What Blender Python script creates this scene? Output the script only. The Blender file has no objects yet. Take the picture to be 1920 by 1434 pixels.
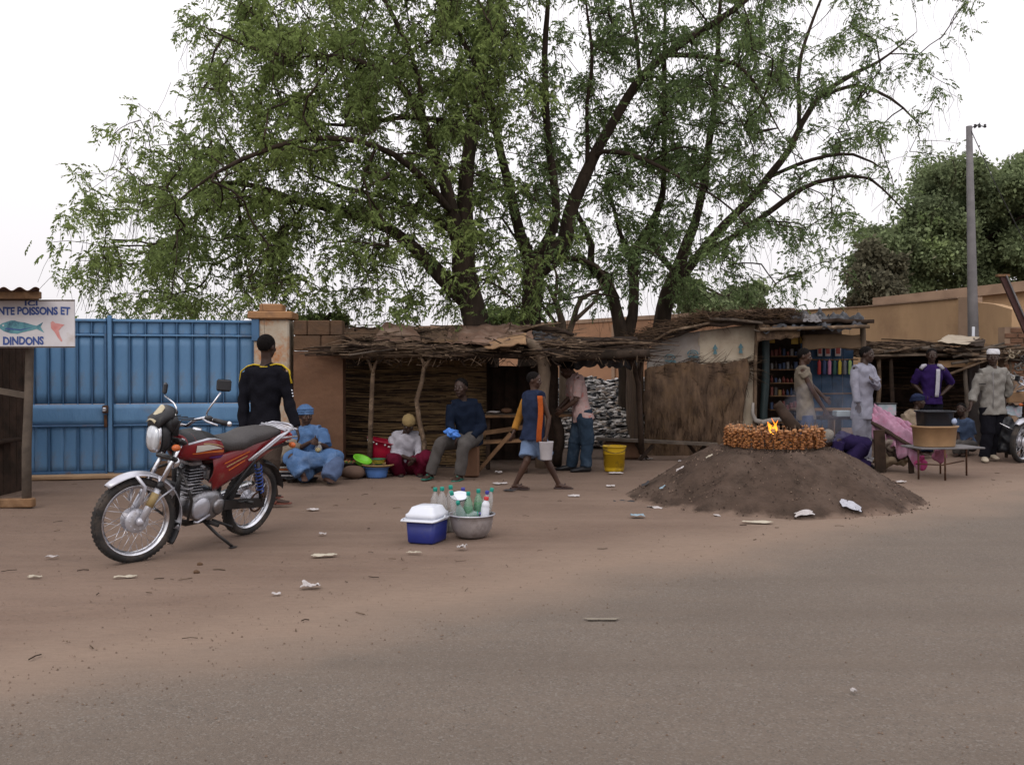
import bpy, math, random
import numpy as np
from mathutils import Vector, Matrix, noise
from mathutils.kdtree import KDTree
R = math.radians
random.seed(7); RNG = np.random.default_rng(7)
scene = bpy.context.scene
COL = scene.collection
# ------------------------------------------------------------------ camera, sky, sun
F = 1800.0; CAMZ = 1.4; PITCH = -math.atan(27.0/F)
cam_d = bpy.data.cameras.new('camera'); cam = bpy.data.objects.new('camera', cam_d); COL.objects.link(cam)
cam.location = (0, 0, CAMZ); cam.rotation_euler = (R(90)+PITCH, 0, 0)
cam_d.sensor_width = 36; cam_d.lens = F/1920*36; cam_d.clip_start = .05; cam_d.clip_end = 3000
scene.camera = cam
world = bpy.data.worlds.new("World"); scene.world = world; world.use_nodes = True
wn = world.node_tree; wn.nodes.clear()
wo = wn.nodes.new('ShaderNodeOutputWorld'); wb = wn.nodes.new('ShaderNodeBackground')
sky = wn.nodes.new('ShaderNodeTexSky'); sky.sky_type = 'NISHITA'; sky.sun_disc = False
SUN_EL, SUN_AZ = R(38), R(200)
sky.sun_elevation = SUN_EL; sky.sun_rotation = SUN_AZ
sky.dust_density = 6; sky.air_density = 1.2; sky.ozone_density = 1
wmix = wn.nodes.new('ShaderNodeMix'); wmix.data_type = 'RGBA'; wmix.inputs[0].default_value = .90
wn.links.new(sky.outputs[0], wmix.inputs[6]); _tc = wn.nodes.new('ShaderNodeTexCoord'); _sx = wn.nodes.new('ShaderNodeSeparateXYZ'); _rp = wn.nodes.new('ShaderNodeMapRange')
# overcast sky: brighter overhead than at the horizon
_rp.inputs[1].default_value = 0; _rp.inputs[2].default_value = 1; _rp.inputs[3].default_value = 9.7; _rp.inputs[4].default_value = 19.5
_vm = wn.nodes.new('ShaderNodeVectorMath'); _vm.operation = 'SCALE'; _vm.inputs[0].default_value = (1.0, .965, .99)
wn.links.new(_tc.outputs['Generated'], _sx.inputs[0]); wn.links.new(_sx.outputs[2], _rp.inputs[0]); wn.links.new(_rp.outputs[0], _vm.inputs['Scale']); wn.links.new(_vm.outputs[0], wmix.inputs[7])
wb.inputs[1].default_value = .1
wn.links.new(wmix.outputs[2], wb.inputs[0]); wn.links.new(wb.outputs[0], wo.inputs[0])
sun_d = bpy.data.lights.new('sun', 'SUN'); sun_d.energy = .6; sun_d.angle = R(25); sun_d.color = (1, .93, .84)
sun = bpy.data.objects.new('sun', sun_d); COL.objects.link(sun)
sd = Vector((math.sin(SUN_AZ)*math.cos(SUN_EL), math.cos(SUN_AZ)*math.cos(SUN_EL), math.sin(SUN_EL)))
sun.rotation_euler = sd.to_track_quat('Z', 'Y').to_euler()
vs = scene.view_settings; vs.view_transform = 'Standard'; vs.look = 'None'; vs.exposure = 0; vs.gamma = 1
scene.render.film_transparent = False
scene.cycles.max_bounces = 6; scene.cycles.transparent_max_bounces = 12

# ------------------------------------------------------------------ helpers
def P(px, py, d):
    u = (px-960)/F; v = (717-py)/F
    y = math.cos(PITCH)-math.sin(PITCH)*v; z = math.sin(PITCH)+math.cos(PITCH)*v
    return Vector((u/y*d, d, CAMZ+z/y*d))
def G(px, py):
    u = (px-960)/F; v = (717-py)/F
    y = math.cos(PITCH)-math.sin(PITCH)*v; z = math.sin(PITCH)+math.cos(PITCH)*v
    t = -CAMZ/z
    return Vector((u*t, y*t, 0))
def V(*a): return Vector(a)
def rv(a=1): return Vector((random.uniform(-a, a), random.uniform(-a, a), random.uniform(-a, a)))
U = random.uniform

class MB:
    def __init__(s): s.v = []; s.f = []; s.m = []; s.sm = []
    def add(s, vs, fs, mi=0, smooth=False):
        o = len(s.v); s.v += [Vector(q) for q in vs]
        for f in fs: s.f.append([i+o for i in f]); s.m.append(mi); s.sm.append(smooth)
        return s
    def box(s, c, size, rot=None, mi=0, taper=(1, 1)):
        hx, hy, hz = size[0]/2, size[1]/2, size[2]/2; vs = []
        for z in (-1, 1):
            t = taper if z > 0 else (1, 1)
            for x, y in ((-1, -1), (1, -1), (1, 1), (-1, 1)):
                q = Vector((x*hx*t[0], y*hy*t[1], z*hz))
                if rot is not None: q = rot @ q
                vs.append(Vector(c)+q)
        return s.add(vs, [(3, 2, 1, 0), (4, 5, 6, 7), (0, 1, 5, 4), (1, 2, 6, 5), (2, 3, 7, 6), (3, 0, 4, 7)], mi)
    def rbox(s, c, size, b=.01, rot=None, mi=0):
        "box with chamfered edges"
        hx, hy, hz = size[0]/2, size[1]/2, size[2]/2; b = min(b, hx*.9, hy*.9, hz*.9); rings = []
        def ring(x, y, z, bb):
            pts = [(x-bb, -y), (x, -y+bb), (x, y-bb), (x-bb, y), (-x+bb, y), (-x, y-bb), (-x, -y+bb), (-x+bb, -y)]
            return [Vector((a, q, z)) for a, q in pts]
        rings = [ring(hx-b, hy-b, -hz, b*.5), ring(hx, hy, -hz+b, b), ring(hx, hy, hz-b, b), ring(hx-b, hy-b, hz, b*.5)]
        vs = [q for r in rings for q in r]
        if rot is not None: vs = [rot @ q for q in vs]
        vs = [Vector(c)+q for q in vs]
        fs = [list(range(7, -1, -1)), list(range(24, 32))]
        for k in range(3):
            for i in range(8): fs.append((k*8+i, k*8+(i+1) % 8, (k+1)*8+(i+1) % 8, (k+1)*8+i))
        return s.add(vs, fs, mi)
    def bar(s, a, b, w, h, mi=0, up=(0, 0, 1)):
        a = Vector(a); b = Vector(b); d = (b-a); L = d.length; d.normalize(); u = Vector(up)
        if abs(d.dot(u)) > .95: u = Vector((0, 1, 0))
        sx = d.cross(u).normalized(); u = sx.cross(d)
        rot = Matrix((sx, d, u)).transposed()
        return s.box((a+b)/2, (w, L, h), rot, mi)
    def tube(s, pts, rad, n=8, cap=True, mi=0, smooth=True, flat=None):
        """flat=(axis,factor): squash the section along axis"""
        pts = [Vector(p) for p in pts]; k = len(pts)
        if not hasattr(rad, '__len__'): rad = [rad]*k
        if k < 2: return s
        T = []
        for i in range(k):
            t = pts[min(i+1, k-1)]-pts[max(i-1, 0)]
            T.append(t.normalized() if t.length > 1e-9 else Vector((0, 0, 1)))
        u = T[0].orthogonal().normalized(); vs = []
        for i in range(k):
            u = (u-T[i]*u.dot(T[i]))
            u = u.normalized() if u.length > 1e-6 else T[i].orthogonal().normalized()
            w = T[i].cross(u)
            for j in range(n):
                a = 2*math.pi*j/n; off = (u*math.cos(a)+w*math.sin(a))*rad[i]
                if flat: ax = Vector(flat[0]); off -= ax*off.dot(ax)*(1-flat[1])
                vs.append(pts[i]+off)
        fs = []
        for i in range(k-1):
            for j in range(n): fs.append((i*n+j, i*n+(j+1) % n, (i+1)*n+(j+1) % n, (i+1)*n+j))
        if cap: fs.append(list(range(n-1, -1, -1))); fs.append(list(range((k-1)*n, k*n)))
        return s.add(vs, fs, mi, smooth)
    def lathe(s, prof, c=(0, 0, 0), n=24, axis=None, mi=0, smooth=True, sx=1, sy=1, cap=False):
        """prof: (r,z) pairs"""
        vs = []; M = axis
        for r, z in prof:
            for j in range(n):
                a = 2*math.pi*j/n; q = Vector((math.cos(a)*r*sx, math.sin(a)*r*sy, z))
                if M is not None: q = M @ q
                vs.append(Vector(c)+q)
        fs = []
        for i in range(len(prof)-1):
            for j in range(n): fs.append((i*n+j, i*n+(j+1) % n, (i+1)*n+(j+1) % n, (i+1)*n+j))
        if cap: fs.append(list(range(n-1, -1, -1))); fs.append(list(range((len(prof)-1)*n, len(prof)*n)))
        return s.add(vs, fs, mi, smooth)
    def ball(s, c, r, n=12, m=8, rot=None, mi=0):
        if not hasattr(r, '__len__'): r = (r, r, r)
        vs = []; 
        for i in range(m+1):
            th = math.pi*i/m
            th = min(max(th, .02), math.pi-.02)
            for j in range(n):
                a = 2*math.pi*j/n
                q = Vector((r[0]*math.sin(th)*math.cos(a), r[1]*math.sin(th)*math.sin(a), -r[2]*math.cos(th)))
                if rot is not None: q = rot @ q
                vs.append(Vector(c)+q)
        fs = [(i*n+j, i*n+(j+1) % n, (i+1)*n+(j+1) % n, (i+1)*n+j) for i in range(m) for j in range(n)]
        fs.append(list(range(n-1, -1, -1))); fs.append(list(range(m*n, m*n+n)))
        return s.add(vs, fs, mi, True)
    def loft(s, secs, n=16, mi=0, smooth=True, cap=True, pw=1.0):
        """secs: (centre, axis_a vector, axis_b vector) - radii are the vectors' lengths; pw<1 squarer"""
        vs = []
        for c, a, b in secs:
            c = Vector(c); a = Vector(a); b = Vector(b)
            for j in range(n):
                t = 2*math.pi*j/n; ca, sa = math.cos(t), math.sin(t)
                vs.append(c+a*math.copysign(abs(ca)**pw, ca)+b*math.copysign(abs(sa)**pw, sa))
        fs = [(i*n+j, i*n+(j+1) % n, (i+1)*n+(j+1) % n, (i+1)*n+j) for i in range(len(secs)-1) for j in range(n)]
        if cap: fs.append(list(range(n-1, -1, -1))); fs.append(list(range((len(secs)-1)*n, len(secs)*n)))
        return s.add(vs, fs, mi, smooth)
    def sheet(s, fn, nu, nv, th=0, mi=0, smooth=True):
        """fn(u,v)->point, optional thickness downwards along the normal"""
        g = [[Vector(fn(i/nu, j/nv)) for j in range(nv+1)] for i in range(nu+1)]
        W = nv+1; top = [q for r in g for q in r]
        fs = [(i*W+j, (i+1)*W+j, (i+1)*W+j+1, i*W+j+1) for i in range(nu) for j in range(nv)]
        if not th: return s.add(top, fs, mi, smooth)
        bot = []
        for i in range(nu+1):
            for j in range(nv+1):
                a = g[min(i+1, nu)][j]-g[max(i-1, 0)][j]; b = g[i][min(j+1, nv)]-g[i][max(j-1, 0)]
                nn = a.cross(b); nn = nn.normalized() if nn.length > 1e-9 else Vector((0, 0, 1))
                bot.append(g[i][j]-nn*th)
        N = len(top); fb = [tuple(N+k for k in reversed(f)) for f in fs]
        ed = []
        for i in range(nu): ed += [(i*W, N+i*W, N+(i+1)*W, (i+1)*W), (i*W+nv, (i+1)*W+nv, N+(i+1)*W+nv, N+i*W+nv)]
        for j in range(nv): ed += [(j, j+1, N+j+1, N+j), (nu*W+j, N+nu*W+j, N+nu*W+j+1, nu*W+j+1)]
        return s.add(top+bot, fs+fb+ed, mi, smooth)
    def xf(s, M):
        s.v = [M @ q for q in s.v]; return s
    def mesh(s, name, shift=None):
        me = bpy.data.meshes.new(name)
        vs = s.v if shift is None else [q-shift for q in s.v]
        me.from_pydata([tuple(q) for q in vs], [], s.f)
        me.polygons.foreach_set('material_index', s.m); me.polygons.foreach_set('use_smooth', s.sm)
        me.update(); return me
    def build(s, name, mats, parent=None, world=False, label=None, **kw):
        if not isinstance(mats, (list, tuple)): mats = [mats]
        if parent is None:
            xs = [q.x for q in s.v]; ys = [q.y for q in s.v]; zs = [q.z for q in s.v]
            o0 = Vector(((min(xs)+max(xs))/2, (min(ys)+max(ys))/2, min(zs)))
        elif world: o0 = chain(parent)
        else: o0 = None
        me = s.mesh(name, o0)
        for m in mats: me.materials.append(m)
        o = bpy.data.objects.new(name, me); COL.objects.link(o)
        if parent is None: o.location = o0
        else: o.parent = parent
        if label: o['label'] = label
        for k, q in kw.items(): o[k] = q
        return o
def chain(o):
    t = Vector((0, 0, 0))
    while o is not None: t += o.location; o = o.parent
    return t
def thing(name, label, cat, loc=(0, 0, 0), rz=0, group=None):
    o = bpy.data.objects.new(name, None); COL.objects.link(o); o.empty_display_size = .1
    o.location = loc; o.rotation_euler = (0, 0, rz); o['label'] = label; o['category'] = cat
    if group: o['group'] = group
    return o
def tag(o, label, cat, group=None):
    o['label'] = label; o['category'] = cat
    if group: o['group'] = group
    return o
def structure(o): o['kind'] = 'structure'; return o
def dup(o, loc=None, rz=None, label=None, parent=None):
    c = o.copy(); COL.objects.link(c); c.parent = parent
    if loc is not None: c.location = loc
    if rz is not None: c.rotation_euler = (c.rotation_euler[0], c.rotation_euler[1], rz)
    if label: c['label'] = label
    for ch in [q for q in COL.objects if q.parent == o]: dup(ch, parent=c)
    return c

def mat(name, c1, c2=None, scale=4, rough=.8, bump=0, bscale=None, metal=0, detail=4, stretch=(1, 1, 1), spec=.35,
        c3=None, c3scale=1.2, c3at=(.5, .65), coat=0, alpha=None, sss=0, trans=0, gen=False, lo=.35, hi=.65):
    m = bpy.data.materials.new(name); m.use_nodes = True; nt = m.node_tree; N = nt.nodes; L = nt.links
    if rough >= .8 and spec == .35: spec = .08
    b = N['Principled BSDF']; b.inputs['Roughness'].default_value = rough; b.inputs['Metallic'].default_value = metal
    b.inputs['Specular IOR Level'].default_value = spec; b.inputs['Coat Weight'].default_value = coat
    if trans: b.inputs['Transmission Weight'].default_value = trans; b.inputs['IOR'].default_value = 1.3
    c2 = c2 or tuple(q*.8 for q in c1)
    tc = N.new('ShaderNodeTexCoord'); mp = N.new('ShaderNodeMapping'); mp.inputs['Scale'].default_value = stretch
    L.new(tc.outputs['Object'], mp.inputs[0])
    nz = N.new('ShaderNodeTexNoise'); nz.inputs['Scale'].default_value = scale; nz.inputs['Detail'].default_value = detail
    nz.inputs['Roughness'].default_value = .6
    L.new(mp.outputs[0], nz.inputs['Vector'])
    rp = N.new('ShaderNodeValToRGB'); rp.color_ramp.elements[0].position = lo; rp.color_ramp.elements[1].position = hi
    rp.color_ramp.elements[0].color = (*c2, 1); rp.color_ramp.elements[1].color = (*c1, 1)
    L.new(nz.outputs[0], rp.inputs[0]); out = rp.outputs[0]
    if c3:
        n3 = N.new('ShaderNodeTexNoise'); n3.inputs['Scale'].default_value = c3scale; n3.inputs['Detail'].default_value = 6
        n3.inputs['Roughness'].default_value = .7
        L.new(tc.outputs['Object'], n3.inputs['Vector'])
        r3 = N.new('ShaderNodeMapRange'); r3.inputs[1].default_value = c3at[0]; r3.inputs[2].default_value = c3at[1]
        L.new(n3.outputs[0], r3.inputs[0])
        mx = N.new('ShaderNodeMix'); mx.data_type = 'RGBA'; L.new(r3.outputs[0], mx.inputs[0]); L.new(out, mx.inputs[6])
        mx.inputs[7].default_value = (*c3, 1); out = mx.outputs[2]
    L.new(out, b.inputs['Base Color'])
    if bump:
        nb = N.new('ShaderNodeTexNoise'); nb.inputs['Scale'].default_value = bscale or scale*3; nb.inputs['Detail'].default_value = 6
        L.new(mp.outputs[0], nb.inputs['Vector'])
        bp = N.new('ShaderNodeBump'); bp.inputs['Strength'].default_value = bump; bp.inputs['Distance'].default_value = .02
        L.new(nb.outputs[0], bp.inputs['Height']); L.new(bp.outputs[0], b.inputs['Normal'])
    if alpha is not None: b.inputs['Alpha'].default_value = alpha
    return m
def leafmat(name, c1, c2, c3=None, tr=.35, scale=.6):
    m = bpy.data.materials.new(name); m.use_nodes = True; nt = m.node_tree; N = nt.nodes; L = nt.links; N.clear()
    o = N.new('ShaderNodeOutputMaterial'); d = N.new('ShaderNodeBsdfDiffuse'); t = N.new('ShaderNodeBsdfTranslucent')
    mx = N.new('ShaderNodeMixShader'); mx.inputs[0].default_value = tr
    tc = N.new('ShaderNodeTexCoord'); nz = N.new('ShaderNodeTexNoise'); nz.inputs['Scale'].default_value = scale; nz.inputs['Detail'].default_value = 5
    L.new(tc.outputs['Object'], nz.inputs['Vector'])
    rp = N.new('ShaderNodeValToRGB'); e = rp.color_ramp.elements; e[0].position = .35; e[1].position = .62
    e[0].color = (*c2, 1); e[1].color = (*c1, 1)
    if c3: q = e.new(.78); q.color = (*c3, 1)
    gi = N.new('ShaderNodeNewGeometry')
    hs = N.new('ShaderNodeHueSaturation'); mr = N.new('ShaderNodeMapRange'); mr.inputs[3].default_value = .6; mr.inputs[4].default_value = 1.5
    L.new(gi.outputs['Random Per Island'], mr.inputs[0]); L.new(mr.outputs[0], hs.inputs['Value'])
    L.new(nz.outputs[0], rp.inputs[0]); L.new(rp.outputs[0], hs.inputs['Color'])
    L.new(hs.outputs[0], d.inputs[0]); L.new(hs.outputs[0], t.inputs[0])
    L.new(d.outputs[0], mx.inputs[1]); L.new(t.outputs[0], mx.inputs[2]); L.new(mx.outputs[0], o.inputs[0])
    return m
def npmesh(name, verts, quads, mats, parent=None, smooth=False, **kw):
    """verts (N,3), quads (M,4) numpy arrays; world coordinates, shifted to the parent's origin"""
    if parent is not None: verts = verts-np.array(chain(parent))
    me = bpy.data.meshes.new(name); k = quads.shape[1]
    me.vertices.add(len(verts)); me.vertices.foreach_set('co', verts.astype(np.float32).ravel())
    me.loops.add(quads.size); me.loops.foreach_set('vertex_index', quads.astype(np.int32).ravel())
    me.polygons.add(len(quads)); me.polygons.foreach_set('loop_start', np.arange(0, quads.size, k, dtype=np.int32))
    me.polygons.foreach_set('loop_total', np.full(len(quads), k, np.int32))
    if smooth: me.polygons.foreach_set('use_smooth', np.ones(len(quads), bool))
    me.update(calc_edges=True); me.validate()
    for m in (mats if isinstance(mats, (list, tuple)) else [mats]): me.materials.append(m)
    o = bpy.data.objects.new(name, me); COL.objects.link(o); o.parent = parent
    for a, b in kw.items(): o[a] = b
    return o
def vox(mb, name, mats, parent, size=.01, it=4, disp=0, dscale=8, seed=0, world=True, smooth_f=.5):
    """weld the pieces of mb into ONE continuous surface (voxel remesh), smooth, wrinkle it"""
    tmp = mb.build('tmp_'+name, mats, parent, world=world)
    a = tmp.modifiers.new('r', 'REMESH'); a.mode = 'VOXEL'; a.voxel_size = size
    b = tmp.modifiers.new('s', 'SMOOTH'); b.iterations = it; b.factor = smooth_f
    dg = bpy.context.evaluated_depsgraph_get()
    me = bpy.data.meshes.new_from_object(tmp.evaluated_get(dg)); me.name = name; loc_ = tmp.location.copy()
    bpy.data.objects.remove(tmp)
    if disp:
        n = len(me.vertices); co = np.empty(n*3); no = np.empty(n*3)
        me.vertices.foreach_get('co', co); me.vertices.foreach_get('normal', no)
        co = co.reshape(-1, 3); no = no.reshape(-1, 3)
        x, y, z = (co*dscale+seed*3.7).T
        w = (np.sin(x*1.7+2.1*np.sin(z*1.3+y))*.5+np.sin(z*2.9+1.7*np.sin(x*2.1-y*1.4))*.6+np.sin(y*2.3+z*1.1+2*np.sin(x*.9))*.4)
        co += no*(w*disp)[:, None]
        me.vertices.foreach_set('co', co.ravel())
    me.polygons.foreach_set('use_smooth', np.ones(len(me.polygons), bool)); me.update()
    if not me.materials:
        me.materials.append(mats)
    o = bpy.data.objects.new(name, me); COL.objects.link(o); o.parent = parent
    if parent is None: o.location = loc_
    return o
def text_mb(txt, size, depth=.004, bold=.0, font_sx=1.0):
    c = bpy.data.curves.new('t', 'FONT'); c.body = txt; c.size = size; c.extrude = depth/2; c.offset = bold; c.align_x = 'LEFT'
    c.resolution_u = 3
    o = bpy.data.objects.new('t', c); COL.objects.link(o)
    dg = bpy.context.evaluated_depsgraph_get(); me = bpy.data.meshes.new_from_object(o.evaluated_get(dg))
    mb = MB(); mb.add([Vector((v.co.x*font_sx, v.co.y, v.co.z)) for v in me.vertices], [tuple(p.vertices) for p in me.polygons])
    bpy.data.objects.remove(o); return mb

# ------------------------------------------------------------------ shared materials
M = {}
M['blue_paint'] = mat('blue_paint', (.105, .225, .39), (.080, .18, .325), 3, .5, .25, 30, c3=(.13, .15, .18), c3scale=2.1, c3at=(.54, .74), stretch=(1, 1, .35))
M['blue_dark'] = mat('blue_dark', (.05, .125, .24), (.036, .09, .175), 5, .55, .2, c3=(.12, .07, .045), c3scale=4, c3at=(.6, .75))
M['rust'] = mat('rust', (.10, .05, .03), (.05, .03, .022), 9, .9, .4)
M['plaster_cream'] = mat('plaster_cream', (.42, .37, .30), (.34, .27, .20), 3, .9, .3, 18, c3=(.36, .17, .08), c3scale=2.2, c3at=(.47, .6))
M['plaster_ochre'] = mat('plaster_ochre', (.36, .20, .10), (.27, .15, .08), 4, .9, .3, 20, c3=(.16, .10, .07), c3scale=3, c3at=(.5, .75))
M['mud_wall'] = mat('mud_wall', (.150, .083, .052), (.115, .065, .042), 2.2, .95, .5, 14, c3=(.10, .06, .045), c3scale=1.4, c3at=(.52, .75))
M['mud_block'] = mat('mud_block', (.125, .075, .047), (.09, .056, .036), 4, .95, .6, 22, c3=(.08, .055, .04), c3scale=3, c3at=(.5, .75))
M['wall_tan'] = mat('wall_tan', (.42, .28, .165), (.34, .225, .135), 1.2, .95, .35, 10, stretch=(1, 1, .3), c3=(.25, .16, .10), c3scale=.8, c3at=(.5, .75))
M['wall_orange'] = mat('wall_orange', (.34, .19, .115), (.27, .155, .095), 1.2, .95, .35, 10, c3=(.19, .12, .08), c3scale=.9, c3at=(.5, .75))
M['wall_cap'] = mat('wall_cap', (.30, .21, .15), (.23, .16, .115), 2, .95, .3)
M['bark'] = mat('bark', (.055, .040, .031), (.026, .020, .016), 6, .95, .9, 16, stretch=(1, 1, .3))
M['bark_pale'] = mat('bark_pale', (.16, .12, .09), (.09, .07, .052), 6, .95, .6, 16, stretch=(1, 1, .3))
M['stick'] = mat('stick', (.15, .105, .072), (.06, .042, .03), 7, .9, .5, c3=(.27, .20, .14), c3scale=5, c3at=(.55, .7))
M['stick_dark'] = mat('stick_dark', (.05, .034, .026), (.022, .016, .013), 7, .9, .5)
M['stalk'] = mat('stalk', (.22, .145, .075), (.075, .048, .027), 3, .85, .4, stretch=(1, 1, 8), c3=(.30, .20, .10), c3scale=9, c3at=(.6, .75))
M['thatch'] = mat('thatch', (.125, .082, .054), (.055, .037, .027), 3.5, .95, .8, 24, stretch=(3, 3, .7), c3=(.12, .075, .04), c3scale=1.6, c3at=(.52, .75))
M['sack'] = mat('sack', (.40, .345, .27), (.31, .26, .20), 2, .8, .3, 14, c3=(.22, .16, .12), c3scale=1.6, c3at=(.5, .75))
M['sack_white'] = mat('sack_white', (.31, .285, .265), (.23, .21, .195), 2, .8, .3, 14, c3=(.24, .19, .155), c3scale=1.7, c3at=(.5, .75))
M['tarp_dark'] = mat('tarp_dark', (.05, .052, .06), (.022, .022, .026), 4, .6, .5, 10, c3=(.14, .13, .13), c3scale=3, c3at=(.58, .7))
M['cardboard'] = mat('cardboard', (.30, .19, .105), (.22, .135, .08), 3, .9, .2, c3=(.15, .10, .07), c3scale=2, c3at=(.5, .75))
M['tin_rust'] = mat('tin_rust', (.17, .105, .075), (.10, .062, .046), 3, .8, .35, c3=(.26, .19, .15), c3scale=2, c3at=(.5, .7))
M['wood'] = mat('wood', (.20, .115, .062), (.10, .06, .036), 5, .8, .4, stretch=(1, 1, 1), c3=(.27, .17, .10), c3scale=3, c3at=(.55, .75))
M['wood_grey'] = mat('wood_grey', (.13, .105, .085), (.075, .062, .052), 5, .85, .4)
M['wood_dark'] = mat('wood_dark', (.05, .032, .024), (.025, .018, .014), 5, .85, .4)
M['concrete'] = mat('concrete', (.19, .18, .185), (.13, .125, .13), 3, .85, .3, 30)
M['skin'] = mat('skin', (.040, .021, .015), (.030, .016, .012), 6, .5, .04, 20, spec=.3)
M['skin_mid'] = mat('skin_mid', (.060, .030, .020), (.045, .023, .016), 6, .5, .04, 20, spec=.3)
M['hair'] = mat('hair', (.012, .010, .010), (.006, .005, .005), 60, .9, .9, 140)
M['eye'] = mat('eye', (.20, .17, .15), (.17, .15, .13), 3, .3)
M['chrome'] = mat('chrome', (.72, .73, .78), (.52, .53, .57), 8, .24, metal=1, c3=(.30, .25, .21), c3scale=9, c3at=(.5, .75))
M['alu'] = mat('alu', (.30, .30, .32), (.19, .19, .205), 9, .38, .2, 40, metal=.85, c3=(.20, .17, .15), c3scale=6, c3at=(.52, .75))
M['silver_paint'] = mat('silver_paint', (.52, .53, .58), (.42, .42, .47), 8, .3, metal=.5, c3=(.27, .23, .2), c3scale=5, c3at=(.56, .8))
M['black_plastic'] = mat('black_plastic', (.018, .018, .021), (.011, .011, .013), 6, .45, .1)
M['black_metal'] = mat('black_metal', (.02, .019, .02), (.012, .012, .013), 6, .4, .1, c3=(.08, .06, .05), c3scale=6, c3at=(.55, .8))
M['rubber'] = mat('rubber', (.042, .040, .040), (.028, .027, .027), 8, .85, .3, 60, c3=(.10, .08, .065), c3scale=5, c3at=(.5, .75))
M['red_paint'] = mat('red_paint', (.20, .008, .014), (.15, .007, .010), 4, .32, coat=.35, c3=(.20, .10, .07), c3scale=7, c3at=(.55, .8))
M['white_plastic'] = mat('white_plastic', (.66, .69, .76), (.58, .61, .68), 3, .35, .05, c3=(.45, .41, .38), c3scale=4, c3at=(.6, .85))
M['cooler_blue'] = mat('cooler_blue', (.020, .030, .19), (.015, .022, .14), 3, .4, .1, c3=(.07, .06, .12), c3scale=4, c3at=(.6, .85))
M['paper'] = mat('paper', (.50, .48, .49), (.36, .33, .32), 14, .8, .3, c3=(.30, .24, .2), c3scale=20, c3at=(.55, .8))
def plain(name, c, rough=.7, **k): 
    if name not in M: M[name] = mat(name, c, tuple(q*.78 for q in c), k.pop('scale', 5), rough, k.pop('bump', .15), **k)
    return M[name]
# ------------------------------------------------------------------ ground and road
E0 = G(0, 1262); E1 = G(1920, 912); RD = (E1-E0).normalized(); RN = Vector((RD.y, -RD.x, 0))   # RN points onto the road (to the camera)
def road_s(x, y): return (x-E0.x)*RN.x+(y-E0.y)*RN.y
def axis_steps(a, b, n, far):
    core = list(np.linspace(a, b, n)); lo = []; hi = []; s = (b-a)/n; q = a
    while q > -far: s *= 1.35; q -= s; lo.append(q)
    s = (b-a)/n; q = b
    while q < far: s *= 1.35; q += s; hi.append(q)
    return np.array(lo[::-1]+core+hi)
xs = axis_steps(-9, 13, 330, 900); ys = axis_steps(1.5, 24, 330, 900)
X, Y = np.meshgrid(xs, ys, indexing='ij')
Z = np.zeros_like(X)
for i in range(X.shape[0]):
    for j in range(X.shape[1]):
        x, y = X[i, j], Y[i, j]
        if -10 < x < 14 and 1 < y < 25:
            Z[i, j] = noise.noise((x*.7, y*.7, 0))*.012+noise.noise((x*2.6, y*2.6, 3))*.008+noise.noise((x*9, y*9, 5))*.003-.006
S = (X-E0.x)*RN.x+(Y-E0.y)*RN.y
k = np.clip((S+.7)/.7, 0, 1); Z = Z*(1-k)-.008*k; Z = np.minimum(Z, .008)
W_ = X.shape[1]; idx = np.arange(X.size).reshape(X.shape)
q = np.stack([idx[:-1, :-1], idx[1:, :-1], idx[1:, 1:], idx[:-1, 1:]], -1).reshape(-1, 4)

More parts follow.
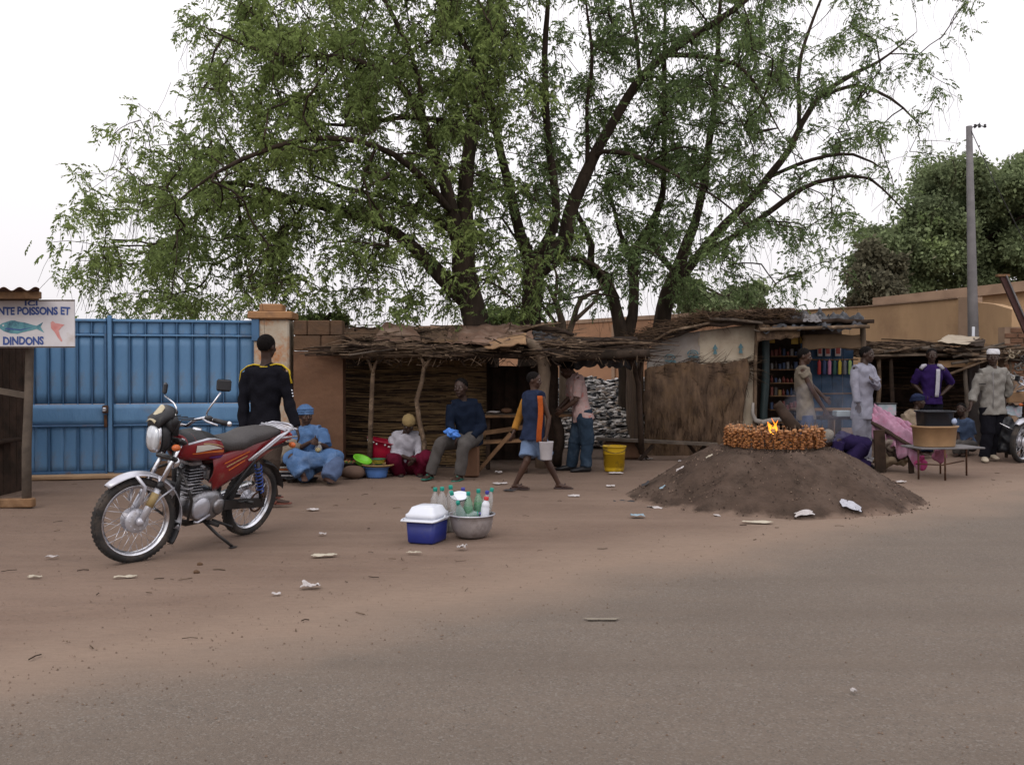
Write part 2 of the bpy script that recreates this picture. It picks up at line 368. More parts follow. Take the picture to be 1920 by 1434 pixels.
def ground_material(name, road):
    m = bpy.data.materials.new(name); m.use_nodes = True; nt = m.node_tree; N = nt.nodes; L = nt.links; b = N['Principled BSDF']
    b.inputs['Roughness'].default_value = .95; b.inputs['Specular IOR Level'].default_value = .15
    tc = N.new('ShaderNodeTexCoord')
    def nz(scale, det=5, rough=.6, st=None):
        n = N.new('ShaderNodeTexNoise'); n.inputs['Scale'].default_value = scale; n.inputs['Detail'].default_value = det; n.inputs['Roughness'].default_value = rough
        if st:
            mp = N.new('ShaderNodeMapping'); mp.inputs['Scale'].default_value = st; mp.inputs['Rotation'].default_value = (0, 0, -math.atan2(RD.y, RD.x))
            L.new(tc.outputs['Object'], mp.inputs[0]); L.new(mp.outputs[0], n.inputs['Vector'])
        else: L.new(tc.outputs['Object'], n.inputs['Vector'])
        return n.outputs[0]
    def rng(s, a, b_, c=0, d=1):
        n = N.new('ShaderNodeMapRange'); n.inputs[1].default_value = a; n.inputs[2].default_value = b_; n.inputs[3].default_value = c; n.inputs[4].default_value = d
        L.new(s, n.inputs[0]); return n.outputs[0]
    def mix(f, a, b_):
        n = N.new('ShaderNodeMix'); n.data_type = 'RGBA'
        L.new(f, n.inputs[0])
        for i, q_ in ((6, a), (7, b_)):
            if isinstance(q_, tuple): n.inputs[i].default_value = (*q_, 1)
            else: L.new(q_, n.inputs[i])
        return n.outputs[2]
    def vm(a, b_, op='ADD'):
        n = N.new('ShaderNodeMath'); n.operation = op
        for i, q_ in ((0, a), (1, b_)):
            if isinstance(q_, (int, float)): n.inputs[i].default_value = q_
            else: L.new(q_, n.inputs[i])
        return n.outputs[0]
    # signed distance from the road edge
    dp = N.new('ShaderNodeVectorMath'); dp.operation = 'DOT_PRODUCT'; L.new(tc.outputs['Object'], dp.inputs[0]); dp.inputs[1].default_value = tuple(RN)
    s = vm(dp.outputs['Value'], -(E0.x*RN.x+E0.y*RN.y))
    s = vm(s, vm(vm(nz(.9, 5), -.5), 1.3, 'MULTIPLY'))
    dirt = mix(rng(nz(.55, 4), .35, .65), (.148, .103, .079), (.19, .134, .102))
    dirt = mix(rng(nz(4, 6, .7, (1, 3, 1)), .45, .75), dirt, (.148, .106, .083))
    dirt = mix(rng(nz(30, 4), .60, .72), dirt, (.105, .076, .06))
    dirt = mix(rng(nz(70, 2), .64, .74), dirt, (.22, .17, .14))
    sand = mix(rng(nz(7, 5, .7, (1, 5, 1)), .3, .7), (.240, .178, .136), (.205, .150, .115))
    asph = mix(rng(nz(1.2, 6), .3, .7), (.140, .114, .094), (.164, .134, .110))
    vo = N.new('ShaderNodeTexVoronoi'); vo.inputs['Scale'].default_value = 120; L.new(tc.outputs['Object'], vo.inputs['Vector'])
    sp = N.new('ShaderNodeSeparateColor'); L.new(vo.outputs['Color'], sp.inputs[0])
    asph = mix(rng(sp.outputs[0], .72, .95, 0, .8), asph, (.205, .18, .157))
    asph = mix(rng(sp.outputs[1], .72, .95, 0, .7), asph, (.105, .09, .078))
    asph = mix(rng(nz(2.2, 6, .7, (.5, 2.5, 1)), .5, .8, 0, .55), asph, (.175, .137, .108))
    asph = mix(rng(nz(1.6, 4, .6, (.04, 1.0, 1)), .48, .7, 0, .5), asph, (.125, .100, .081))
    dirt = mix(rng(nz(1.8, 5, .65, (.12, 1.1, 1)), .48, .68, 0, .55), dirt, (.215, .155, .12))
    c = mix(rng(s, -.9, -.1), dirt, sand)
    c = mix(rng(s, .0, .95), c, asph)
    L.new(c, b.inputs['Base Color'])
    h = vm(vm(nz(22, 8, .7), .7, 'MULTIPLY'), vm(nz(150, 3), .35, 'MULTIPLY'))
    h2 = vm(nz(5, 5, .6, (1, 2.2, 1)), 1.6, 'MULTIPLY')
    h = vm(h, vm(h2, rng(s, .2, -.3), 'MULTIPLY'))
    vd = vm(vo.outputs['Distance'], rng(s, .2, 1.4, 0, -.45), 'MULTIPLY'); h = vm(h, vd)
    bp = N.new('ShaderNodeBump'); bp.inputs['Strength'].default_value = .55; bp.inputs['Distance'].default_value = .03
    L.new(h, bp.inputs['Height']); L.new(bp.outputs[0], b.inputs['Normal'])
    return m
M['ground'] = ground_material('dusty_ground', False)
g_ = npmesh('ground', np.stack([X.ravel(), Y.ravel(), Z.ravel()], 1), q, M['ground'], smooth=True, kind='structure')
rb = MB(); A = E0-RD*400
def road_pt(u, v):
    return A+RD*(900*u)+RN*(-.35+7.5*v)+V(0, 0, 0)
mbr = MB(); NU = 120
for i in range(NU):
    a0 = A+RD*(900*i/NU); a1 = A+RD*(900*(i+1)/NU)
    mbr.add([a0+RN*0, a1+RN*0, a1+RN*8, a0+RN*8], [(0, 3, 2, 1)])
ro = mbr.build('road', M['ground'], None); 
# keep the road's coordinates identical to the ground's so that the dust runs on across the edge
off = ro.location.copy()
for v_ in ro.data.vertices: v_.co += off
ro.location = (0, 0, 0)
ro.data.transform(Matrix.Translation((0, 0, -.004))); structure(ro)

# gravel, leaf bits and chips strewn over the dirt (nobody could count them)
gv = []; gq = []; pal = []
def pebble(c, r):
    o = len(gv); th = U(0, 6.28)
    for k in range(5):
        a = th+k*1.257; gv.append((c[0]+math.cos(a)*r*U(.7, 1.1), c[1]+math.sin(a)*r*U(.7, 1.1), c[2]-.002))
    gv.append((c[0], c[1], c[2]+r*U(.5, .9)))
    for k in range(5): gq.append((o+k, o+(k+1) % 5, o+5))
pb = MB()
for i in range(3500):
    px = U(-60, 1980); py = 860+590*random.random()**1.3; p = G(px, py)
    s = road_s(p.x, p.y)
    if s > .9 and random.random() < .8: continue
    pebble((p.x, p.y, 0), random.choice([.003, .003, .004, .005, .007]))
me = bpy.data.meshes.new('gravel'); me.from_pydata(gv, [], gq); me.update()
M['pebble'] = mat('pebble', (.20, .145, .11), (.10, .072, .056), 3, .9)
me.materials.append(M['pebble']); o = bpy.data.objects.new('gravel', me); COL.objects.link(o); o['kind'] = 'stuff'
tw = MB()
for i in range(200):
    px = U(-60, 1900); py = 885+400*random.random()**1.5; p = G(px, py)
    if road_s(p.x, p.y) > .2: continue
    a = U(0, 6.28); L_ = U(.02, .10); d = V(math.cos(a), math.sin(a), 0)*L_
    tw.tube([p+V(0, 0, .004), p+d*.5+V(0, 0, .006)+rv(.004), p+d+V(0, 0, .004)], U(.0015, .004), 3, mi=random.choice((0, 0, 1)))
o = tw.build('dry_twig_litter', [M['stick_dark'], M['stick']]); o['kind'] = 'stuff'

# ------------------------------------------------------------------ trees
LM = leafmat('leaf_green', (.205, .265, .090), (.13, .175, .065), (.29, .335, .125), tr=.5)
LM2 = leafmat('leaf_green_right', (.165, .225, .090), (.10, .145, .065), (.235, .28, .115), tr=.5)
LM_far = leafmat('leaf_far', (.19, .235, .12), (.125, .155, .085), (.24, .31, .12))
LM_brown = leafmat('leaf_brown', (.14, .135, .09), (.09, .085, .06), (.07, .10, .04), tr=.25)
def smooth_line(pts, rads, step=.28):
    pts = [Vector(p) for p in pts]; out = []; ro = []
    n = len(pts)
    for i in range(n-1):
        p0 = pts[max(i-1, 0)]; p1 = pts[i]; p2 = pts[i+1]; p3 = pts[min(i+2, n-1)]
        k = max(2, int((p2-p1).length/step))
        for j in range(k):
            t = j/k
            out.append(.5*((2*p1)+(p2-p0)*t+(2*p0-5*p1+4*p2-p3)*t*t+(3*p1-p0-3*p2+p3)*t**3)); ro.append(rads[i]*(1-t)+rads[i+1]*t)
    out.append(pts[-1]); ro.append(rads[-1]); return out, ro
GRID = ["0000000000000000",      # y -360
        "0000256776665300",      # y -240
        "0001677877776410",      # y -120
        "0005999967877620",      # 0
        "0005888766776620",      # 120
        "0069887655555510",      # 240
        "0389876544455200",      # 360
        "0276544333332000"]      # 480
def dens(px, py):
    r = (py+360)/120-.5; c = px/120-.5
    r0 = math.floor(r); c0 = math.floor(c); fr = r-r0; fc = c-c0; t = 0
    for i, wr in ((r0, 1-fr), (r0+1, fr)):
        for j, wc in ((c0, 1-fc), (c0+1, fc)):
            if 0 <= i < 8 and 0 <= j < 16: t += wr*wc*int(GRID[i][j])
    return t/9
TREES = []
def limb(D, pts):
    """pts: (px, py, depth offset, radius px) """
    return smooth_line([P(a, b, D+c) for a, b, c, r in pts], [(r*.9 if i < len(pts)-1 else min(r, .7))*D/F for i, (a, b, c, r) in enumerate(pts)])
def make_tree(label, D, limbs, owns, n_anchor, spread, lm, name='tree', leaf=.072, seed=1, bare=.2):
    rnd = random.Random(seed); rng = np.random.default_rng(seed)
    base = Vector(limb(D, limbs[0])[0][0]); base.z = 0
    root = thing(name, label, 'tree', base)
    mb = MB(); nodes = []; 
    for L_ in limbs:
        pts, rr = limb(D, L_)
        # bark unevenness
        rr2 = [r*(1+.12*noise.noise(p*2.1)) for p, r in zip(pts, rr)]
        pts2 = [p+Vector((noise.noise(p*1.3), noise.noise(p*1.3+V(5, 0, 0)), 0))*.04 for p in pts]
        mb.tube(pts2, rr2, 10)
        for p, r in zip(pts2, rr2): nodes.append((p, r))
    tr = mb.build('trunk', M['bark'], root, world=True)
    anchors = []; tries = 0
    while len(anchors) < n_anchor and tries < 200000:
        tries += 1
        px = rnd.uniform(40, 1880); py = rnd.uniform(-330, 595)
        dn = dens(px, py)*owns(px, py)
        w = noise.noise((px/55, py/45, seed*.0+2)); w2 = noise.noise((px/20, py/20, 7))
        dn *= max(0.0, min(1, .42+2.6*w+1.0*w2))
        if rnd.random() > dn: continue
        dz = rnd.gauss(.35, 1)*spread; dz = max(-spread*1.6, min(spread*1.6, dz))
        anchors.append(P(px, py, D+dz))
    npos = np.array([tuple(p) for p, r in nodes]); nr = [r for p, r in nodes]
    par = [-1]*len(nodes); cnt = [0]*len(nodes)
    A_ = np.array([tuple(a) for a in anchors])
    dmin = np.min(np.linalg.norm(A_[:, None, :]-npos[None, ::3, :], axis=2), axis=1)
    order = np.argsort(dmin); cap = len(nodes)+n_anchor*8; buf = np.zeros((cap, 3)); buf[:len(nodes)] = npos; nn = len(nodes)
    paths = []
    for ai in order:
        a = A_[ai]; df = buf[:nn]-a; d2 = np.sqrt((df**2).sum(1))+np.maximum(0, df[:, 2])*.25
        b = int(np.argmin(d2)); p0 = Vector(buf[b]); p1 = Vector(a); dist = (p1-p0).length
        k = max(2, min(6, int(dist/.3)+1)); chainp = [b]; mid = (p0+p1)/2+Vector((rnd.gauss(0, .12), rnd.gauss(0, .12), .18*dist*.6))*min(1, dist)
        for j in range(1, k+1):
            t = j/k; pt = p0*(1-t)**2+mid*2*t*(1-t)+p1*t*t
            buf[nn] = pt; chainp.append(nn); nn += 1
        paths.append(chainp)
    # pipe-model radii for the fine branches
    cnt = np.zeros(nn); parent = np.full(nn, -1)
    for c in paths:
        for x, y in zip(c[:-1], c[1:]): parent[y] = x
    n0 = len(nodes)
    ends = [c[-1] for c in paths]
    for e in ends:
        i = e
        while i >= n0: cnt[i] += 1; i = parent[i]
    rad = .0042*np.power(np.maximum(cnt, 1), .47)
    vs = []; fs = []; off = 0
    for c in paths:
        pts = buf[c]; rr = rad[c].copy(); rr[0] = min(rad[c[1]]*1.15, nr[c[0]] if c[0] < n0 else 1)
        T = np.gradient(pts, axis=0); T /= (np.linalg.norm(T, axis=1)[:, None]+1e-9)
        u = np.cross(T, [0.3, .2, .93]); u /= (np.linalg.norm(u, axis=1)[:, None]+1e-9); w = np.cross(T, u); n = 4
        ang = np.arange(n)*2*np.pi/n
        ring = pts[:, None, :]+(u[:, None, :]*np.cos(ang)[None, :, None]+w[:, None, :]*np.sin(ang)[None, :, None])*rr[:, None, None]
        vs.append(ring.reshape(-1, 3)); kk = len(c)
        i = np.arange(kk-1)[:, None]*n; j = np.arange(n)[None, :]; j2 = (j+1) % n
        fs.append(np.stack([i+j, i+j2, i+n+j2, i+n+j], -1).reshape(-1, 4)+off); off += kk*n
    # dangling twigs
    for e in ends:
        for _ in range(2 if rnd.random() < .35 else 1):
            p = buf[e]+rng.normal(0, .12, 3); L_ = rnd.uniform(.25, 1.0); dx = rng.normal(0, .16, 2); kk = 4
            t = np.linspace(0, 1, kk); pts = p+np.stack([dx[0]*t*L_+.05*np.sin(t*5+p[0]), dx[1]*t*L_, -L_*t], 1); r = np.array([.0038, .0032, .0028, .002])
            ang = np.arange(3)*2.094; ring = pts[:, None, :]+np.stack([np.cos(ang), np.sin(ang), 0*ang], 1)[None]*r[:, None, None]
            vs.append(ring.reshape(-1, 3)); i = np.arange(kk-1)[:, None]*3; j = np.arange(3)[None, :]; j2 = (j+1) % 3
            fs.append(np.stack([i+j, i+j2, i+3+j2, i+3+j], -1).reshape(-1, 4)+off); off += kk*3
    npmesh('twigs', np.concatenate(vs), np.concatenate(fs), M['bark'], root, smooth=True, kind='stuff')
    # compound leaves
    K = 10; E = np.array([buf[e] for e in ends]); keep = rng.random(len(E)) > bare; E = E[keep]
    B = np.repeat(E, K, 0)+rng.normal(0, [.13, .13, .10], (len(E)*K, 3)); n = len(B)
    az = rng.uniform(0, 2*np.pi, n); dr = rng.uniform(-1.2, .5, n)
    D1 = np.stack([np.cos(az)*np.cos(dr), np.sin(az)*np.cos(dr), np.sin(dr)], 1); LL = rng.uniform(.12, .25, n)
    side = np.cross(D1, [0, 0, 1.]); side /= np.linalg.norm(side, axis=1)[:, None]+1e-6
    Vv = []; 
    for s_ in range(11):
        t = .15+.85*(s_//2)/5; sg = 1 if s_ % 2 else -1
        base_ = B+D1*(LL*t)[:, None]+np.array([0, 0, -1.])*(LL*t*t*.35)[:, None]
        ld = D1*.65+side*sg*(.75 if s_ < 10 else 0)+np.array([0, 0, -.5])+rng.normal(0, .22, (n, 3)); ld /= np.linalg.norm(ld, axis=1)[:, None]
        wd = np.cross(ld, rng.normal(0, 1, (n, 3))); wd /= np.linalg.norm(wd, axis=1)[:, None]+1e-6
        l_ = rng.uniform(.75, 1.25, n)[:, None]*leaf; w_ = l_*.20
        Vv.append(np.stack([base_, base_+ld*l_*.4+wd*w_, base_+ld*l_, base_+ld*l_*.4-wd*w_], 1))
    Vv = np.concatenate(Vv).reshape(-1, 3); Q = np.arange(len(Vv)).reshape(-1, 4)
    npmesh('crown', Vv, Q, lm, root)
    return root
a_ = lambda px, py: 1.0 if px < 900 else max(0, 1-(px-900)/160)
b_ = lambda px, py: max(0, min(1, (px-760)/160))*max(0, min(1, (1560-px)/200))*(1 if py < 470 or px < 1150 else .5)
d_ = lambda px, py: max(0, min(1, (px-1180)/200))
make_tree('large leafy tree with spreading limbs, left one of the two thick trunks', 15.2, [
    [(912, 860, 0, 34), (902, 700, 0, 30), (895, 612, 0, 29), (876, 540, 0, 28), (868, 490, 0, 25), (872, 400, .1, 18), (878, 300, .1, 15), (886, 240, .2, 13), (905, 150, .3, 11), (916, 60, .4, 9), (922, -80, .5, 6), (918, -220, .4, 3)],
    [(870, 520, 0, 18), (850, 400, -.2, 14), (822, 300, -.4, 11), (792, 225, -.6, 9), (742, 150, -.8, 7), (640, 106, -1, 5), (556, 108, -1.2, 3)],
    [(880, 570, 0, 20), (850, 540, .1, 17), (765, 455, .4, 13), (700, 415, .6, 12), (625, 392, .8, 10), (540, 372, .9, 8), (480, 350, 1, 6), (400, 345, 1.1, 5), (300, 400, 1.2, 3)],
    [(660, 402, .7, 8), (600, 380, .6, 6), (480, 382, .4, 5), (390, 395, .3, 4), (300, 440, .1, 3)],
    [(858, 440, .2, 10), (800, 400, .6, 7), (740, 375, 1, 6), (640, 350, 1.2, 4), (520, 300, 1.6, 3)],
    [(880, 250, .2, 9), (840, 230, .7, 7), (760, 220, 1.2, 5), (650, 235, 1.6, 4), (480, 220, 1.8, 2.5)],
    [(796, 230, -.6, 6), (770, 100, -.9, 5), (700, -40, -1.2, 4), (620, -160, -1.4, 2)],
    [(905, 150, .3, 6), (860, 60, .8, 5), (800, -60, 1.3, 4), (740, -180, 1.5, 2)],
    [(560, 108, -1.2, 4), (470, 90, -1.3, 3), (380, 50, -1.4, 2)],
    [(850, 400, -.2, 8), (740, 290, -1.4, 6), (600, 260, -2.0, 5), (450, 300, -2.3, 4), (330, 380, -2.4, 2)],
    ], a_, 2000, 1.55, LM, name='tree', seed=3)
make_tree('large leafy tree, right one of the two thick trunks, forking low into curved limbs', 17.0, [
    [(985, 850, 0, 27), (990, 700, 0, 24), (995, 612, 0, 23), (1000, 540, 0, 22), (1004, 495, 0, 23), (1035, 472, .1, 21), (1062, 450, .2, 19), (1070, 400, .2, 15), (1098, 325, .3, 13), (1140, 242, .4, 11), (1195, 155, .5, 10), (1248, 102, .6, 9), (1320, 55, .7, 7), (1400, 0, .8, 6), (1480, -90, 1, 3)],
    [(1000, 500, 0, 16), (975, 440, -.2, 12), (950, 330, -.3, 9), (930, 250, -.3, 8), (918, 190, -.4, 7), (905, 90, -.5, 5), (890, -60, -.6, 3)],
    [(1004, 490, 0, 12), (1036, 430, -.2, 10), (1040, 370, -.2, 9), (1030, 280, -.3, 8), (1021, 180, -.4, 7), (1025, 60, -.5, 6), (1030, -120, -.6, 3)],
    [(1108, 300, .3, 6), (1130, 285, .2, 5), (1180, 290, -.2, 5), (1240, 315, -.6, 4), (1345, 372, -1, 3)],
    [(1245, 104, .6, 6), (1300, 105, .6, 5), (1385, 122, .4, 4), (1430, 185, .2, 3), (1470, 260, 0, 2)],
    [(1100, 320, .3, 5), (1100, 200, 0, 4), (1110, 100, -.2, 4), (1090, -60, -.4, 2)],
    [(1200, 150, .5, 5), (1190, 40, .8, 4), (1160, -120, 1, 2)],
    [(1005, 530, 0, 7), (1060, 485, -.4, 5), (1120, 500, -.8, 4), (1160, 560, -1, 2)],
    [(990, 560, 0, 8), (1010, 590, -.2, 5), (1030, 610, -.3, 3)],
    ], b_, 920, 1.5, LM2, name='tree', seed=5)
make_tree('slimmer dark tree forking in a V behind the straw hut', 18.3, [
    [(1178, 850, 0, 20), (1176, 700, 0, 19), (1172, 645, 0, 19), (1160, 600, 0, 14), (1148, 560, 0, 13), (1128, 520, 0, 12), (1108, 500, 0, 9), (1110, 460, .1, 7), (1080, 400, .4, 5), (1060, 350, .6, 3)],
    [(1174, 640, 0, 15), (1188, 590, 0, 12), (1188, 530, 0, 11), (1186, 480, .1, 10), (1215, 430, .2, 8), (1240, 370, .3, 7), (1246, 280, .4, 6), (1244, 120, .5, 5), (1250, -60, .6, 3)],
    [(1186, 500, 0, 7), (1165, 440, .3, 5), (1150, 380, .6, 4), (1130, 330, .8, 2)],
    [(1128, 520, 0, 6), (1100, 490, -.3, 5), (1060, 482, -.6, 3), (1030, 500, -.8, 2)],
    ], lambda px, py: (1 if 1020 < px < 1330 and py > 150 else 0), 250, .9, LM2, name='tree', seed=8)
make_tree('leaning tree with long thin limbs reaching right above the tarp hut', 19.8, [
    [(1232, 800, 0, 20), (1238, 660, 0, 19), (1240, 610, 0, 19), (1252, 550, 0, 17), (1268, 510, 0, 15), (1290, 450, 0, 11), (1310, 390, .1, 9), (1328, 290, .2, 8), (1342, 160, .3, 6), (1350, 0, .4, 4), (1350, -130, .4, 2)],
    [(1256, 545, 0, 13), (1300, 490, .2, 10), (1360, 420, .4, 9), (1420, 360, .6, 8), (1480, 280, .8, 7), (1530, 190, 1, 6), (1590, 145, 1.2, 5), (1650, 115, 1.4, 3), (1720, 60, 1.6, 2)],
    [(1310, 480, .2, 8), (1380, 440, 0, 6), (1440, 400, -.2, 6), (1500, 355, -.4, 5), (1560, 335, -.6, 4), (1630, 335, -.8, 3), (1700, 400, -1, 2)],
    [(1545, 182, 1, 5), (1600, 160, .8, 4), (1670, 185, .6, 3), (1730, 240, .5, 1.5)],
    [(1500, 240, .9, 5), (1500, 120, 1.2, 4), (1540, 0, 1.6, 3), (1600, -90, 1.9, 2)],
    [(1450, 330, .7, 4), (1520, 300, .2, 4), (1600, 290, -.2, 3), (1660, 320, -.5, 2)],
    [(1268, 515, 0, 8), (1230, 470, .2, 6), (1215, 420, .4, 4)],
    ], d_, 720, 1.5, LM2, name='tree', seed=11, bare=.3)

# bare pale-barked small tree behind the shelter
t = thing('bare_tree', 'small bare pale branching tree behind the brush shelter roof', 'tree', V(P(1050, 700, 17.8).x, 17.8, 0))
mb = MB()
for L_ in [[(1056, 840, 0, 9), (1056, 640, 0, 9), (1050, 590, 0, 7), (1035, 550, 0, 5), (1015, 520, 0, 3)], [(1056, 660, 0, 8), (1075, 600, .1, 6), (1090, 560, .1, 5), (1130, 540, .2, 3), (1160, 500, .2, 2)],
           [(1054, 625, 0, 5), (1030, 590, .1, 4), (1005, 560, .1, 2.5), (985, 555, .1, 1.5)], [(1078, 600, 0, 5), (1100, 580, 0, 4), (1118, 560, 0, 3), (1128, 520, .1, 2)], [(1040, 560, 0, 4), (1045, 520, 0, 3), (1030, 480, 0, 1.5)]]:
    p_, r_ = limb(17.8, L_); mb.tube(p_, r_, 8)
mb.build('trunk', M['bark_pale'], t, world=True)

def leaf_cloud(n, ells, leaf, rng, hole=.0):
    out = []
    for (c, r, w) in ells:
        k = int(n*w); d = rng.normal(0, 1, (k, 3)); d /= np.linalg.norm(d, axis=1)[:, None]
        rad = np.abs(rng.normal(.75, .33, k)); p = np.array(c)+d*np.array(r)*rad[:, None]
        out.append(p)
    p = np.concatenate(out); n = len(p)
    keep = np.array([noise.noise(Vector(q)*1.3) > -.22+hole for q in p]); p = p[keep]; n = len(p)
    ld = rng.normal(0, 1, (n, 3)); ld[:, 2] -= .5; ld /= np.linalg.norm(ld, axis=1)[:, None]
    wd = np.cross(ld, rng.normal(0, 1, (n, 3))); wd /= np.linalg.norm(wd, axis=1)[:, None]
    l_ = rng.uniform(.7, 1.4, n)[:, None]*leaf; w_ = l_*.3
    Vv = np.stack([p, p+ld*l_*.45+wd*w_, p+ld*l_, p+ld*l_*.45-wd*w_], 1).reshape(-1, 3)
    return Vv, np.arange(len(Vv)).reshape(-1, 4)
def far_tree(label, D, trunk, blobs, n, leaf, lm, name='tree', seed=2, hole=0):
    rng = np.random.default_rng(seed); b0 = P(trunk[0][0], trunk[0][1], D); root = thing(name, label, 'tree' if 'tree' in name else 'bush', V(b0.x, D, 0))
    mb = MB(); base = V(b0.x, D, 0)
    pts = [base]+[P(x, y, D) for x, y, r in trunk]; mb.tube(pts, [trunk[0][2]*D/F*1.2]+[r*D/F for x, y, r in trunk], 8)
    tot = sum(rx*ry for _, _, rx, ry, _ in blobs); ells = []
    for (cx, cy, rx, ry, dz) in blobs:
        c = P(cx, cy, D+dz); s = D/F; ells.append((tuple(c), (rx*s, rx*s*.8, ry*s), rx*ry/tot))
        if len(ells) <= 9: mb.tube([pts[-1], (pts[-1]+c)/2+V(0, 0, .2), c], [.08, .05, .02], 5)
    mb.build('trunk', M['bark'], root, world=True)
    v_, q_ = leaf_cloud(n, ells, leaf, rng, hole); npmesh('crown', v_, q_, lm, root)
    return root
rr = random.Random(4)
bl = []
for _ in range(170):
    x = rr.uniform(1625, 2080); top = 322+max(0, (1760-x))*1.15+22*math.sin(x*.045)+10*math.sin(x*.11); y = rr.uniform(top+12, 570)
    if y < 420 and rr.random() < .25: y = top+12+rr.random()*40
    s_ = rr.uniform(20, 40); bl.append((x, y, s_, s_*rr.uniform(.5, .8), rr.uniform(-3, 3)))
far_tree('dense dark green tree rising behind the tan wall at the right', 37, [(1830, 560, 22), (1815, 470, 14)], bl, 300000, .15, LM_far, seed=21, hole=-.15)
bl = [(rr.uniform(1600, 1690), rr.uniform(470, 570), rr.uniform(18, 34), rr.uniform(12, 26), rr.uniform(-1.5, 1.5)) for _ in range(16)]
far_tree('brownish thin crown of the tree left of the dense tree behind the wall', 33, [(1650, 600, 12), (1650, 520, 8)], bl, 16000, .16, LM_brown, seed=22, hole=.12)
bl = [(rr.uniform(1290, 1440), rr.uniform(535, 590), rr.uniform(20, 34), rr.uniform(12, 22), rr.uniform(-1.5, 1.5)) for _ in range(14)]
far_tree('grey-green bushy tree low behind the wall above the tarp hut', 34, [(1360, 610, 12), (1360, 560, 8)], bl, 22000, .16, LM_far, seed=23, hole=.05)
bl = [(rr.uniform(560, 650), rr.uniform(588, 620), rr.uniform(14, 24), rr.uniform(10, 18), rr.uniform(-.5, .5)) for _ in range(9)]
far_tree('small green bush showing above the wall right of the gate pillar', 17, [(600, 650, 6), (600, 620, 4)], bl, 5000, .10, LM, name='bush', seed=24, hole=.12)
bl = [(rr.uniform(900, 965), rr.uniform(585, 625), rr.uniform(14, 24), rr.uniform(12, 20), rr.uniform(-.8, .8)) for _ in range(9)]
far_tree('pale green bush seen between the two thick tree trunks', 24, [(930, 680, 6), (930, 620, 4)], bl, 6000, .11, LM, name='bush', seed=25, hole=.1)
# ------------------------------------------------------------------ walls in the distance
def wall_seg(name, label, pts, th, m, cap=None, caph=.14, base=0, cat='wall', group=None):
    """pts: list of (px, py_top, depth): a wall of real thickness following the points"""
    Ps = [P(a, b, d) for a, b, d in pts]; o0 = V(Ps[0].x, Ps[0].y, 0)
    root = thing(name, label, cat, o0); mb = MB(); mc = MB()
    for a, b in zip(Ps[:-1], Ps[1:]):
        d = V(b.x-a.x, b.y-a.y, 0).normalized(); n = V(-d.y, d.x, 0)*th
        q = [V(a.x, a.y, base), V(b.x, b.y, base), V(b.x, b.y, b.z), V(a.x, a.y, a.z)]; q2 = [x+n for x in q]
        mb.add(q+q2, [(0, 1, 2, 3), (5, 4, 7, 6), (3, 2, 6, 7), (1, 5, 6, 2), (4, 0, 3, 7)])
        if cap:
            e = -n.normalized()*.04
            w = [a+e+V(0, 0, .003), b+e+V(0, 0, .003), b+e+V(0, 0, caph), a+e+V(0, 0, caph)]; w2 = [x+n-2*e for x in w]
            mc.add(w+w2, [(0, 1, 2, 3), (5, 4, 7, 6), (3, 2, 6, 7), (1, 5, 6, 2), (4, 0, 3, 7), (0, 4, 5, 1)])
    mb.build('plastered_wall', m, root, world=True)
    if cap: mc.build('coping', cap, root, world=True)
    return root
w1 = wall_seg('compound_wall', 'long orange-brown plastered compound wall behind the trees and the straw hut', [(620, 622, 37), (1000, 612, 31.5), (1180, 601, 28.6), (1478, 586, 24)], .25, M['wall_orange'], M['wall_cap'], .12)
mb = MB()
for px, d in ((1151, 29.05), (1330, 26.3), (1010, 31.3), (840, 33.9)):
    p = P(px, 690, d); mb.box(V(p.x, p.y-.03, 1.35), (.10, .16, 2.7), rot=Matrix.Rotation(-.5, 3, 'Z'))
mb.build('wall_joint', M['wall_cap'], w1, world=True)
wall_seg('compound_wall', 'tan plastered compound wall with a gently curved top behind the dark-roofed shop', [(1482, 585, 24), (1540, 581, 23.2), (1620, 576, 22), (1710, 568, 20.7), (1797, 560, 19.5)], .25, M['wall_tan'], M['wall_cap'], .03)
t = wall_seg('gate_column', 'grey-brown plastered wall column left of the utility pole', [(1797, 558, 19.35), (1822, 556, 19.1)], .35, M['wall_cap'], cat='column')
wall_seg('compound_wall', 'pale plastered wall panel sloping down right of the utility pole', [(1824, 566, 19.2), (1862, 570, 18.7), (1897, 580, 18.2)], .2, M['wall_tan'])
bd = wall_seg('flat_roofed_building', 'flat-roofed tan building with a darker parapet behind the wall at the right', [(1640, 575, 27), (1790, 558, 25.6), (1990, 536, 24)], 3.5, M['wall_tan'], cat='building')
mb = MB(); a = P(1638, 559, 26.9); b = P(1992, 519, 23.85)
d = (b-a); d.z = 0; d.normalize(); n = V(-d.y, d.x, 0); h = V(0, 0, .26)
q = [a-n*.08-h, b-n*.08-h, b-n*.08, a-n*.08]; q2 = [x+n*3.7 for x in q]
mb.add(q+q2, [(0, 1, 2, 3), (5, 4, 7, 6), (3, 2, 6, 7), (1, 5, 6, 2), (4, 0, 3, 7), (0, 4, 5, 1)])
mb.build('parapet', M['wall_cap'], bd, world=True)
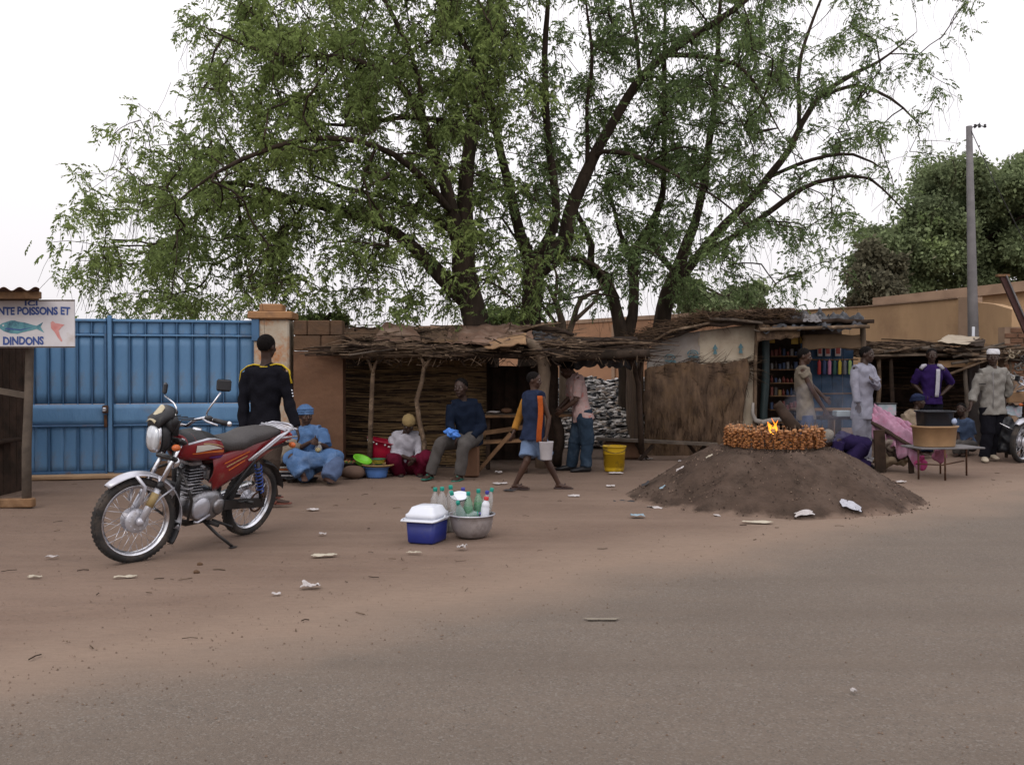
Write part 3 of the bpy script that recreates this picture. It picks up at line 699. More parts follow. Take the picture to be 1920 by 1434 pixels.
# brick stub at the right edge
t = thing('brick_wall', 'rough brick wall corner at the right edge below the leaning post', 'wall', V(P(1900, 690, 16.2).x, 16.2, 0))
mb = MB(); p0 = P(1893, 690, 16.2); 
mb.box(V(p0.x+.9, 16.5, 1.05), (1.78, .22, 2.1)); mb.build('mortar', M['wall_cap'], t, world=True)
bk = MB().rbox((0, 0, 0), (.20, .05, .075), .006); bm = bk.mesh('brick')
M['brick'] = mat('brick', (.20, .11, .07), (.12, .065, .045), 5, .95, .5); bm.materials.append(M['brick'])
for r in range(10):
    for c in range(8):
        o = bpy.data.objects.new('brick', bm); COL.objects.link(o); o.parent = t
        o.location = V(p0.x+.11+c*.22+(r % 2)*.1, 16.39+U(-.012, .008), 1.25+r*.088)-t.location; o.rotation_euler = (0, U(-.03, .03), U(-.04, .04))

# ------------------------------------------------------------------ blue gate
GA = V(-6.02, 12.1, 0); GB = V(-3.40, 12.7, 0); gl = (GB-GA).length
gt = thing('metal_gate', 'large blue painted sheet-metal double gate with vertical ribs', 'gate', GA, math.atan2(GB.y-GA.y, GB.x-GA.x))
def gx(px):
    k = (px-960)/F; # ray x = k*y ; line GA + t*(GB-GA)
    d = GB-GA; t = (k*GA.y-GA.x)/(d.x-k*d.y); return t*gl
def gz(py, px=270):
    t = gx(px)/gl; y = GA.y+(GB.y-GA.y)*t; return 1.4-(py-690)/F*y
zt, z1, z2, z3, zb = 2.02, gz(629), gz(757), gz(795), .07
pw = .176
def panel_mesh(w, h, m):
    mb = MB(); mb.sheet(lambda u, v: V((u-.5)*w, -.006*math.sin(u*math.pi)-.002*math.sin(v*7+u*3), (v-.5)*h), 4, 6, th=.004)
    me = mb.mesh('gate_panel'); me.materials.append(m); return me
pm = [panel_mesh(pw, zt-z1-.02, M['blue_paint']), panel_mesh(pw, z1-z2-.01, M['blue_paint']), panel_mesh(pw, z3-zb-.01, M['blue_paint'])]
rib = MB(); rib.box((0, 0, 0), (.014, .03, zt-z2)); rib2 = MB(); rib2.box((0, 0, 0), (.02, .018, z3-zb))
rm = rib.mesh('rib'); rm.materials.append(M['blue_dark']); rm2 = rib2.mesh('rib'); rm2.materials.append(M['blue_dark'])
split = gx(207)
def gobj(name, me, x, y, z):
    o = bpy.data.objects.new(name, me); COL.objects.link(o); o.parent = gt; o.location = (x, y, z); return o
for sgn, x0, n in ((1, split+.045, int((gl-split-.05)/pw)), (-1, split-.045, 12)):
    ww = (gl-split-.06)/n if sgn > 0 else pw*.97
    for i in range(n):
        xc = x0+sgn*(i+.5)*ww
        for me, zc in ((pm[0], (zt+z1)/2), (pm[1], (z1+z2)/2), (pm[2], (z3+zb)/2)):
            o = gobj('gate_panel', me, xc, U(-.002, .002), zc); o.rotation_euler = (0, 0, U(-.02, .02)); o.scale = (ww/pw, 1, 1)
        gobj('rib', rm, x0+sgn*(i+1)*ww, -.015, (zt+z2)/2)
        if i % 2 or sgn > 0: gobj('rib', rm2, x0+sgn*(i+1)*ww, -.012, (z3+zb)/2)
for a, b in ((-2.2, split-.04), (split+.04, gl)):
    L_ = b-a; c = (a+b)/2
    MB().rbox((c, -.02, zt-.012), (L_, .05, .035), .006).build('top_rail', M['blue_paint'], gt)
    MB().rbox((c, -.022, z1), (L_, .04, .025), .005).build('upper_rail', M['blue_paint'], gt)
    mb = MB(); mb.sheet(lambda u, v: V(a+L_*u, -.035-.004*math.sin(u*23)-.003*math.sin(v*3), z2-(z2-z3)*v), 40, 4, th=-.006); mb.build('middle_plate', M['blue_paint'], gt)
    MB().rbox((c, -.034, z3-.012), (L_, .03, .022), .005).build('lower_rail', M['blue_dark'], gt)
    MB().rbox((c, -.01, zb-.01), (L_, .04, .05), .006).build('bottom_rail', M['blue_dark'], gt)
MB().box((split, .012, zt/2+.04), (.13, .01, zt-.04)).build('backing_strip', M['blue_dark'], gt)
MB().rbox((split, -.03, zt/2+.06), (.05, .05, zt-.02), .008).build('closing_post', M['blue_paint'], gt)
MB().rbox((split-.05, -.028, 1.0), (.03, .035, 1.9), .006).build('leaf_stile', M['blue_dark'], gt)
mb = MB(); mb.rbox((split-.05, -.075, gz(775)+.06), (.07, .04, .10), .008); mb.rbox((split-.05, -.06, gz(775)-.09), (.035, .03, .16), .006); 
lk = mb.build('lock_plate', M['rust'], gt)
MB().rbox((split-.055, -.11, gz(768)+.01), (.05, .03, .05), .008).build('padlock', M['chrome'], lk)
MB().rbox(((gx(65)+split)/2+.1, -.1, .03), (1.6, .25, .05), .01).build('threshold', M['wall_tan'], gt)
MB().rbox((1.7, -.18, .11), (.5, .16, .2), .02).build('stop_block', M['mud_block'], gt)

# ------------------------------------------------------------------ gate pillar and mud wall
def at_z(py, d): return 1.4-(py-690)/F*d
pd = 12.55; pc = P(514, 700, pd+.2)
gp = thing('gate_pillar', 'cream and orange flaking plaster gate pillar with a stepped cap', 'pillar', V(pc.x, pd+.22, 0), .06)
mb = MB(); n_ = 10
def pil(u, v):
    a = u*2*math.pi; return None
MB().rbox((0, 0, 1.0), (.455, .44, 2.08), .02).build('pillar_shaft', M['plaster_cream'], gp)
MB().rbox((-.01, 0, 2.09), (.57, .56, .10), .015).build('pillar_cap', M['plaster_ochre'], gp)
MB().rbox((-.02, 0, 2.19), (.30, .30, .11), .02).build('pillar_cap', M['plaster_ochre'], gp)
MB().rbox((-.2, -.235, 1.9), (.10, .03, .3), .01).build('hinge_plate', M['blue_dark'], gp)
xa, xb = P(549, 700, 12.6).x, P(641, 700, 12.6).x; xc = (xa+xb)/2; ww = xb-xa
mw = thing('mud_wall', 'brown mud-plastered wall section with bare blocks along its top, beside the pillar', 'wall', V(xc, 12.75, 0), .04)
z_a = at_z(658, 12.6); 
mb = MB(); mb.sheet(lambda u, v: V(-ww/2+ww*u, -.12+.012*noise.noise(V(u*3, v*7, 1))+.006*noise.noise(V(u*11, v*25, 4)), (z_a-.01)*v), 14, 30)
mb.box((0, .03, z_a/2), (ww, .28, z_a-.004)); mb.build('plaster_face', M['mud_wall'], mw)
bh = (at_z(600, 12.6)-z_a)/2
for r in range(2):
    xx = -ww/2; 
    for w in ((.36, .285) if r == 0 else (.18, .30, .165)):
        w = w*ww/.645; MB().rbox((xx+w/2, U(-.005, .005), z_a+bh*(r+.5)), (w-.008, .26, bh-.008), .012).build('block', M['mud_block'], mw); xx += w
MB().box((0, .03, z_a+bh), (ww-.02, .2, bh*2-.02)).build('mortar', M['mud_wall'], mw)

# ------------------------------------------------------------------ kiosk at the left edge with the sign
kd = 9.75
kx = P(20, 700, kd).x
kk = thing('market_kiosk', 'dark wooden kiosk with a rusty corrugated roof at the left edge', 'kiosk', V(kx, kd, 0))
def kP(px, py, d): return P(px, py, d)
mb = MB(); mb.tube([kP(50, 956, 9.6), kP(50, 840, 9.6), kP(54, 740, 9.62), kP(56, 640, 9.64), kP(56, 560, 9.66)], [.048, .047, .043, .041, .04], 10); mb.build('post', M['wood_grey'], kk, world=True)
mb = MB(); mb.rbox(kP(-25, 952, 9.58)+V(0, 0, .045), (.95, .09, .09), .01, rot=Matrix.Rotation(-.02, 3, 'Y')); mb.build('base_beam', M['wood'], kk, world=True)
mb = MB(); mb.bar(kP(-60, 722, 9.75), kP(52, 742, 9.75), .04, .06); mb.build('rail', M['wood_grey'], kk, world=True)
for i in range(9):
    x0 = P(62, 700, 11.2).x-.13*(i+.5)
    MB().rbox(V(x0, 11.0+U(-.01, .01), 1.02), (.122, .02, 2.0), .003, rot=Matrix.Rotation(U(-.01, .01), 3, 'Y')).build('wall_board', M['wood_dark'], kk, world=True)
sx = P(62, 700, 11.0).x
for i in range(9):
    MB().rbox(V(sx-.03, 9.75+.14*i, 1.0), (.02, .132, 1.95), .003).build('side_board', M['wood_dark'], kk, world=True)
mb = MB(); 
def cor(u, v):
    y = 9.1+1.2*v; x = P(74, 555, 9.1).x-1.5*u-.5*(y-9.1)
    return V(x, y, at_z(545, 9.1)+.02-.02*v+.017*math.sin(u*1.5/.075*math.pi*2*.5)-.02*v+.01*noise.noise(V(x*3, y*3, 0)))
mb.sheet(cor, 120, 4, th=.003); mb.build('roof', M['tin_rust'], kk, world=True)
mb = MB(); a = kP(72, 560, 9.15); mb.rbox(V(a.x-.7, 9.2, a.z+.035), (1.4, .04, .07), .006); mb.build('fascia_board', M['wood'], kk, world=True)
mb = MB(); a = kP(60, 850, 10.2); mb.rbox(V(a.x-.72, 10.3, .62), (.9, .5, .04), .01); mb.build('counter_shelf', M['wood_dark'], kk, world=True)
# sign
sdp = 9.45; s0 = P(-72, 652, sdp); s1 = P(140, 562, sdp)
sg = thing('painted_sign', 'white painted board sign with blue lettering, a fish and a pink cut of meat', 'sign', V((s0.x+s1.x)/2, sdp, s0.z))
M['sign_white'] = mat('sign_white', (.60, .59, .62), (.52, .50, .52), 3, .6, .1, c3=(.42, .36, .32), c3scale=3, c3at=(.58, .8))
M['sign_blue'] = mat('sign_blue', (.035, .07, .24), (.05, .09, .27), 20, .6, .1)
M['fish_teal'] = mat('fish_teal', (.06, .20, .26), (.12, .30, .34), 9, .6, c3=(.03, .07, .12), c3scale=9)
M['meat_pink'] = mat('meat_pink', (.52, .20, .19), (.60, .32, .30), 9, .6)
W_s = s1.x-s0.x; H_s = s1.z-s0.z
MB().rbox((0, 0, H_s/2), (W_s, .022, H_s), .004).build('board', M['sign_white'], sg)
for e in ((0, -.001, .008, W_s, .012), (0, -.001, H_s-.006, W_s, .012)):
    MB().box((e[0], -.006, e[2]), (e[3]+.004, .018, e[4])).build('edge_strip', M['wood_grey'], sg)
mmp = sdp/F
def sp_(px, py): return V((px-(-72+140)/2)*mmp, -.0135, (652-py)*mmp)
def sign_text(txt, x0, x1, ytop, ybot, bold=.0):
    mb = text_mb(txt, 1.0, .0, bold); xs_ = [q.x for q in mb.v]; ys_ = [q.y for q in mb.v]
    a = sp_(x0, ybot); b = sp_(x1, ytop); kx_ = (b.x-a.x)/(max(xs_)-min(xs_)); kz = (b.z-a.z)/(max(ys_)-min(ys_)); mx_, my = min(xs_), min(ys_)
    mb.v = [V(a.x+(q.x-mx_)*kx_, -.0135-q.z, a.z+(q.y-my)*kz) for q in mb.v]; mb.v = [V(q.x+.0018*math.sin(q.z*70+q.x*25), q.y, q.z+.0022*math.sin(q.x*31+1)+.001*math.sin(q.x*90)) for q in mb.v]
    return mb.build('lettering', M['sign_blue'], sg)
sign_text('ICI', 48, 72, 563.5, 573.5, .035); sign_text('VENTE POISSONS ET', -22, 133, 575.5, 591, .045); sign_text('DINDONS', 7, 83, 631, 647, .045)
def outline(name, pts, m, y=-.0138, parent=sg):
    mb = MB(); vs_ = [sp_(a, b) for a, b in pts]; vs_ = [V(q.x, y, q.z) for q in vs_]; vb = [V(q.x, y+.002, q.z) for q in vs_]; n = len(vs_)
    mb.add(vs_+vb, [list(range(n))]+[(i, i+n, (i+1) % n+n, (i+1) % n) for i in range(n)]); return mb.build(name, m, parent)
fo = outline('fish_picture', [(-2, 611), (6, 606), (14, 603.5), (22, 601), (29, 601), (34, 603), (48, 605), (62, 609), (70, 611), (82, 604), (77, 613), (84, 624), (70, 617), (58, 620), (44, 623), (34, 626), (20, 625), (8, 621), (0, 615)], M['fish_teal'])
outline('fish_eye', [(6, 609), (9, 609), (9, 612), (6, 612)], M['sign_white'], -.0148)
outline('fish_line', [(10, 617), (40, 620), (66, 613), (40, 617.5), (12, 615)], M['sign_blue'], -.0148)
outline('meat_picture', [(96, 605), (100, 602), (105, 606), (112, 607), (122, 609), (116, 614), (111, 620), (113, 628), (118, 639), (116, 641), (110, 634), (103, 622), (97, 616)], M['meat_pink'])

# ------------------------------------------------------------------ generic rough-building helpers
def crooked(a, b, r0, r1, seed=0, bend=.06, n=9, k=9):
    a = Vector(a); b = Vector(b); pts = []; rs = []
    for i in range(n+1):
        t = i/n; o = Vector((noise.noise((seed, t*2.2, 1)), noise.noise((seed, t*2.2, 5)), 0))*bend*math.sin(math.pi*t)*2.2
        pts.append(a.lerp(b, t)+o); rs.append((r0*(1-t)+r1*t)*(1+.14*noise.noise((seed+3, t*5, 2))))
    return pts, rs
def stick_heap(name, parent, boxfn, n, rnd, L=(.2, .8), r=(.004, .012), mats=None, tilt=.25, along=None):
    mb = MB()
    for i in range(n):
        c = boxfn(rnd); a = rnd.uniform(0, math.pi) if along is None else along+rnd.gauss(0, .35)
        l = rnd.uniform(*L)/2; d = V(math.cos(a), math.sin(a), rnd.gauss(0, tilt)).normalized()*l; rad = rnd.uniform(*r)
        mid = c+V(rnd.gauss(0, .02), rnd.gauss(0, .02), rnd.gauss(.01, .025))
        mb.tube([c-d, mid, c+d], [rad, rad*.9, rad*.5], 4, mi=rnd.choice((0, 0, 1)))
    return mb.build(name, mats or [M['stick'], M['stick_dark']], parent, world=True, kind='stuff')
def rough_sheet(name, parent, c4, m, amp=.04, th=.008, seed=0, nu=16, nv=10, f=2.2, edge=.03, droop=0):
    """c4: four world corners (00,10,11,01)"""
    a, b, c, d = [Vector(q) for q in c4]
    def fn(u, v):
        uu = u+edge*noise.noise((v*5, seed, u*3)); vv = v+edge*noise.noise((u*5, seed+9, v*3))
        p = (a*(1-uu)+b*uu)*(1-vv)+(d*(1-uu)+c*uu)*vv
        w = noise.noise((u*f*2, v*f, seed))+.4*noise.noise((u*f*5, v*f*3, seed+2)); p.z += amp*w-droop*(1-math.sin(math.pi*u))*.5
        p.y += amp*.5*noise.noise((u*f*2, v*f*2, seed+7)); return p
    mb = MB(); mb.sheet(fn, nu, nv, th=th); return mb.build(name, m, parent, world=True)
def stalk_wall(name, parent, px0, px1, d, z0, z1, n, rnd, mats, rr=(.005, .009), seed=0):
    mb = MB(); x0 = P(px0, 700, d).x; x1 = P(px1, 700, d).x
    for i in range(n):
        z = z0+(z1-z0)*(i+rnd.random())/n; xa_ = rnd.uniform(x0, x1); L_ = rnd.uniform(.6, 1.5); xb_ = min(x1, xa_+L_); xa_ = max(x0, xa_-L_*.3)
        k = 6; pts = []; s = rnd.random()*50; sl = rnd.gauss(0, .03)
        for j in range(k+1):
            t = j/k; x = xa_+(xb_-xa_)*t
            pts.append(V(x, d+rnd.uniform(-.012, .012)+.05*noise.noise((x*.9, z*1.2, seed)), z+.035*noise.noise((x*1.3, s*.0+z*.8, 3))+sl*(t-.5)))
        r = rnd.uniform(*rr); mb.tube(pts, [r*.8]+[r]*(k-1)+[r*.6], 4, mi=rnd.choice((0, 0, 0, 1)))
    return mb.build(name, mats, parent, world=True, kind='stuff')
rnd = random.Random(12)

# ------------------------------------------------------------------ shelter 1 (brush roof, stalk wall)
sh = thing('brush_shelter', 'low shelter with a brush and tin roof on crooked forked posts and a stalk wall', 'shelter', V(P(930, 700, 12.8).x, 12.8, 0))
D0, D1 = 12.45, 15.2
def roofz(px, d):   # underside of the roof
    z_f = at_z(667+(-3 if px < 800 else 0)-2*math.sin(px*.02), D0); z_b = at_z(634, D1); t = (d-D0)/(D1-D0); return z_f*(1-t)+z_b*t
mb = MB()
def rf(u, v):
    px = 636+u*580; d = D0+(D1-D0)*v; x = (px-960)/F*(D0+ (D1-D0)*v*.5); 
    return V(x, d+.1*noise.noise((u*14, v*4, 2))*(1 if v < .1 else 0), roofz(px, d)+.02+.03*noise.noise((u*12, v*4, 0)))
mb.sheet(rf, 60, 12, th=.05); mb.build('roof_mat', M['stick_dark'], sh, world=True)
def inroof(r):
    px = r.uniform(640, 1060); d = r.uniform(D0-.05, D1); return V((px-960)/F*(D0+(d-D0)*.6), d, roofz(px, d)+.05+abs(r.gauss(0, .06)))
stick_heap('roof_brush', sh, inroof, 1500, rnd, (.25, 1.0), (.004, .013), tilt=.08)
stick_heap('eave_sticks', sh, lambda r: V(P(r.uniform(640, 900), 0, D0).x, D0+r.uniform(-.08, .1), at_z(r.uniform(648, 668), D0)), 170, rnd, (.4, 1.3), (.005, .014), tilt=.03, along=0)
stick_heap('eave_sticks', sh, lambda r: V(P(r.uniform(1020, 1215), 0, D0).x, D0+r.uniform(-.1, .4), at_z(r.uniform(640, 672), D0)), 160, rnd, (.3, 1.1), (.006, .016), tilt=.06, along=0)
stick_heap('twig_ends', sh, lambda r: V(P(r.uniform(640, 1215), 0, D0).x, D0+r.uniform(-.1, .1), at_z(r.uniform(660, 682), D0)), 240, rnd, (.08, .35), (.003, .007), tilt=.9)
T = sh
rough_sheet('roof_sheet', T, [P(700, 640, 12.7), P(792, 638, 12.7), P(772, 611, 13.4), P(720, 604, 13.4)], M['tin_rust'], .03, seed=3)
rough_sheet('roof_sheet', T, [P(638, 636, 12.9), P(715, 634, 12.9), P(710, 614, 14.0), P(640, 616, 14.0)], M['mud_block'], .03, seed=5)
rough_sheet('roof_sheet', T, [P(835, 640, 12.35), P(930, 648, 12.3), P(960, 608, 14.2), P(845, 611, 14.2)], M['tin_rust'], .07, seed=8)
rough_sheet('roof_sheet', T, [P(900, 640, 12.5), P(1000, 636, 12.5), P(995, 608, 14.4), P(900, 608, 14.4)], M['tin_rust'], .05, seed=12)
rough_sheet('roof_sheet', T, [P(915, 652, 12.15), P(987, 642, 12.15), P(984, 626, 12.7), P(893, 640, 12.7)], M['cardboard'], .035, th=.02, seed=15)
rough_sheet('roof_sheet', T, [P(790, 640, 12.4), P(860, 642, 12.4), P(850, 618, 13.6), P(800, 624, 13.6)], M['thatch'], .05, seed=18)
rough_sheet('roof_sheet', T, [P(985, 640, 12.7), P(1050, 648, 12.6), P(1060, 632, 13.4), P(1000, 618, 13.6)], M['tarp_dark'], .06, seed=21)
rough_sheet('hanging_rag', T, [P(1000, 672, 12.5), P(1060, 668, 12.5), P(1058, 652, 12.6), P(1004, 650, 12.6)], M['tarp_dark'], .03, seed=23)
mb = MB()
for i in range(60):
    u = i/59; px = 1040+150*u; 
mb.sheet(lambda u, v: P(1045+150*u, 672+v*(14+12*abs(noise.noise((u*6, 0, 4)))+(10 if .45 < u < .8 else 0)*noise.noise((u*19, 1, 1))), 13.2+.02*math.sin(u*30)), 50, 5, th=.006)
mb.build('hanging_rag', M['tarp_dark'], T, world=True)
p_, r_ = crooked(P(1035, 668, 12.45), P(1218, 662, 12.35), .075, .055, 3, .03); MB().tube(p_, r_, 10).build('beam', M['bark'], T, world=True)
p_, r_ = crooked(P(640, 668, 12.45), P(890, 664, 12.4), .035, .03, 7, .03); MB().tube(p_, r_, 8).build('beam', M['stick'], T, world=True)
p_, r_ = crooked(P(860, 662, 12.5), P(1050, 672, 12.5), .04, .035, 9, .03); MB().tube(p_, r_, 8).build('beam', M['stick_dark'], T, world=True)
p_, r_ = crooked(P(690, 656, 12.3), P(760, 664, 12.32), .012, .009, 11, .02); 
MB().tube([P(655, 666, 12.3), P(700, 659, 12.28), P(738, 655, 12.28)], [.012, .013, .010], 6).build('pole', M['wood_grey'], T, world=True)
MB().tube([P(968, 622, 13.4), P(1010, 610, 13.3), P(1052, 606, 13.2)], [.02, .018, .01], 6).build('pole', M['stick'], T, world=True)
MB().tube([P(970, 626, 13.5), P(1000, 614, 13.4), P(1045, 618, 13.3), P(1075, 628, 13.2)], [.04, .04, .035, .02], 8).build('pole', M['stick_dark'], T, world=True)
# posts
mb = MB(); mb.tube([P(693, 878, 12.6), P(695, 800, 12.6), P(698, 720, 12.55), P(700, 690, 12.52)], [.036, .033, .030, .026], 8)
mb.tube([P(699, 700, 12.53), P(703, 684, 12.5), P(713, 668, 12.5)], [.028, .022, .018], 7); mb.tube([P(699, 698, 12.53), P(693, 682, 12.5), P(686, 668, 12.5)], [.024, .02, .016], 7)
mb.build('post', M['stick'], T, world=True)
mb = MB(); mb.tube([P(793, 890, 12.5), P(795, 830, 12.5), P(786, 788, 12.48), P(781, 750, 12.46), P(791, 715, 12.45), P(795, 690, 12.44), P(799, 678, 12.43)], [.036, .036, .032, .032, .030, .028, .027], 9)
mb.tube([P(797, 690, 12.44), P(792, 676, 12.42), P(787, 664, 12.42)], [.028, .022, .02], 7); mb.tube([P(797, 690, 12.44), P(804, 676, 12.42), P(811, 666, 12.42)], [.028, .022, .018], 7)
mb.build('post', M['stick'], T, world=True)
mb = MB(); mb.tube([P(1015, 876, 12.75), P(1017, 800, 12.7), P(1018, 740, 12.65), P(1021, 700, 12.6), P(1017, 672, 12.5), P(1003, 648, 12.45), P(988, 640, 12.4)], [.085, .08, .078, .082, .08, .075, .05], 12)
mb.build('post', M['bark_pale'], T, world=True)
p_, r_ = crooked(P(1044, 872, 13.4), P(1037, 668, 13.0), .07, .06, 19, .05); MB().tube(p_, r_, 8).build('post', M['stick_dark'], T, world=True)
mb = MB(); mb.tube([P(1203, 850, 13.2), P(1200, 780, 13.1), P(1197, 720, 13.0), P(1190, 690, 12.9), P(1180, 668, 12.8)], [.04, .04, .038, .036, .03], 8)
mb.tube([P(1197, 718, 13.0), P(1200, 690, 12.9), P(1208, 668, 12.8)], [.03, .028, .022], 7); mb.build('post', M['stick_dark'], T, world=True)
# stalk wall and inner board wall darkened to stand in for shade
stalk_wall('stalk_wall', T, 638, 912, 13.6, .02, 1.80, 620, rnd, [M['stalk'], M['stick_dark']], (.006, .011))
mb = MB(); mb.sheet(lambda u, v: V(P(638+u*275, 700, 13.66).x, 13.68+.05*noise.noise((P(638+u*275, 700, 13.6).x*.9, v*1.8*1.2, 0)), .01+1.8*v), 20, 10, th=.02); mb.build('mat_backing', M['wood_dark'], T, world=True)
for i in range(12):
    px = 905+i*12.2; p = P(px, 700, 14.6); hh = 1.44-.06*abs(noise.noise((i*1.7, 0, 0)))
    MB().rbox(V(p.x, 14.6+.024*(i % 2), hh/2), (.118, .02, hh), .003, rot=Matrix.Rotation(U(-.012, .012), 3, 'Y')).build('wall_board', M['wood_dark'], T, world=True)  # near-black board tone puts the shade under the roof into the colour
# side mat at left (the shelter's left end against the mud wall)
# table, bench and props inside
tb = thing('trestle_table', 'dark wooden stall table with goods under the brush roof', 'table', V(P(960, 700, 13.5).x, 13.5, 0))
for k, (ya, c) in enumerate(((13.25, M['wood']), (13.42, M['wood_grey']), (13.6, M['wood_dark']))):
    a = P(900, 700, ya); b = P(1090, 700, ya); MB().rbox(V((a.x+b.x)/2, ya, .74+.01*k), (b.x-a.x, .155, .035), .006, rot=Matrix.Rotation(-.012, 3, 'Y')).build('plank', c, tb, world=True)
for px in (915, 1078):
    for yy in (13.28, 13.6): q_ = P(px, 700, yy); MB().rbox(V(q_.x, yy, .36), (.06, .05, .72), .008).build('leg', M['wood_dark'], tb, world=True)
MB().bar(P(905, 812, 13.22), P(1000, 798, 13.22), .04, .06).build('rail', M['wood'], tb, world=True)
bn = thing('bench', 'rough plank bench with a slanting brace beside the seated man', 'bench', V(P(945, 700, 12.75).x, 12.75, 0))
a = P(898, 829, 12.75); b = P(1004, 824, 12.9); MB().bar(a, b, .24, .035).build('seat', M['wood'], bn, world=True)
MB().bar(P(897, 882, 12.62), P(958, 812, 12.7), .05, .045).build('brace', M['wood'], bn, world=True)
q_ = P(985, 860, 12.85); MB().rbox(V(q_.x, 12.87, .2), (.06, .2, .38), .01).build('leg', M['wood_dark'], bn, world=True)
q_ = P(884, 880, 12.4); MB().rbox(V(q_.x, 12.45, .2), (.20, .28, .40), .02).build('seat_block', M['mud_wall'], bn, world=True)
g_items = [(925, 'white flat packet on the stall table under the shelter', .2, .03, M['paper']), (950, 'reddish bundle on the stall table under the shelter', .16, .07, M['mud_wall']), (985, 'olive cloth bundle on the stall table under the shelter', .24, .1, plain('olive', (.12, .11, .05)))]
for px, lb, w, h, m_ in g_items:
    q_ = P(px, 700, 13.35); mb = MB(); mb.ball(V(q_.x, 13.35, .775+h*.45), (w/2, .07, h/2), 14, 8); mb.v = [p+V(0, 0, .015*noise.noise(p*9)) for p in mb.v]; tag(mb.build('bundle', m_), lb, 'bundle')

# ------------------------------------------------------------------ heap of shoes / scrap pieces
hp = thing('shoe_heap', 'high slope of piled black, white and grey worn shoes between shelter and hut', 'heap', V(P(1130, 700, 18).x, 18, 0))
def hz(x, y):
    t = (y-16.7)/3.2; z = 1.13*max(0, min(1, t))**.85; 
    return z*(1+.08*noise.noise((x*1.2, y*1.2, 0)))+.05*noise.noise((x*3, y*3, 2))
mb = MB(); x0, x1 = P(985, 700, 18).x, P(1330, 700, 18).x
mb.sheet(lambda u, v: V(x0+(x1-x0)*u, 16.4+4.6*v, hz(x0+(x1-x0)*u, 16.4+4.6*v)-.06), 24, 30); mb.build('heap_core', plain('heap_core', (.045, .04, .038)), hp, world=True)
shoe_m = [plain('shoe_black', (.018, .018, .022), .6), plain('shoe_white', (.66, .62, .60), .6), plain('shoe_grey', (.20, .185, .18), .7), plain('shoe_tan', (.36, .29, .24), .7)]
def shoe_geo(w=1):
    mb = MB(); mb.loft([(V(-.13, 0, .02), V(0, .02, 0), V(0, 0, .02)), (V(-.11, 0, .03), V(0, .037, 0), V(0, 0, .035)), (V(-.04, 0, .03), V(0, .036, 0), V(0, 0, .034)), (V(.03, 0, .022), V(0, .046, 0), V(0, 0, .024)), (V(.10, 0, .018), V(0, .044, 0), V(0, 0, .018)), (V(.135, 0, .016), V(0, .02, 0), V(0, 0, .01))], 7); return mb
sm_ = []
for m_ in shoe_m: me = shoe_geo().mesh('shoe'); me.materials.append(m_); sm_.append(me)
rest = MB(); base_s = shoe_geo()
for i in range(1900):
    px = rnd.uniform(1030, 1232); t = rnd.random(); y = 16.7+3.7*t; x = (px-960)/F*y; z = hz(x, y)
    if z < .02: continue
    k = rnd.choice((0, 0, 0, 1, 1, 1, 2, 2, 3)); rot = Matrix.Rotation(rnd.uniform(0, 6.28), 4, 'Z') @ Matrix.Rotation(rnd.gauss(.1, .18), 4, 'X') @ Matrix.Rotation(rnd.gauss(0, .16), 4, 'Y')
    s_ = rnd.uniform(.8, 1.25)
    if i < 290 :
        y = 16.75+2.9*t; x = (px-960)/F*y; z = hz(x, y)+.015
        o = bpy.data.objects.new('shoe', sm_[k]); COL.objects.link(o); o.parent = hp; o.location = V(x, y, z)-hp.location
        o.rotation_euler = rot.to_euler(); o.scale = (s_*1.1, s_, s_*.6)
    else:
        Mx = Matrix.Translation((x, y, z-.005)) @ rot @ Matrix.Diagonal((s_*1.1, s_, s_*.6, 1))
        rest.add([Mx @ q for q in base_s.v], base_s.f, k, True)
rest.build('shoe_pile', shoe_m, hp, world=True, kind='stuff')

# plank bench in front of the hut
bn = thing('bench', 'long grey plank bench on crossed legs in front of the straw hut', 'bench', V(P(1230, 700, 14.7).x, 14.7, 0))
MB().bar(P(1118, 822, 14.75), P(1345, 833, 14.55), .22, .04).build('seat', M['wood_grey'], bn, world=True)
for px in (1202, 1300):
    MB().bar(P(px+22, 835, 14.6), P(px-2, 862, 14.6)-V(0, 0, .0), .05, .05).build('leg', M['wood_dark'], bn, world=True)
    MB().bar(P(px-10, 832, 14.75), P(px+12, 860, 14.75), .05, .05).build('leg', M['wood_dark'], bn, world=True)
MB().rbox(V(P(1165, 700, 14.9).x, 14.9, .14), (.55, .3, .28), .03).build('support_block', M['mud_wall'], bn, world=True)

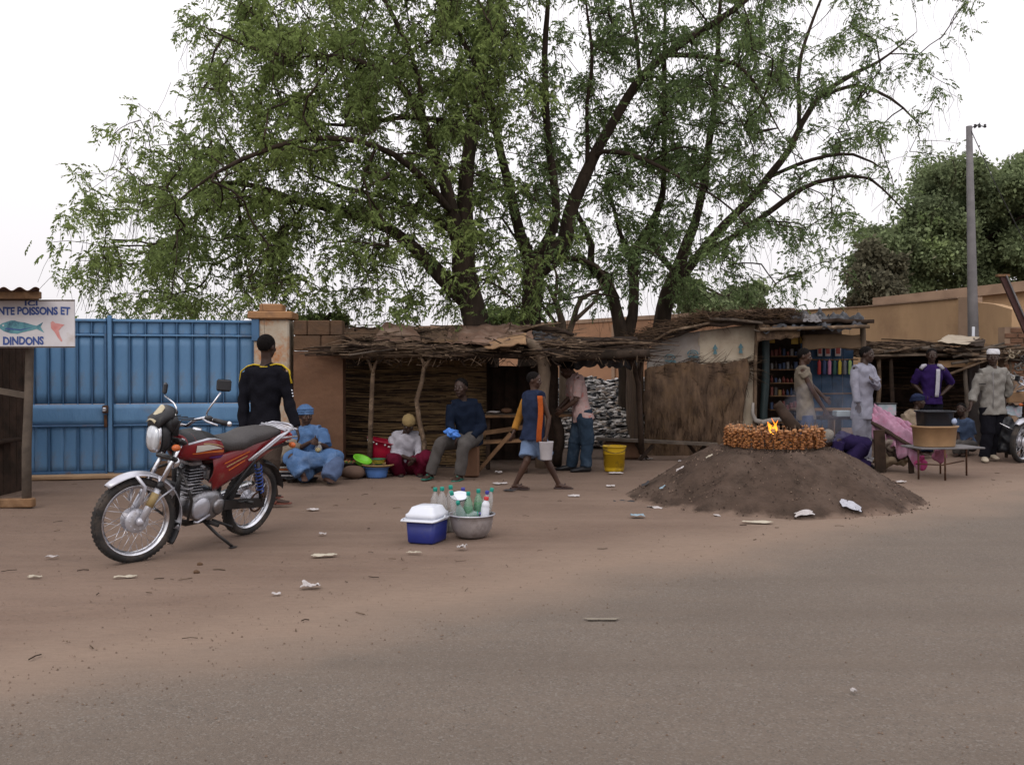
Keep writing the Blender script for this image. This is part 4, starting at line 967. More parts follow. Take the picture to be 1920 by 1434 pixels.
# ------------------------------------------------------------------ hut 2: sack and straw wall + open shop
ht = thing('straw_shop_hut', 'straw and sackcloth hut with an open-fronted shop under a dark tarpaulin roof', 'hut', V(P(1410, 700, 15.6).x, 15.6, 0))
HD = 15.45
def hp_(px, py, dd=0): return P(px, py, HD+dd)
mb = MB()
def lower(u, v):
    px = 1207+u*(190-18*(1-v)*(1-v)+4*math.sin(v*9)); top = 694-24*u-6*math.sin(u*6)-5*noise.noise((u*8, 0, 3)); py = 866-(866-top)*v
    p = hp_(px, py); p.y += -.05*noise.noise((u*7, v*2.5, 1))-.03*noise.noise((u*18, v*7, 4))-.05*math.sin(v*math.pi)-.05*v; return p
mb.sheet(lower, 70, 50, th=-.06); mb.build('straw_wall', M['thatch'], ht, world=True)
mb = MB()
for i in range(2600):
    u = rnd.random(); v = rnd.random()**.8; p = lower(u, v)+V(0, -.012, 0); L_ = rnd.uniform(.08, .35)
    a = rnd.gauss(0, .16); top_band = v > .85
    if top_band and rnd.random() < .8: a = rnd.gauss(1.3, .6); L_ *= 1.3; p.z += .03
    d = V(math.sin(a)*L_, -abs(rnd.gauss(0, .03)), -math.cos(a)*L_)
    if p.z+d.z < .01: continue
    mb.tube([p, p+d*.5+V(0, -.015, 0), p+d], [.004, .004, .002], 3, mi=rnd.choice((0, 0, 1, 2)))
mb.build('straw_strands', [M['thatch'], M['stick_dark'], plain('straw_brown', (.12, .075, .045))], ht, world=True, kind='stuff')
def upper(u0, u1, px0, px1, nm, m_, seed):
    mb = MB()
    def f(u, v):
        px = px0+(px1-px0)*u; g = (px-1215)/200; top = 655-32*min(1, g*4)-18*g if g < .25 else 627-20*(g-.25)/.75; top = max(top, 600); bot = 705-26*g
        py = bot+(top-bot)*v; p = hp_(px, py, .02); p.y += -.03*noise.noise((px*.03, v*2, seed))-.012*noise.noise((px*.08, v*5, seed+3)); return p
    mb.sheet(f, 26, 14, th=.004); return mb.build(nm, m_, ht, world=True)
s_a = upper(0, 1, 1213, 1312, 'sackcloth', M['sack_white'], 1); s_b = upper(0, 1, 1309, 1418, 'sackcloth', M['sack'], 5)
PR = plain('print_teal', (.09, .17, .20), .8)
def printmark(pts, par):
    mb = MB(); vs_ = [hp_(a, b, -.035) for a, b in pts]; vb = [q+V(0, .002, 0) for q in vs_]; n = len(vs_)
    mb.add(vs_+vb, [list(range(n))]+[(i, i+n, (i+1) % n+n, (i+1) % n) for i in range(n)]); mb.build('print', PR, par, world=True)
for cx, cy in ((1256, 672), (1299, 664)):
    for r, w in ((10, 2.4), (5.5, 2)):
        arc = [(cx+r*1.1*math.cos(t), cy-r*.8*math.sin(t)) for t in [math.pi*k/8 for k in range(9)]]
        arc += [(cx+(r-w)*1.1*math.cos(t), cy-(r-w)*.8*math.sin(t)) for t in [math.pi*k/8 for k in range(8, -1, -1)]]; printmark(arc, s_a)
    printmark([(cx-10, cy+3), (cx+10, cy+3), (cx+12, cy+8), (cx-8, cy+6)], s_a)
for cx, cy in ((1341, 654), (1389, 652)):
    printmark([(cx, cy-9), (cx+5, cy), (cx+1.5, cy+1), (cx+4, cy+10), (cx-4, cy+10), (cx-1.5, cy+1), (cx-5, cy)], s_b)
mb = MB()
def strip(u, v):
    px = 1362+u*56-8*(1-v)*u; py = 862-(862-688)*v; p = hp_(px, py, .03); p.y += -.03*noise.noise((u*2, v*5, 71)); return p
mb.sheet(strip, 10, 24, th=.004); mb.build('sackcloth', M['sack'], ht, world=True)
# side wall (depth) at left and the frame posts
mb = MB(); mb.sheet(lambda u, v: V(hp_(1208, 700).x+.02*noise.noise((u*5, v*5, 1)), HD+.06+2.0*u, .01+(at_z(645, HD)-.0)*v), 10, 10, th=.05); mb.build('side_wall', M['thatch'], ht, world=True)
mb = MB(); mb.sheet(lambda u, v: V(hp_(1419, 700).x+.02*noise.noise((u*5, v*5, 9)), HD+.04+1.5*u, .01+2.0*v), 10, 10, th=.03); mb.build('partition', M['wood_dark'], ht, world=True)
p_, r_ = crooked(hp_(1412, 850, -.08), hp_(1420, 604, -.08), .035, .03, 31, .03); MB().tube(p_, r_, 8).build('post', M['stick'], ht, world=True)
p_, r_ = crooked(hp_(1432, 850, .1), hp_(1436, 606, .1), .065, .06, 33, .02); MB().tube(p_, r_, 10).build('post', plain('post_green', (.014, .026, .028), .6), ht, world=True)
p_, r_ = crooked(hp_(1628, 850, .0), hp_(1617, 600, .0), .055, .045, 35, .06); MB().tube(p_, r_, 8).build('post', M['bark_pale'], ht, world=True)
p_, r_ = crooked(hp_(1508, 655, .05), hp_(1505, 612, .05), .03, .03, 37, .03); MB().tube(p_, r_, 8).build('roof_strut', M['wood_dark'], ht, world=True)
mb = MB(); mb.tube([hp_(1412, 755, -.14), hp_(1411, 775, -.14), hp_(1416, 788, -.15), hp_(1430, 792, -.16), hp_(1450, 788, -.18), hp_(1468, 786, -.2)], [.02, .03, .04, .045, .045, .03], 10); mb.build('rolled_edge', M['sack_white'], ht, world=True)
# roof
mb = MB()
def hroof(u, v):
    px = 1200+u*428; e = 646-46*min(1, u*3.6)**.8-(6*min(1, max(0, u-.3)*3)); d = HD-.25+2.4*v; x = (px-960)/F*HD
    return V(x, d, at_z(e+4, HD)-.02+.10*v+.035*noise.noise((u*16, v*4, 5)))
mb.sheet(hroof, 60, 10, th=.06); mb.build('roof_mat', M['stick_dark'], ht, world=True)
def hb(r): u = r.random()*.62; v = r.random()**1.5; return hroof(u, v)+V(0, -.03, .03+abs(r.gauss(0, .045)))
stick_heap('roof_brush', ht, hb, 900, rnd, (.15, .7), (.003, .009), tilt=.15, mats=[M['thatch'], M['stick_dark']])
mb = MB()
for i in range(1500):
    u = rnd.choice((.22, .26, .3, .33, .5, .55, .58, .62))+rnd.gauss(0, .03); c = hroof(max(0, min(1, u)), .05)+V(0, -.04, .07+rnd.gauss(0, .03))
    d = V(rnd.gauss(0, .15), rnd.gauss(0, .06), rnd.gauss(.0, .07)); mb.tube([c, c+d*.6+V(0, 0, .02), c+d], [.005, .004, .002], 3)
mb.build('brush_tuft', M['thatch'], ht, world=True, kind='stuff')
rough_sheet('tarpaulin', ht, [hp_(1430, 618, -.34), hp_(1560, 616, -.36), hp_(1555, 588, .4), hp_(1440, 590, .4)], M['tarp_dark'], .16, seed=41, f=3.0, nu=40)
rough_sheet('tarpaulin', ht, [hp_(1540, 618, -.36), hp_(1628, 612, -.34), hp_(1618, 592, .4), hp_(1530, 586, .4)], M['tarp_dark'], .15, seed=44, f=3.0, nu=36)
rough_sheet('tarpaulin', ht, [hp_(1505, 602, -.38), hp_(1540, 604, -.38), hp_(1540, 592, .2), hp_(1510, 588, .2)], M['concrete'], .05, seed=47, f=3)
rough_sheet('fringe', ht, [hp_(1418, 640, -.3), hp_(1500, 632, -.3), hp_(1500, 612, -.28), hp_(1422, 608, -.28)], M['thatch'], .05, seed=49, f=4)
rough_sheet('eave_board', ht, [hp_(1505, 655, -.02), hp_(1625, 652, -.02), hp_(1622, 626, 0), hp_(1505, 628, 0)], plain('eave_ochre', (.12, .075, .04)), .02, th=.02, seed=52)
p_, r_ = crooked(hp_(1425, 618, -.34), hp_(1630, 612, -.34), .03, .03, 55, .03); MB().tube(p_, r_, 7).build('eave_pole', M['stick'], ht, world=True)
MB().tube([hp_(1330, 598, -.3), hp_(1380, 600, -.3), hp_(1430, 606, -.32)], [.022, .024, .02], 7).build('eave_pole', M['wood_grey'], ht, world=True)
MB().tube([hp_(1413, 618, -.3), hp_(1425, 622, -.3), hp_(1436, 612, -.3)], [.012, .012, .008], 6).build('eave_pole', M['wood_grey'], ht, world=True)
MB().tube([hp_(1205, 650, -.3), hp_(1260, 620, -.3), hp_(1330, 606, -.3)], [.02, .024, .02], 7).build('eave_pole', M['stick'], ht, world=True)
for cx, w, h in ((1447, 11, 12), (1490, 13, 16), (1505, 11, 13)):
    mb = MB(); mb.box(hp_(cx, 637, .15), (w*HD/F, .02, h*HD/F)); mb.build('hanging_card', plain('card_yellow', (.32, .20, .03)), ht, world=True)
# shop interior
xl, xr = hp_(1425, 700).x, hp_(1622, 700).x
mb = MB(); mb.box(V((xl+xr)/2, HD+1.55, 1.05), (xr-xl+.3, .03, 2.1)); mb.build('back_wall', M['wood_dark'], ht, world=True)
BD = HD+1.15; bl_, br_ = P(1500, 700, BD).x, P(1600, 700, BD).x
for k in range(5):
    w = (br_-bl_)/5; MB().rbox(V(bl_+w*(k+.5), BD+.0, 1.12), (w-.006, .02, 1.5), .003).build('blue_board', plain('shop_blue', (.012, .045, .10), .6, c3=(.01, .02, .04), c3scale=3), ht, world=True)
for z_ in (at_z(674, BD), at_z(737, BD)): MB().tube([V(bl_-.05, BD-.08, z_), V((bl_+br_)/2, BD-.08, z_-.008), V(br_+.05, BD-.08, z_)], .012, 6).build('hanging_rail', M['wood'], ht, world=True)
cols = [('red', (.40, .03, .03)), ('dark blue', (.03, .05, .14)), ('pink', (.55, .22, .35)), ('dark green', (.03, .10, .08)), ('yellow', (.55, .42, .04)), ('grey', (.17, .17, .19)), ('lime green', (.33, .50, .16))]
for i, (cn, c) in enumerate(cols):
    px = 1536+i*9.6; p = P(px, 689, BD-.1); mb = MB()
    mb.loft([(p+V(0, 0, -.12), V(.022, 0, 0), V(0, .010, 0)), (p+V(0, 0, -.10), V(.032, 0, 0), V(0, .014, 0)), (p+V(0, 0, 0), V(.028, 0, 0), V(0, .014, 0)), (p+V(0, 0, .09), V(.032, 0, 0), V(0, .012, 0)), (p+V(0, 0, .125), V(.012, 0, 0), V(0, .008, 0))], 10, pw=.7)
    mb.tube([p+V(0, 0, .12), p+V(0, 0, .15)], .004, 5)
    tag(mb.build('hanging_packet', plain('packet_'+cn.replace(' ', '_'), c, .5)), '%s packet hanging in the row on the blue shop board' % cn, 'packet', 'coloured packets hanging in the shop')
for i, (px, w) in enumerate(((1537, 9), (1552, 10), (1571, 11))):
    p = P(px, 659, BD-.06); mb = MB(); mb.rbox(p, (w*BD/F, .02, 17*BD/F), .003); r_ = thing('printed_card', ['leftmost', 'middle', 'rightmost'][i]+' of the red and white printed cards above the hanging packets', 'card', p-V(0, 0, .09), group='printed cards in the shop')
    mb.build('card', plain('card_white', (.42, .36, .35)), r_, world=True); MB().box(p+V(0, -.0125, .01), (w*BD/F*.7, .003, 11*BD/F)).build('red_print', plain('card_red', (.28, .05, .04)), r_, world=True)
SD = HD+.95; sl_, sr_ = P(1440, 700, SD).x, P(1502, 700, SD).x
for k, py in enumerate((668, 693, 718, 742, 768, 792)):
    MB().rbox(V((sl_+sr_)/2, SD, at_z(py, SD)), (sr_-sl_, .3, .018), .003).build('shelf', M['wood'], ht, world=True)
    for j in range(8):
        x = sl_+.04+(sr_-sl_-.06)*j/7.5; c = rnd.choice([(.20, .19, .19), (.15, .035, .025), (.035, .075, .07), (.22, .13, .035), (.03, .05, .11), (.06, .05, .045), (.14, .12, .10)]); w = rnd.uniform(.035, .055); h = rnd.uniform(.07, .15)
        mb = MB()
        if rnd.random() < .5: mb.rbox(V(x, SD-.08, at_z(py, SD)+.011+h/2), (w, .06, h), .004)
        else: mb.lathe([(w*.5, 0), (w*.52, h*.6), (w*.3, h*.75), (w*.22, h*.8), (w*.22, h)], V(x, SD-.08, at_z(py, SD)+.011), 8, cap=True)
        tag(mb.build('packet', plain('good_%d' % int(c[0]*100+c[2]*10), c, .6)), 'small coloured packet or jar standing on the dark shop shelves', 'packet', 'small goods on the shop shelves')
MB().rbox(V((xl+xr)/2+.35, HD+.35, .72), (1.1, .4, .04), .008).build('counter', M['wood'], ht, world=True)
MB().rbox(V((xl+xr)/2+.1, HD+.35, .36), (.06, .3, .7), .008).build('counter_leg', M['wood_dark'], ht, world=True)
MB().rbox(V((xl+xr)/2+.45, HD+.35, .36), (.08, .3, .7), .008).build('counter_leg', M['wood'], ht, world=True)
# ------------------------------------------------------------------ stall 3 at the right
st = thing('pole_stall', 'low stall roofed with loose poles and cardboard at the far right', 'stall', V(P(1760, 700, 16.8).x, 16.8, 0))
SD3 = 16.4
def sroof(u, v): px = 1635+u*330; return V((px-960)/F*SD3, SD3-.1+2.2*v, at_z(668-6*math.sin(u*5), SD3)+.12*v+.03*noise.noise((u*10, v*4, 8)))
mb = MB(); mb.sheet(sroof, 40, 8, th=.05); mb.build('roof_mat', M['stick_dark'], st, world=True)
stick_heap('roof_brush', st, lambda r: sroof(r.random(), r.random()**1.5)+V(0, -.02, .02+abs(r.gauss(0, .06))), 750, rnd, (.3, 1.2), (.006, .018), tilt=.05, mats=[M['stick'], M['stick_dark']], along=.1)
for i in range(16):
    u = rnd.random(); c = sroof(u, 0)+V(0, -.05, rnd.uniform(-.04, .16)); L_ = rnd.uniform(.4, 1.0); a = rnd.gauss(.05, .12)
    p_, r_ = crooked(c-V(math.cos(a)*L_, 0, math.sin(a)*L_), c+V(math.cos(a)*L_, .1, math.sin(a)*L_), .025, .018, i*7.7, .03, 6); MB().tube(p_, r_, 6).build('pole', rnd.choice((M['stick'], M['wood_grey'], M['bark_pale'])), st, world=True)
rough_sheet('cardboard_sheet', st, [P(1757, 640, 16.2), P(1815, 646, 16.1), P(1838, 632, 17.2), P(1778, 627, 17.2)], M['sack'], .02, seed=60)
rough_sheet('cardboard_sheet', st, [P(1770, 648, 16.2), P(1800, 650, 16.1), P(1812, 640, 16.9), P(1782, 640, 16.9)], M['cardboard'], .03, seed=61)
rough_sheet('cardboard_sheet', st, [P(1755, 690, 16.35), P(1830, 686, 16.35), P(1828, 674, 16.4), P(1760, 676, 16.4)], M['cardboard'], .015, seed=63)
rough_sheet('cardboard_sheet', st, [P(1815, 646, 16.2), P(1845, 650, 16.2), P(1848, 636, 17.0), P(1825, 634, 17.0)], M['wood_dark'], .03, seed=64)
for px, pt, m_, s_ in ((1648, 665, M['stick'], 1), (1812, 660, M['wood_grey'], 2), (1890, 655, M['bark_pale'], 3), (1672, 672, M['stick_dark'], 4)):
    p_, r_ = crooked(P(px, 700, 16.45)*1.0-V(0, 0, P(px, 700, 16.45).z), P(px+rnd.uniform(-4, 4), pt, 16.4), .045, .035, s_*5.1, .05); MB().tube(p_, r_, 8).build('post', m_, st, world=True)
stalk_wall('stalk_wall', st, 1640, 1830, 18.2, .02, 1.75, 260, rnd, [M['stick_dark'], M['thatch']], (.008, .014), seed=9)
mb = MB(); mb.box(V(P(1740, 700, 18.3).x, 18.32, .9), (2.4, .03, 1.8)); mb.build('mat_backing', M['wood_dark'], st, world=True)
# ------------------------------------------------------------------ utility pole
up = thing('utility_pole', 'tall tapering grey concrete utility pole with a stay wire, behind the stall', 'pole', V(P(1830, 700, 17.6).x, 17.6, 0))
a = V(P(1830, 700, 17.6).x, 17.6, 0); b = P(1817, 237, 17.6)
mb = MB(); mb.tube([a, a.lerp(b, .5), b], [.115, .085, .052], 14); mb.build('shaft', M['concrete'], up, world=True)
mb = MB(); mb.tube([b-V(0, 0, .05), b+V(.14, 0, .02), b+V(.33, .05, .0)], .010, 5); mb.tube([b+V(.1, 0, -.04), b+V(.2, 0, .06)], .008, 5)
for k in (.12, .2, .3): mb.lathe([(.022, 0), (.03, .02), (.018, .035), (.026, .05), (.01, .065)], b+V(k, .02, -.02), 8)
mb.build('insulator_bracket', M['black_metal'], up, world=True)
mb = MB(); w0 = b+V(.02, -.05, -.1); w1_ = P(1960, 520, 17.2); mb.tube([w0, w0.lerp(w1_, .33)+V(0, 0, -.1), w0.lerp(w1_, .66)+V(0, 0, -.1), w1_, P(2100, 850, 16.5)], .008, 5); mb.build('stay_wire', M['black_metal'], up, world=True)
mb = MB(); mb.rbox(P(1825, 624, 17.4), (.05, .02, .22), .004); mb.build('white_plate', M['white_plastic'], up, world=True)
lp = thing('leaning_post', 'dark red and white striped metal post leaning at the top right edge', 'post', V(P(1935, 690, 16.0).x, 16.0, 0))
a = P(1880, 517, 16.0); b = P(1925, 620, 16.0); b2 = b+(b-a)*1.35
dr = plain('post_red', (.055, .022, .02), .6)
MB().bar(a, b2, .11, .05, up=(0, 1, 0)).build('red_board', dr, lp, world=True)
MB().bar(a+V(.035, -.05, 0), b2+V(.035, -.05, 0), .022, .03, up=(0, 1, 0)).build('white_strip', M['concrete'], lp, world=True)
MB().rbox(a, (.2, .1, .04), .006).build('cap', M['wood'], lp, world=True)

# ------------------------------------------------------------------ mound
mc = V(P(1452, 700, 10.45).x, 10.45, 0); MH, MR, MT = .53, 1.57, .64
mb = MB(); n = 96; vs_ = []
rads = list(np.linspace(0, 1, 46))
def mz(r, a):
    R1 = MR*(1+.04*math.sin(a*2+1)+.03*math.sin(a*3)+.06*noise.noise((math.cos(a)*2.2, math.sin(a)*2.2, 4))+.05*noise.noise((math.cos(a)*7, math.sin(a)*7, 9))); t = (r-MT)/(R1-MT); t = max(0, min(1.15, t))
    if t >= 1: return -.03-.1*(t-1)
    z = MH*(1-t)-.03*max(0, t-.8)*5
    s = MH*(.5+.5*math.cos(math.pi*min(1, t))); z = .78*z+.22*s
    pass
    return z
for ir, rr_ in enumerate(rads):
    r = rr_*2.1
    for j in range(n):
        a = 2*math.pi*j/n; x = math.cos(a)*r; y = math.sin(a)*r
        z = mz(r, a); e = max(0, min(1, z/.1)); z += (noise.noise((x*3, y*3, 1))*.045+noise.noise((x*9, y*9, 3))*.022+noise.noise((x*25, y*25, 5))*.010+.012*noise.noise((a*9, r*1.5, 2)))*e
        vs_.append(V(x, y, max(z, -.06)))
mb.add(vs_, [(i*n+j, i*n+(j+1) % n, (i+1)*n+(j+1) % n, (i+1)*n+j) for i in range(len(rads)-1) for j in range(n)], 0, True)
M['mound'] = mat('mound', (.078, .054, .042), (.045, .032, .025), 5, .95, .9, 30, c3=(.105, .076, .06), c3scale=1.6, c3at=(.5, .72), detail=8)
_nt = M['mound'].node_tree; _b = _nt.nodes['Principled BSDF']; _src = _b.inputs['Base Color'].links[0].from_socket
_tc = _nt.nodes.new('ShaderNodeTexCoord'); _sp = _nt.nodes.new('ShaderNodeSeparateXYZ'); _nz = _nt.nodes.new('ShaderNodeTexNoise'); _nz.inputs['Scale'].default_value = 5; _nz.inputs['Detail'].default_value = 7
_ad = _nt.nodes.new('ShaderNodeMath'); _ad.operation = 'MULTIPLY_ADD'; _ad.inputs[1].default_value = -.16; _mr = _nt.nodes.new('ShaderNodeMapRange'); _mr.inputs[1].default_value = -.09; _mr.inputs[2].default_value = -.045
_mx = _nt.nodes.new('ShaderNodeMix'); _mx.data_type = 'RGBA'; _mx.inputs[6].default_value = (.165, .118, .092, 1)
_nt.links.new(_tc.outputs['Object'], _sp.inputs[0]); _nt.links.new(_tc.outputs['Object'], _nz.inputs['Vector']); _nt.links.new(_nz.outputs[0], _ad.inputs[0]); _nt.links.new(_sp.outputs[2], _ad.inputs[2]); _nt.links.new(_ad.outputs[0], _mr.inputs[0]); _nt.links.new(_mr.outputs[0], _mx.inputs[0]); _nt.links.new(_src, _mx.inputs[7]); _nt.links.new(_mx.outputs[2], _b.inputs['Base Color'])
mo = thing('ash_mound', 'broad flat-topped mound of dark ashy earth beside the road', 'mound', mc)
mb.build('mound_earth', M['mound'], mo)
mb = MB()
for i in range(2600):
    a = U(0, 6.28); r = U(.3, 1.52)+abs(random.gauss(0, .05)); x = math.cos(a)*r; y = math.sin(a)*r; z = max(0, mz(r, a)); s_ = random.choice((.005, .007, .010, .014)); c = V(x, y, z+.003)
    b0 = [c+V(s_*math.cos(k*2.09+a), s_*math.sin(k*2.09+a), -.004) for k in range(3)]
    mb.add(b0+[c+V(0, 0, s_*.8)], [(0, 1, 3), (1, 2, 3), (2, 0, 3)], random.choice((0, 0, 1)))
mb.build('mound_crumbs', [plain('crumb', (.05, .036, .03), .95), M['pebble']], mo, kind='stuff')
# skewers round the fire
M['meat'] = mat('meat', (.33, .135, .038), (.15, .052, .018), 22, .6, .5, c3=(.05, .025, .015), c3scale=18, c3at=(.56, .7))
M['meat_light'] = mat('meat_light', (.42, .21, .09), (.24, .09, .035), 22, .6, .4)
def skewer_mesh(seed):
    r = random.Random(seed); root = MB(); root.tube([V(0, 0, -.03), V(0, 0, .31)], .003, 5); a = root.mesh('stick'); a.materials.append(M['stick'])
    out = [a]
    for k in range(2):
        mb = MB(); z = .05
        while z < .27:
            s_ = r.uniform(.013, .024); c = V(r.gauss(0, .009), r.gauss(0, .009), z)
            rot = Matrix.Rotation(r.uniform(0, 3), 3, 'Z') @ Matrix.Rotation(r.gauss(0, .4), 3, 'X')
            if (z > .235) == (k == 1): mb.ball(c, (s_*1.25, s_*.85, s_*.8), 8, 5, rot)
            z += s_*1.15
        me = mb.mesh('meat'); me.materials.append(M['meat'] if k == 0 else M['meat_light']); out.append(me)
    return out
sk = [skewer_mesh(i) for i in range(10)]
NS = 100
for i in range(NS):
    a = 2*math.pi*i/NS+U(-.015, .015); r = .485+U(-.05, .04); loc = mc+V(math.cos(a)*r, math.sin(a)*r, mz(r, a)-.01)
    t = thing('meat_skewer', 'roasting meat skewer stuck upright in the ring round the fire on the mound', 'skewer', loc, U(0, 6.28), 'meat skewers in a ring round the fire')
    t.rotation_euler = (U(-.10, .10), U(-.10, .10), U(0, 6.28)); t.scale = (1, 1, U(.80, .95))
    for me, nm in zip(sk[i*7 % 10], ('stick', 'meat', 'meat')):
        o = bpy.data.objects.new(nm, me); COL.objects.link(o); o.parent = t
# fire
fr = thing('fire', 'small wood fire burning in the middle of the ring of skewers', 'fire', mc+V(0, 0, MH))
fm = bpy.data.materials.new('flame'); fm.use_nodes = True; N = fm.node_tree.nodes; L = fm.node_tree.links; N.clear()
o_ = N.new('ShaderNodeOutputMaterial'); em = N.new('ShaderNodeEmission'); tc = N.new('ShaderNodeTexCoord'); sx_ = N.new('ShaderNodeSeparateXYZ'); rp = N.new('ShaderNodeValToRGB'); mr = N.new('ShaderNodeMapRange'); mr.inputs[1].default_value = .08; mr.inputs[2].default_value = .38
L.new(tc.outputs['Object'], sx_.inputs[0]); L.new(sx_.outputs[2], mr.inputs[0]); L.new(mr.outputs[0], rp.inputs[0]); e = rp.color_ramp.elements; e[0].color = (1, .55, .08, 1); e[1].color = (.75, .06, .01, 1); q_ = e.new(.55); q_.color = (1, .28, .02, 1)
em.inputs[1].default_value = 2.6; tr = N.new('ShaderNodeBsdfTransparent'); mx = N.new('ShaderNodeMixShader'); mx.inputs[0].default_value = .8; L.new(rp.outputs[0], em.inputs[0]); L.new(tr.outputs[0], mx.inputs[1]); L.new(em.outputs[0], mx.inputs[2]); L.new(mx.outputs[0], o_.inputs[0])
for (x, y, h, w, lean) in ((-.02, .0, .285, .034, -.04), (.035, .0, .325, .012, -.05), (.0, .04, .30, .014, .04)):
    mb = MB(); mb.loft([(V(x, y, .15), V(w*.6, 0, 0), V(0, w*.6, 0)), (V(x+lean*.1, y, .15+(h-.15)*.25), V(w*1.1, 0, 0), V(0, w*.8, 0)), (V(x+lean*.4, y, .15+(h-.15)*.55), V(w*.8, 0, 0), V(0, w*.6, 0)), (V(x+lean*.9, y, .15+(h-.15)*.8), V(w*.4, 0, 0), V(0, w*.3, 0)), (V(x+lean*1.3, y, h), V(.002, 0, 0), V(0, .002, 0))], 8)
    mb.build('flame', fm, fr)
mb = MB()
for i in range(14): a = U(0, 6.28); mb.tube([V(math.cos(a)*.22, math.sin(a)*.22, .01+U(0, .02)), V(math.cos(a+2.6)*.06, math.sin(a+2.6)*.06, .06+U(0, .08))], U(.012, .022), 6)
mb.build('firewood', M['wood_dark'], fr)
# big wood pieces leaning over the fire
t = thing('log', 'charred branch leaning over the fire towards the shop', 'log', mc+V(.15, .2, MH))
p_, r_ = crooked(P(1456, 756, 10.75), P(1493, 806, 10.6), .055, .075, 70, .03); MB().tube(p_, r_, 8).build('charred_wood', M['wood_dark'], t, world=True)
# ------------------------------------------------------------------ motorcycle
FC = G(238, 1052); RDIR = V(.48, 1.04, 0).normalized(); HEAD = -RDIR; WB = 1.27
mid = FC-HEAD*(WB/2)
bike = thing('motorcycle', 'red and black motorcycle with chrome fenders parked on its side stand before the blue gate', 'motorcycle', mid, math.atan2(HEAD.y, HEAD.x))
bike.rotation_euler = (R(-12.5), 0, math.atan2(HEAD.y, HEAD.x))
STEER = R(-19); SA = V(-.438, 0, .899); SP = V(.34, 0, .88)
SM = Matrix.Translation(SP) @ Matrix.Rotation(STEER, 4, SA) @ Matrix.Translation(-SP)
FA = V(.625, 0, .31); RA = V(-.625, 0, .305)
def wheel(parent, c, MX, r=.31, front=True):
    Ry = Matrix.Rotation(R(90), 3, 'X')
    w = MB(); tw_ = .040 if front else .046
    prof = [(r-.062, -tw_*.62), (r-.045, -tw_*.95), (r-.022, -tw_), (r-.006, -tw_*.62), (r, -tw_*.2), (r, tw_*.2), (r-.006, tw_*.62), (r-.022, tw_), (r-.045, tw_*.95), (r-.062, tw_*.62), (r-.068, 0), (r-.062, -tw_*.62)]
    w.lathe(prof, c, 56, Ry); 
    for k in range(56):   # tread blocks
        a = 2*math.pi*k/56
        for sy in (-1, 1):
            q = V(math.cos(a)*(r-.0065), sy*tw_*.42, math.sin(a)*(r-.0065)); rot = Matrix.Rotation(-a, 3, 'Y')
            w.box(c+q, (.010, tw_*.55, .018), rot)
    w.xf(MX); wh = w.build('wheel', M['rubber'], parent)
    m_ = MB(); rr = r-.058
    m_.lathe([(rr, -.030), (rr+.006, -.032), (rr+.004, -.024), (rr-.014, -.016), (rr-.018, 0), (rr-.014, .016), (rr+.004, .024), (rr+.006, .032), (rr, .030), (rr-.020, .014), (rr-.024, 0), (rr-.020, -.014), (rr, -.030)], c, 56, Ry).xf(MX); m_.build('rim', M['chrome'], wh)
    m_ = MB(); hr = .088 if front else .075
    m_.lathe([(.02, -.06), (hr*.5, -.058), (hr*.92, -.048), (hr, -.04), (hr, -.028), (.045, -.024), (.045, .024), (hr, .028), (hr, .04), (hr*.92, .048), (hr*.5, .058), (.02, .06)], c, 32, Ry, cap=True)
    for k in range(10):
        a = k*.628; m_.ball(c+V(math.cos(a)*hr*.7, .052, math.sin(a)*hr*.7), .007, 6, 4)
    m_.xf(MX); m_.build('hub', M['silver_paint'], wh)
    m_ = MB()
    for k in range(36):
        a = 2*math.pi*k/36; s = -1 if k % 2 else 1; b = a+(.55 if (k//2) % 2 else -.55)
        m_.tube([c+V(math.cos(b)*hr*.9, s*.033, math.sin(b)*hr*.9), c+V(math.cos(a)*(rr-.016), s*.004, math.sin(a)*(rr-.016))], .0019, 4)
    m_.xf(MX); m_.build('spokes', M['chrome'], wh)
    return wh
I4 = Matrix.Identity(4)
def stretch(o):
    for v in o.data.vertices:
        if v.co.z > .6 and v.co.x < -.45: v.co.x -= min(.09, (-.45-v.co.x)*.28)
wheel(bike, FA, SM); wheel(bike, RA, I4, .305, False)
B = bike
def part(name, mb, m, MX=None, parent=None, **k):
    if MX is not None: mb.xf(MX)
    return mb.build(name, m, parent or B, **k)
FT = FA+SA*.64
for s in (1, -1):
    y = .088*s
    mb = MB(); mb.tube([FA+V(-.005, y, 0)+SA*-.02, FA+V(-.005, y, 0)+SA*.28], [.026, .024], 12); mb.ball(FA+V(0, y, 0), (.032, .028, .035), 10, 8); fk = part('fork_leg', mb, M['silver_paint'], SM)
    mb = MB(); mb.tube([FA+V(-.005, y, 0)+SA*.27, FA+V(-.005, y, 0)+SA*.66], .0165, 12); part('fork_tube', mb, M['chrome'], SM, fk)
    mb = MB(); mb.tube([FA+V(-.005, y, 0)+SA*.26, FA+V(-.005, y, 0)+SA*.31], [.028, .022], 12); part('dust_seal', mb, M['black_plastic'], SM, fk)
    if s == 1: mb = MB(); mb.tube([FA+V(-.003, y+.002, 0)+SA*.12, FA+V(-.003, y+.002, 0)+SA*.225], [.030, .028], 12); part('fork_sleeve', mb, plain('sleeve_yellow', (.30, .22, .10)), SM, fk)
mb = MB(); mb.rbox(FT+V(.0, 0, .0), (.07, .24, .03), .01, Matrix.Rotation(R(-26), 3, 'Y')); mb.rbox(FA+SA*.50, (.07, .23, .035), .01, Matrix.Rotation(R(-26), 3, 'Y')); part('triple_clamp', mb, M['black_metal'], SM)
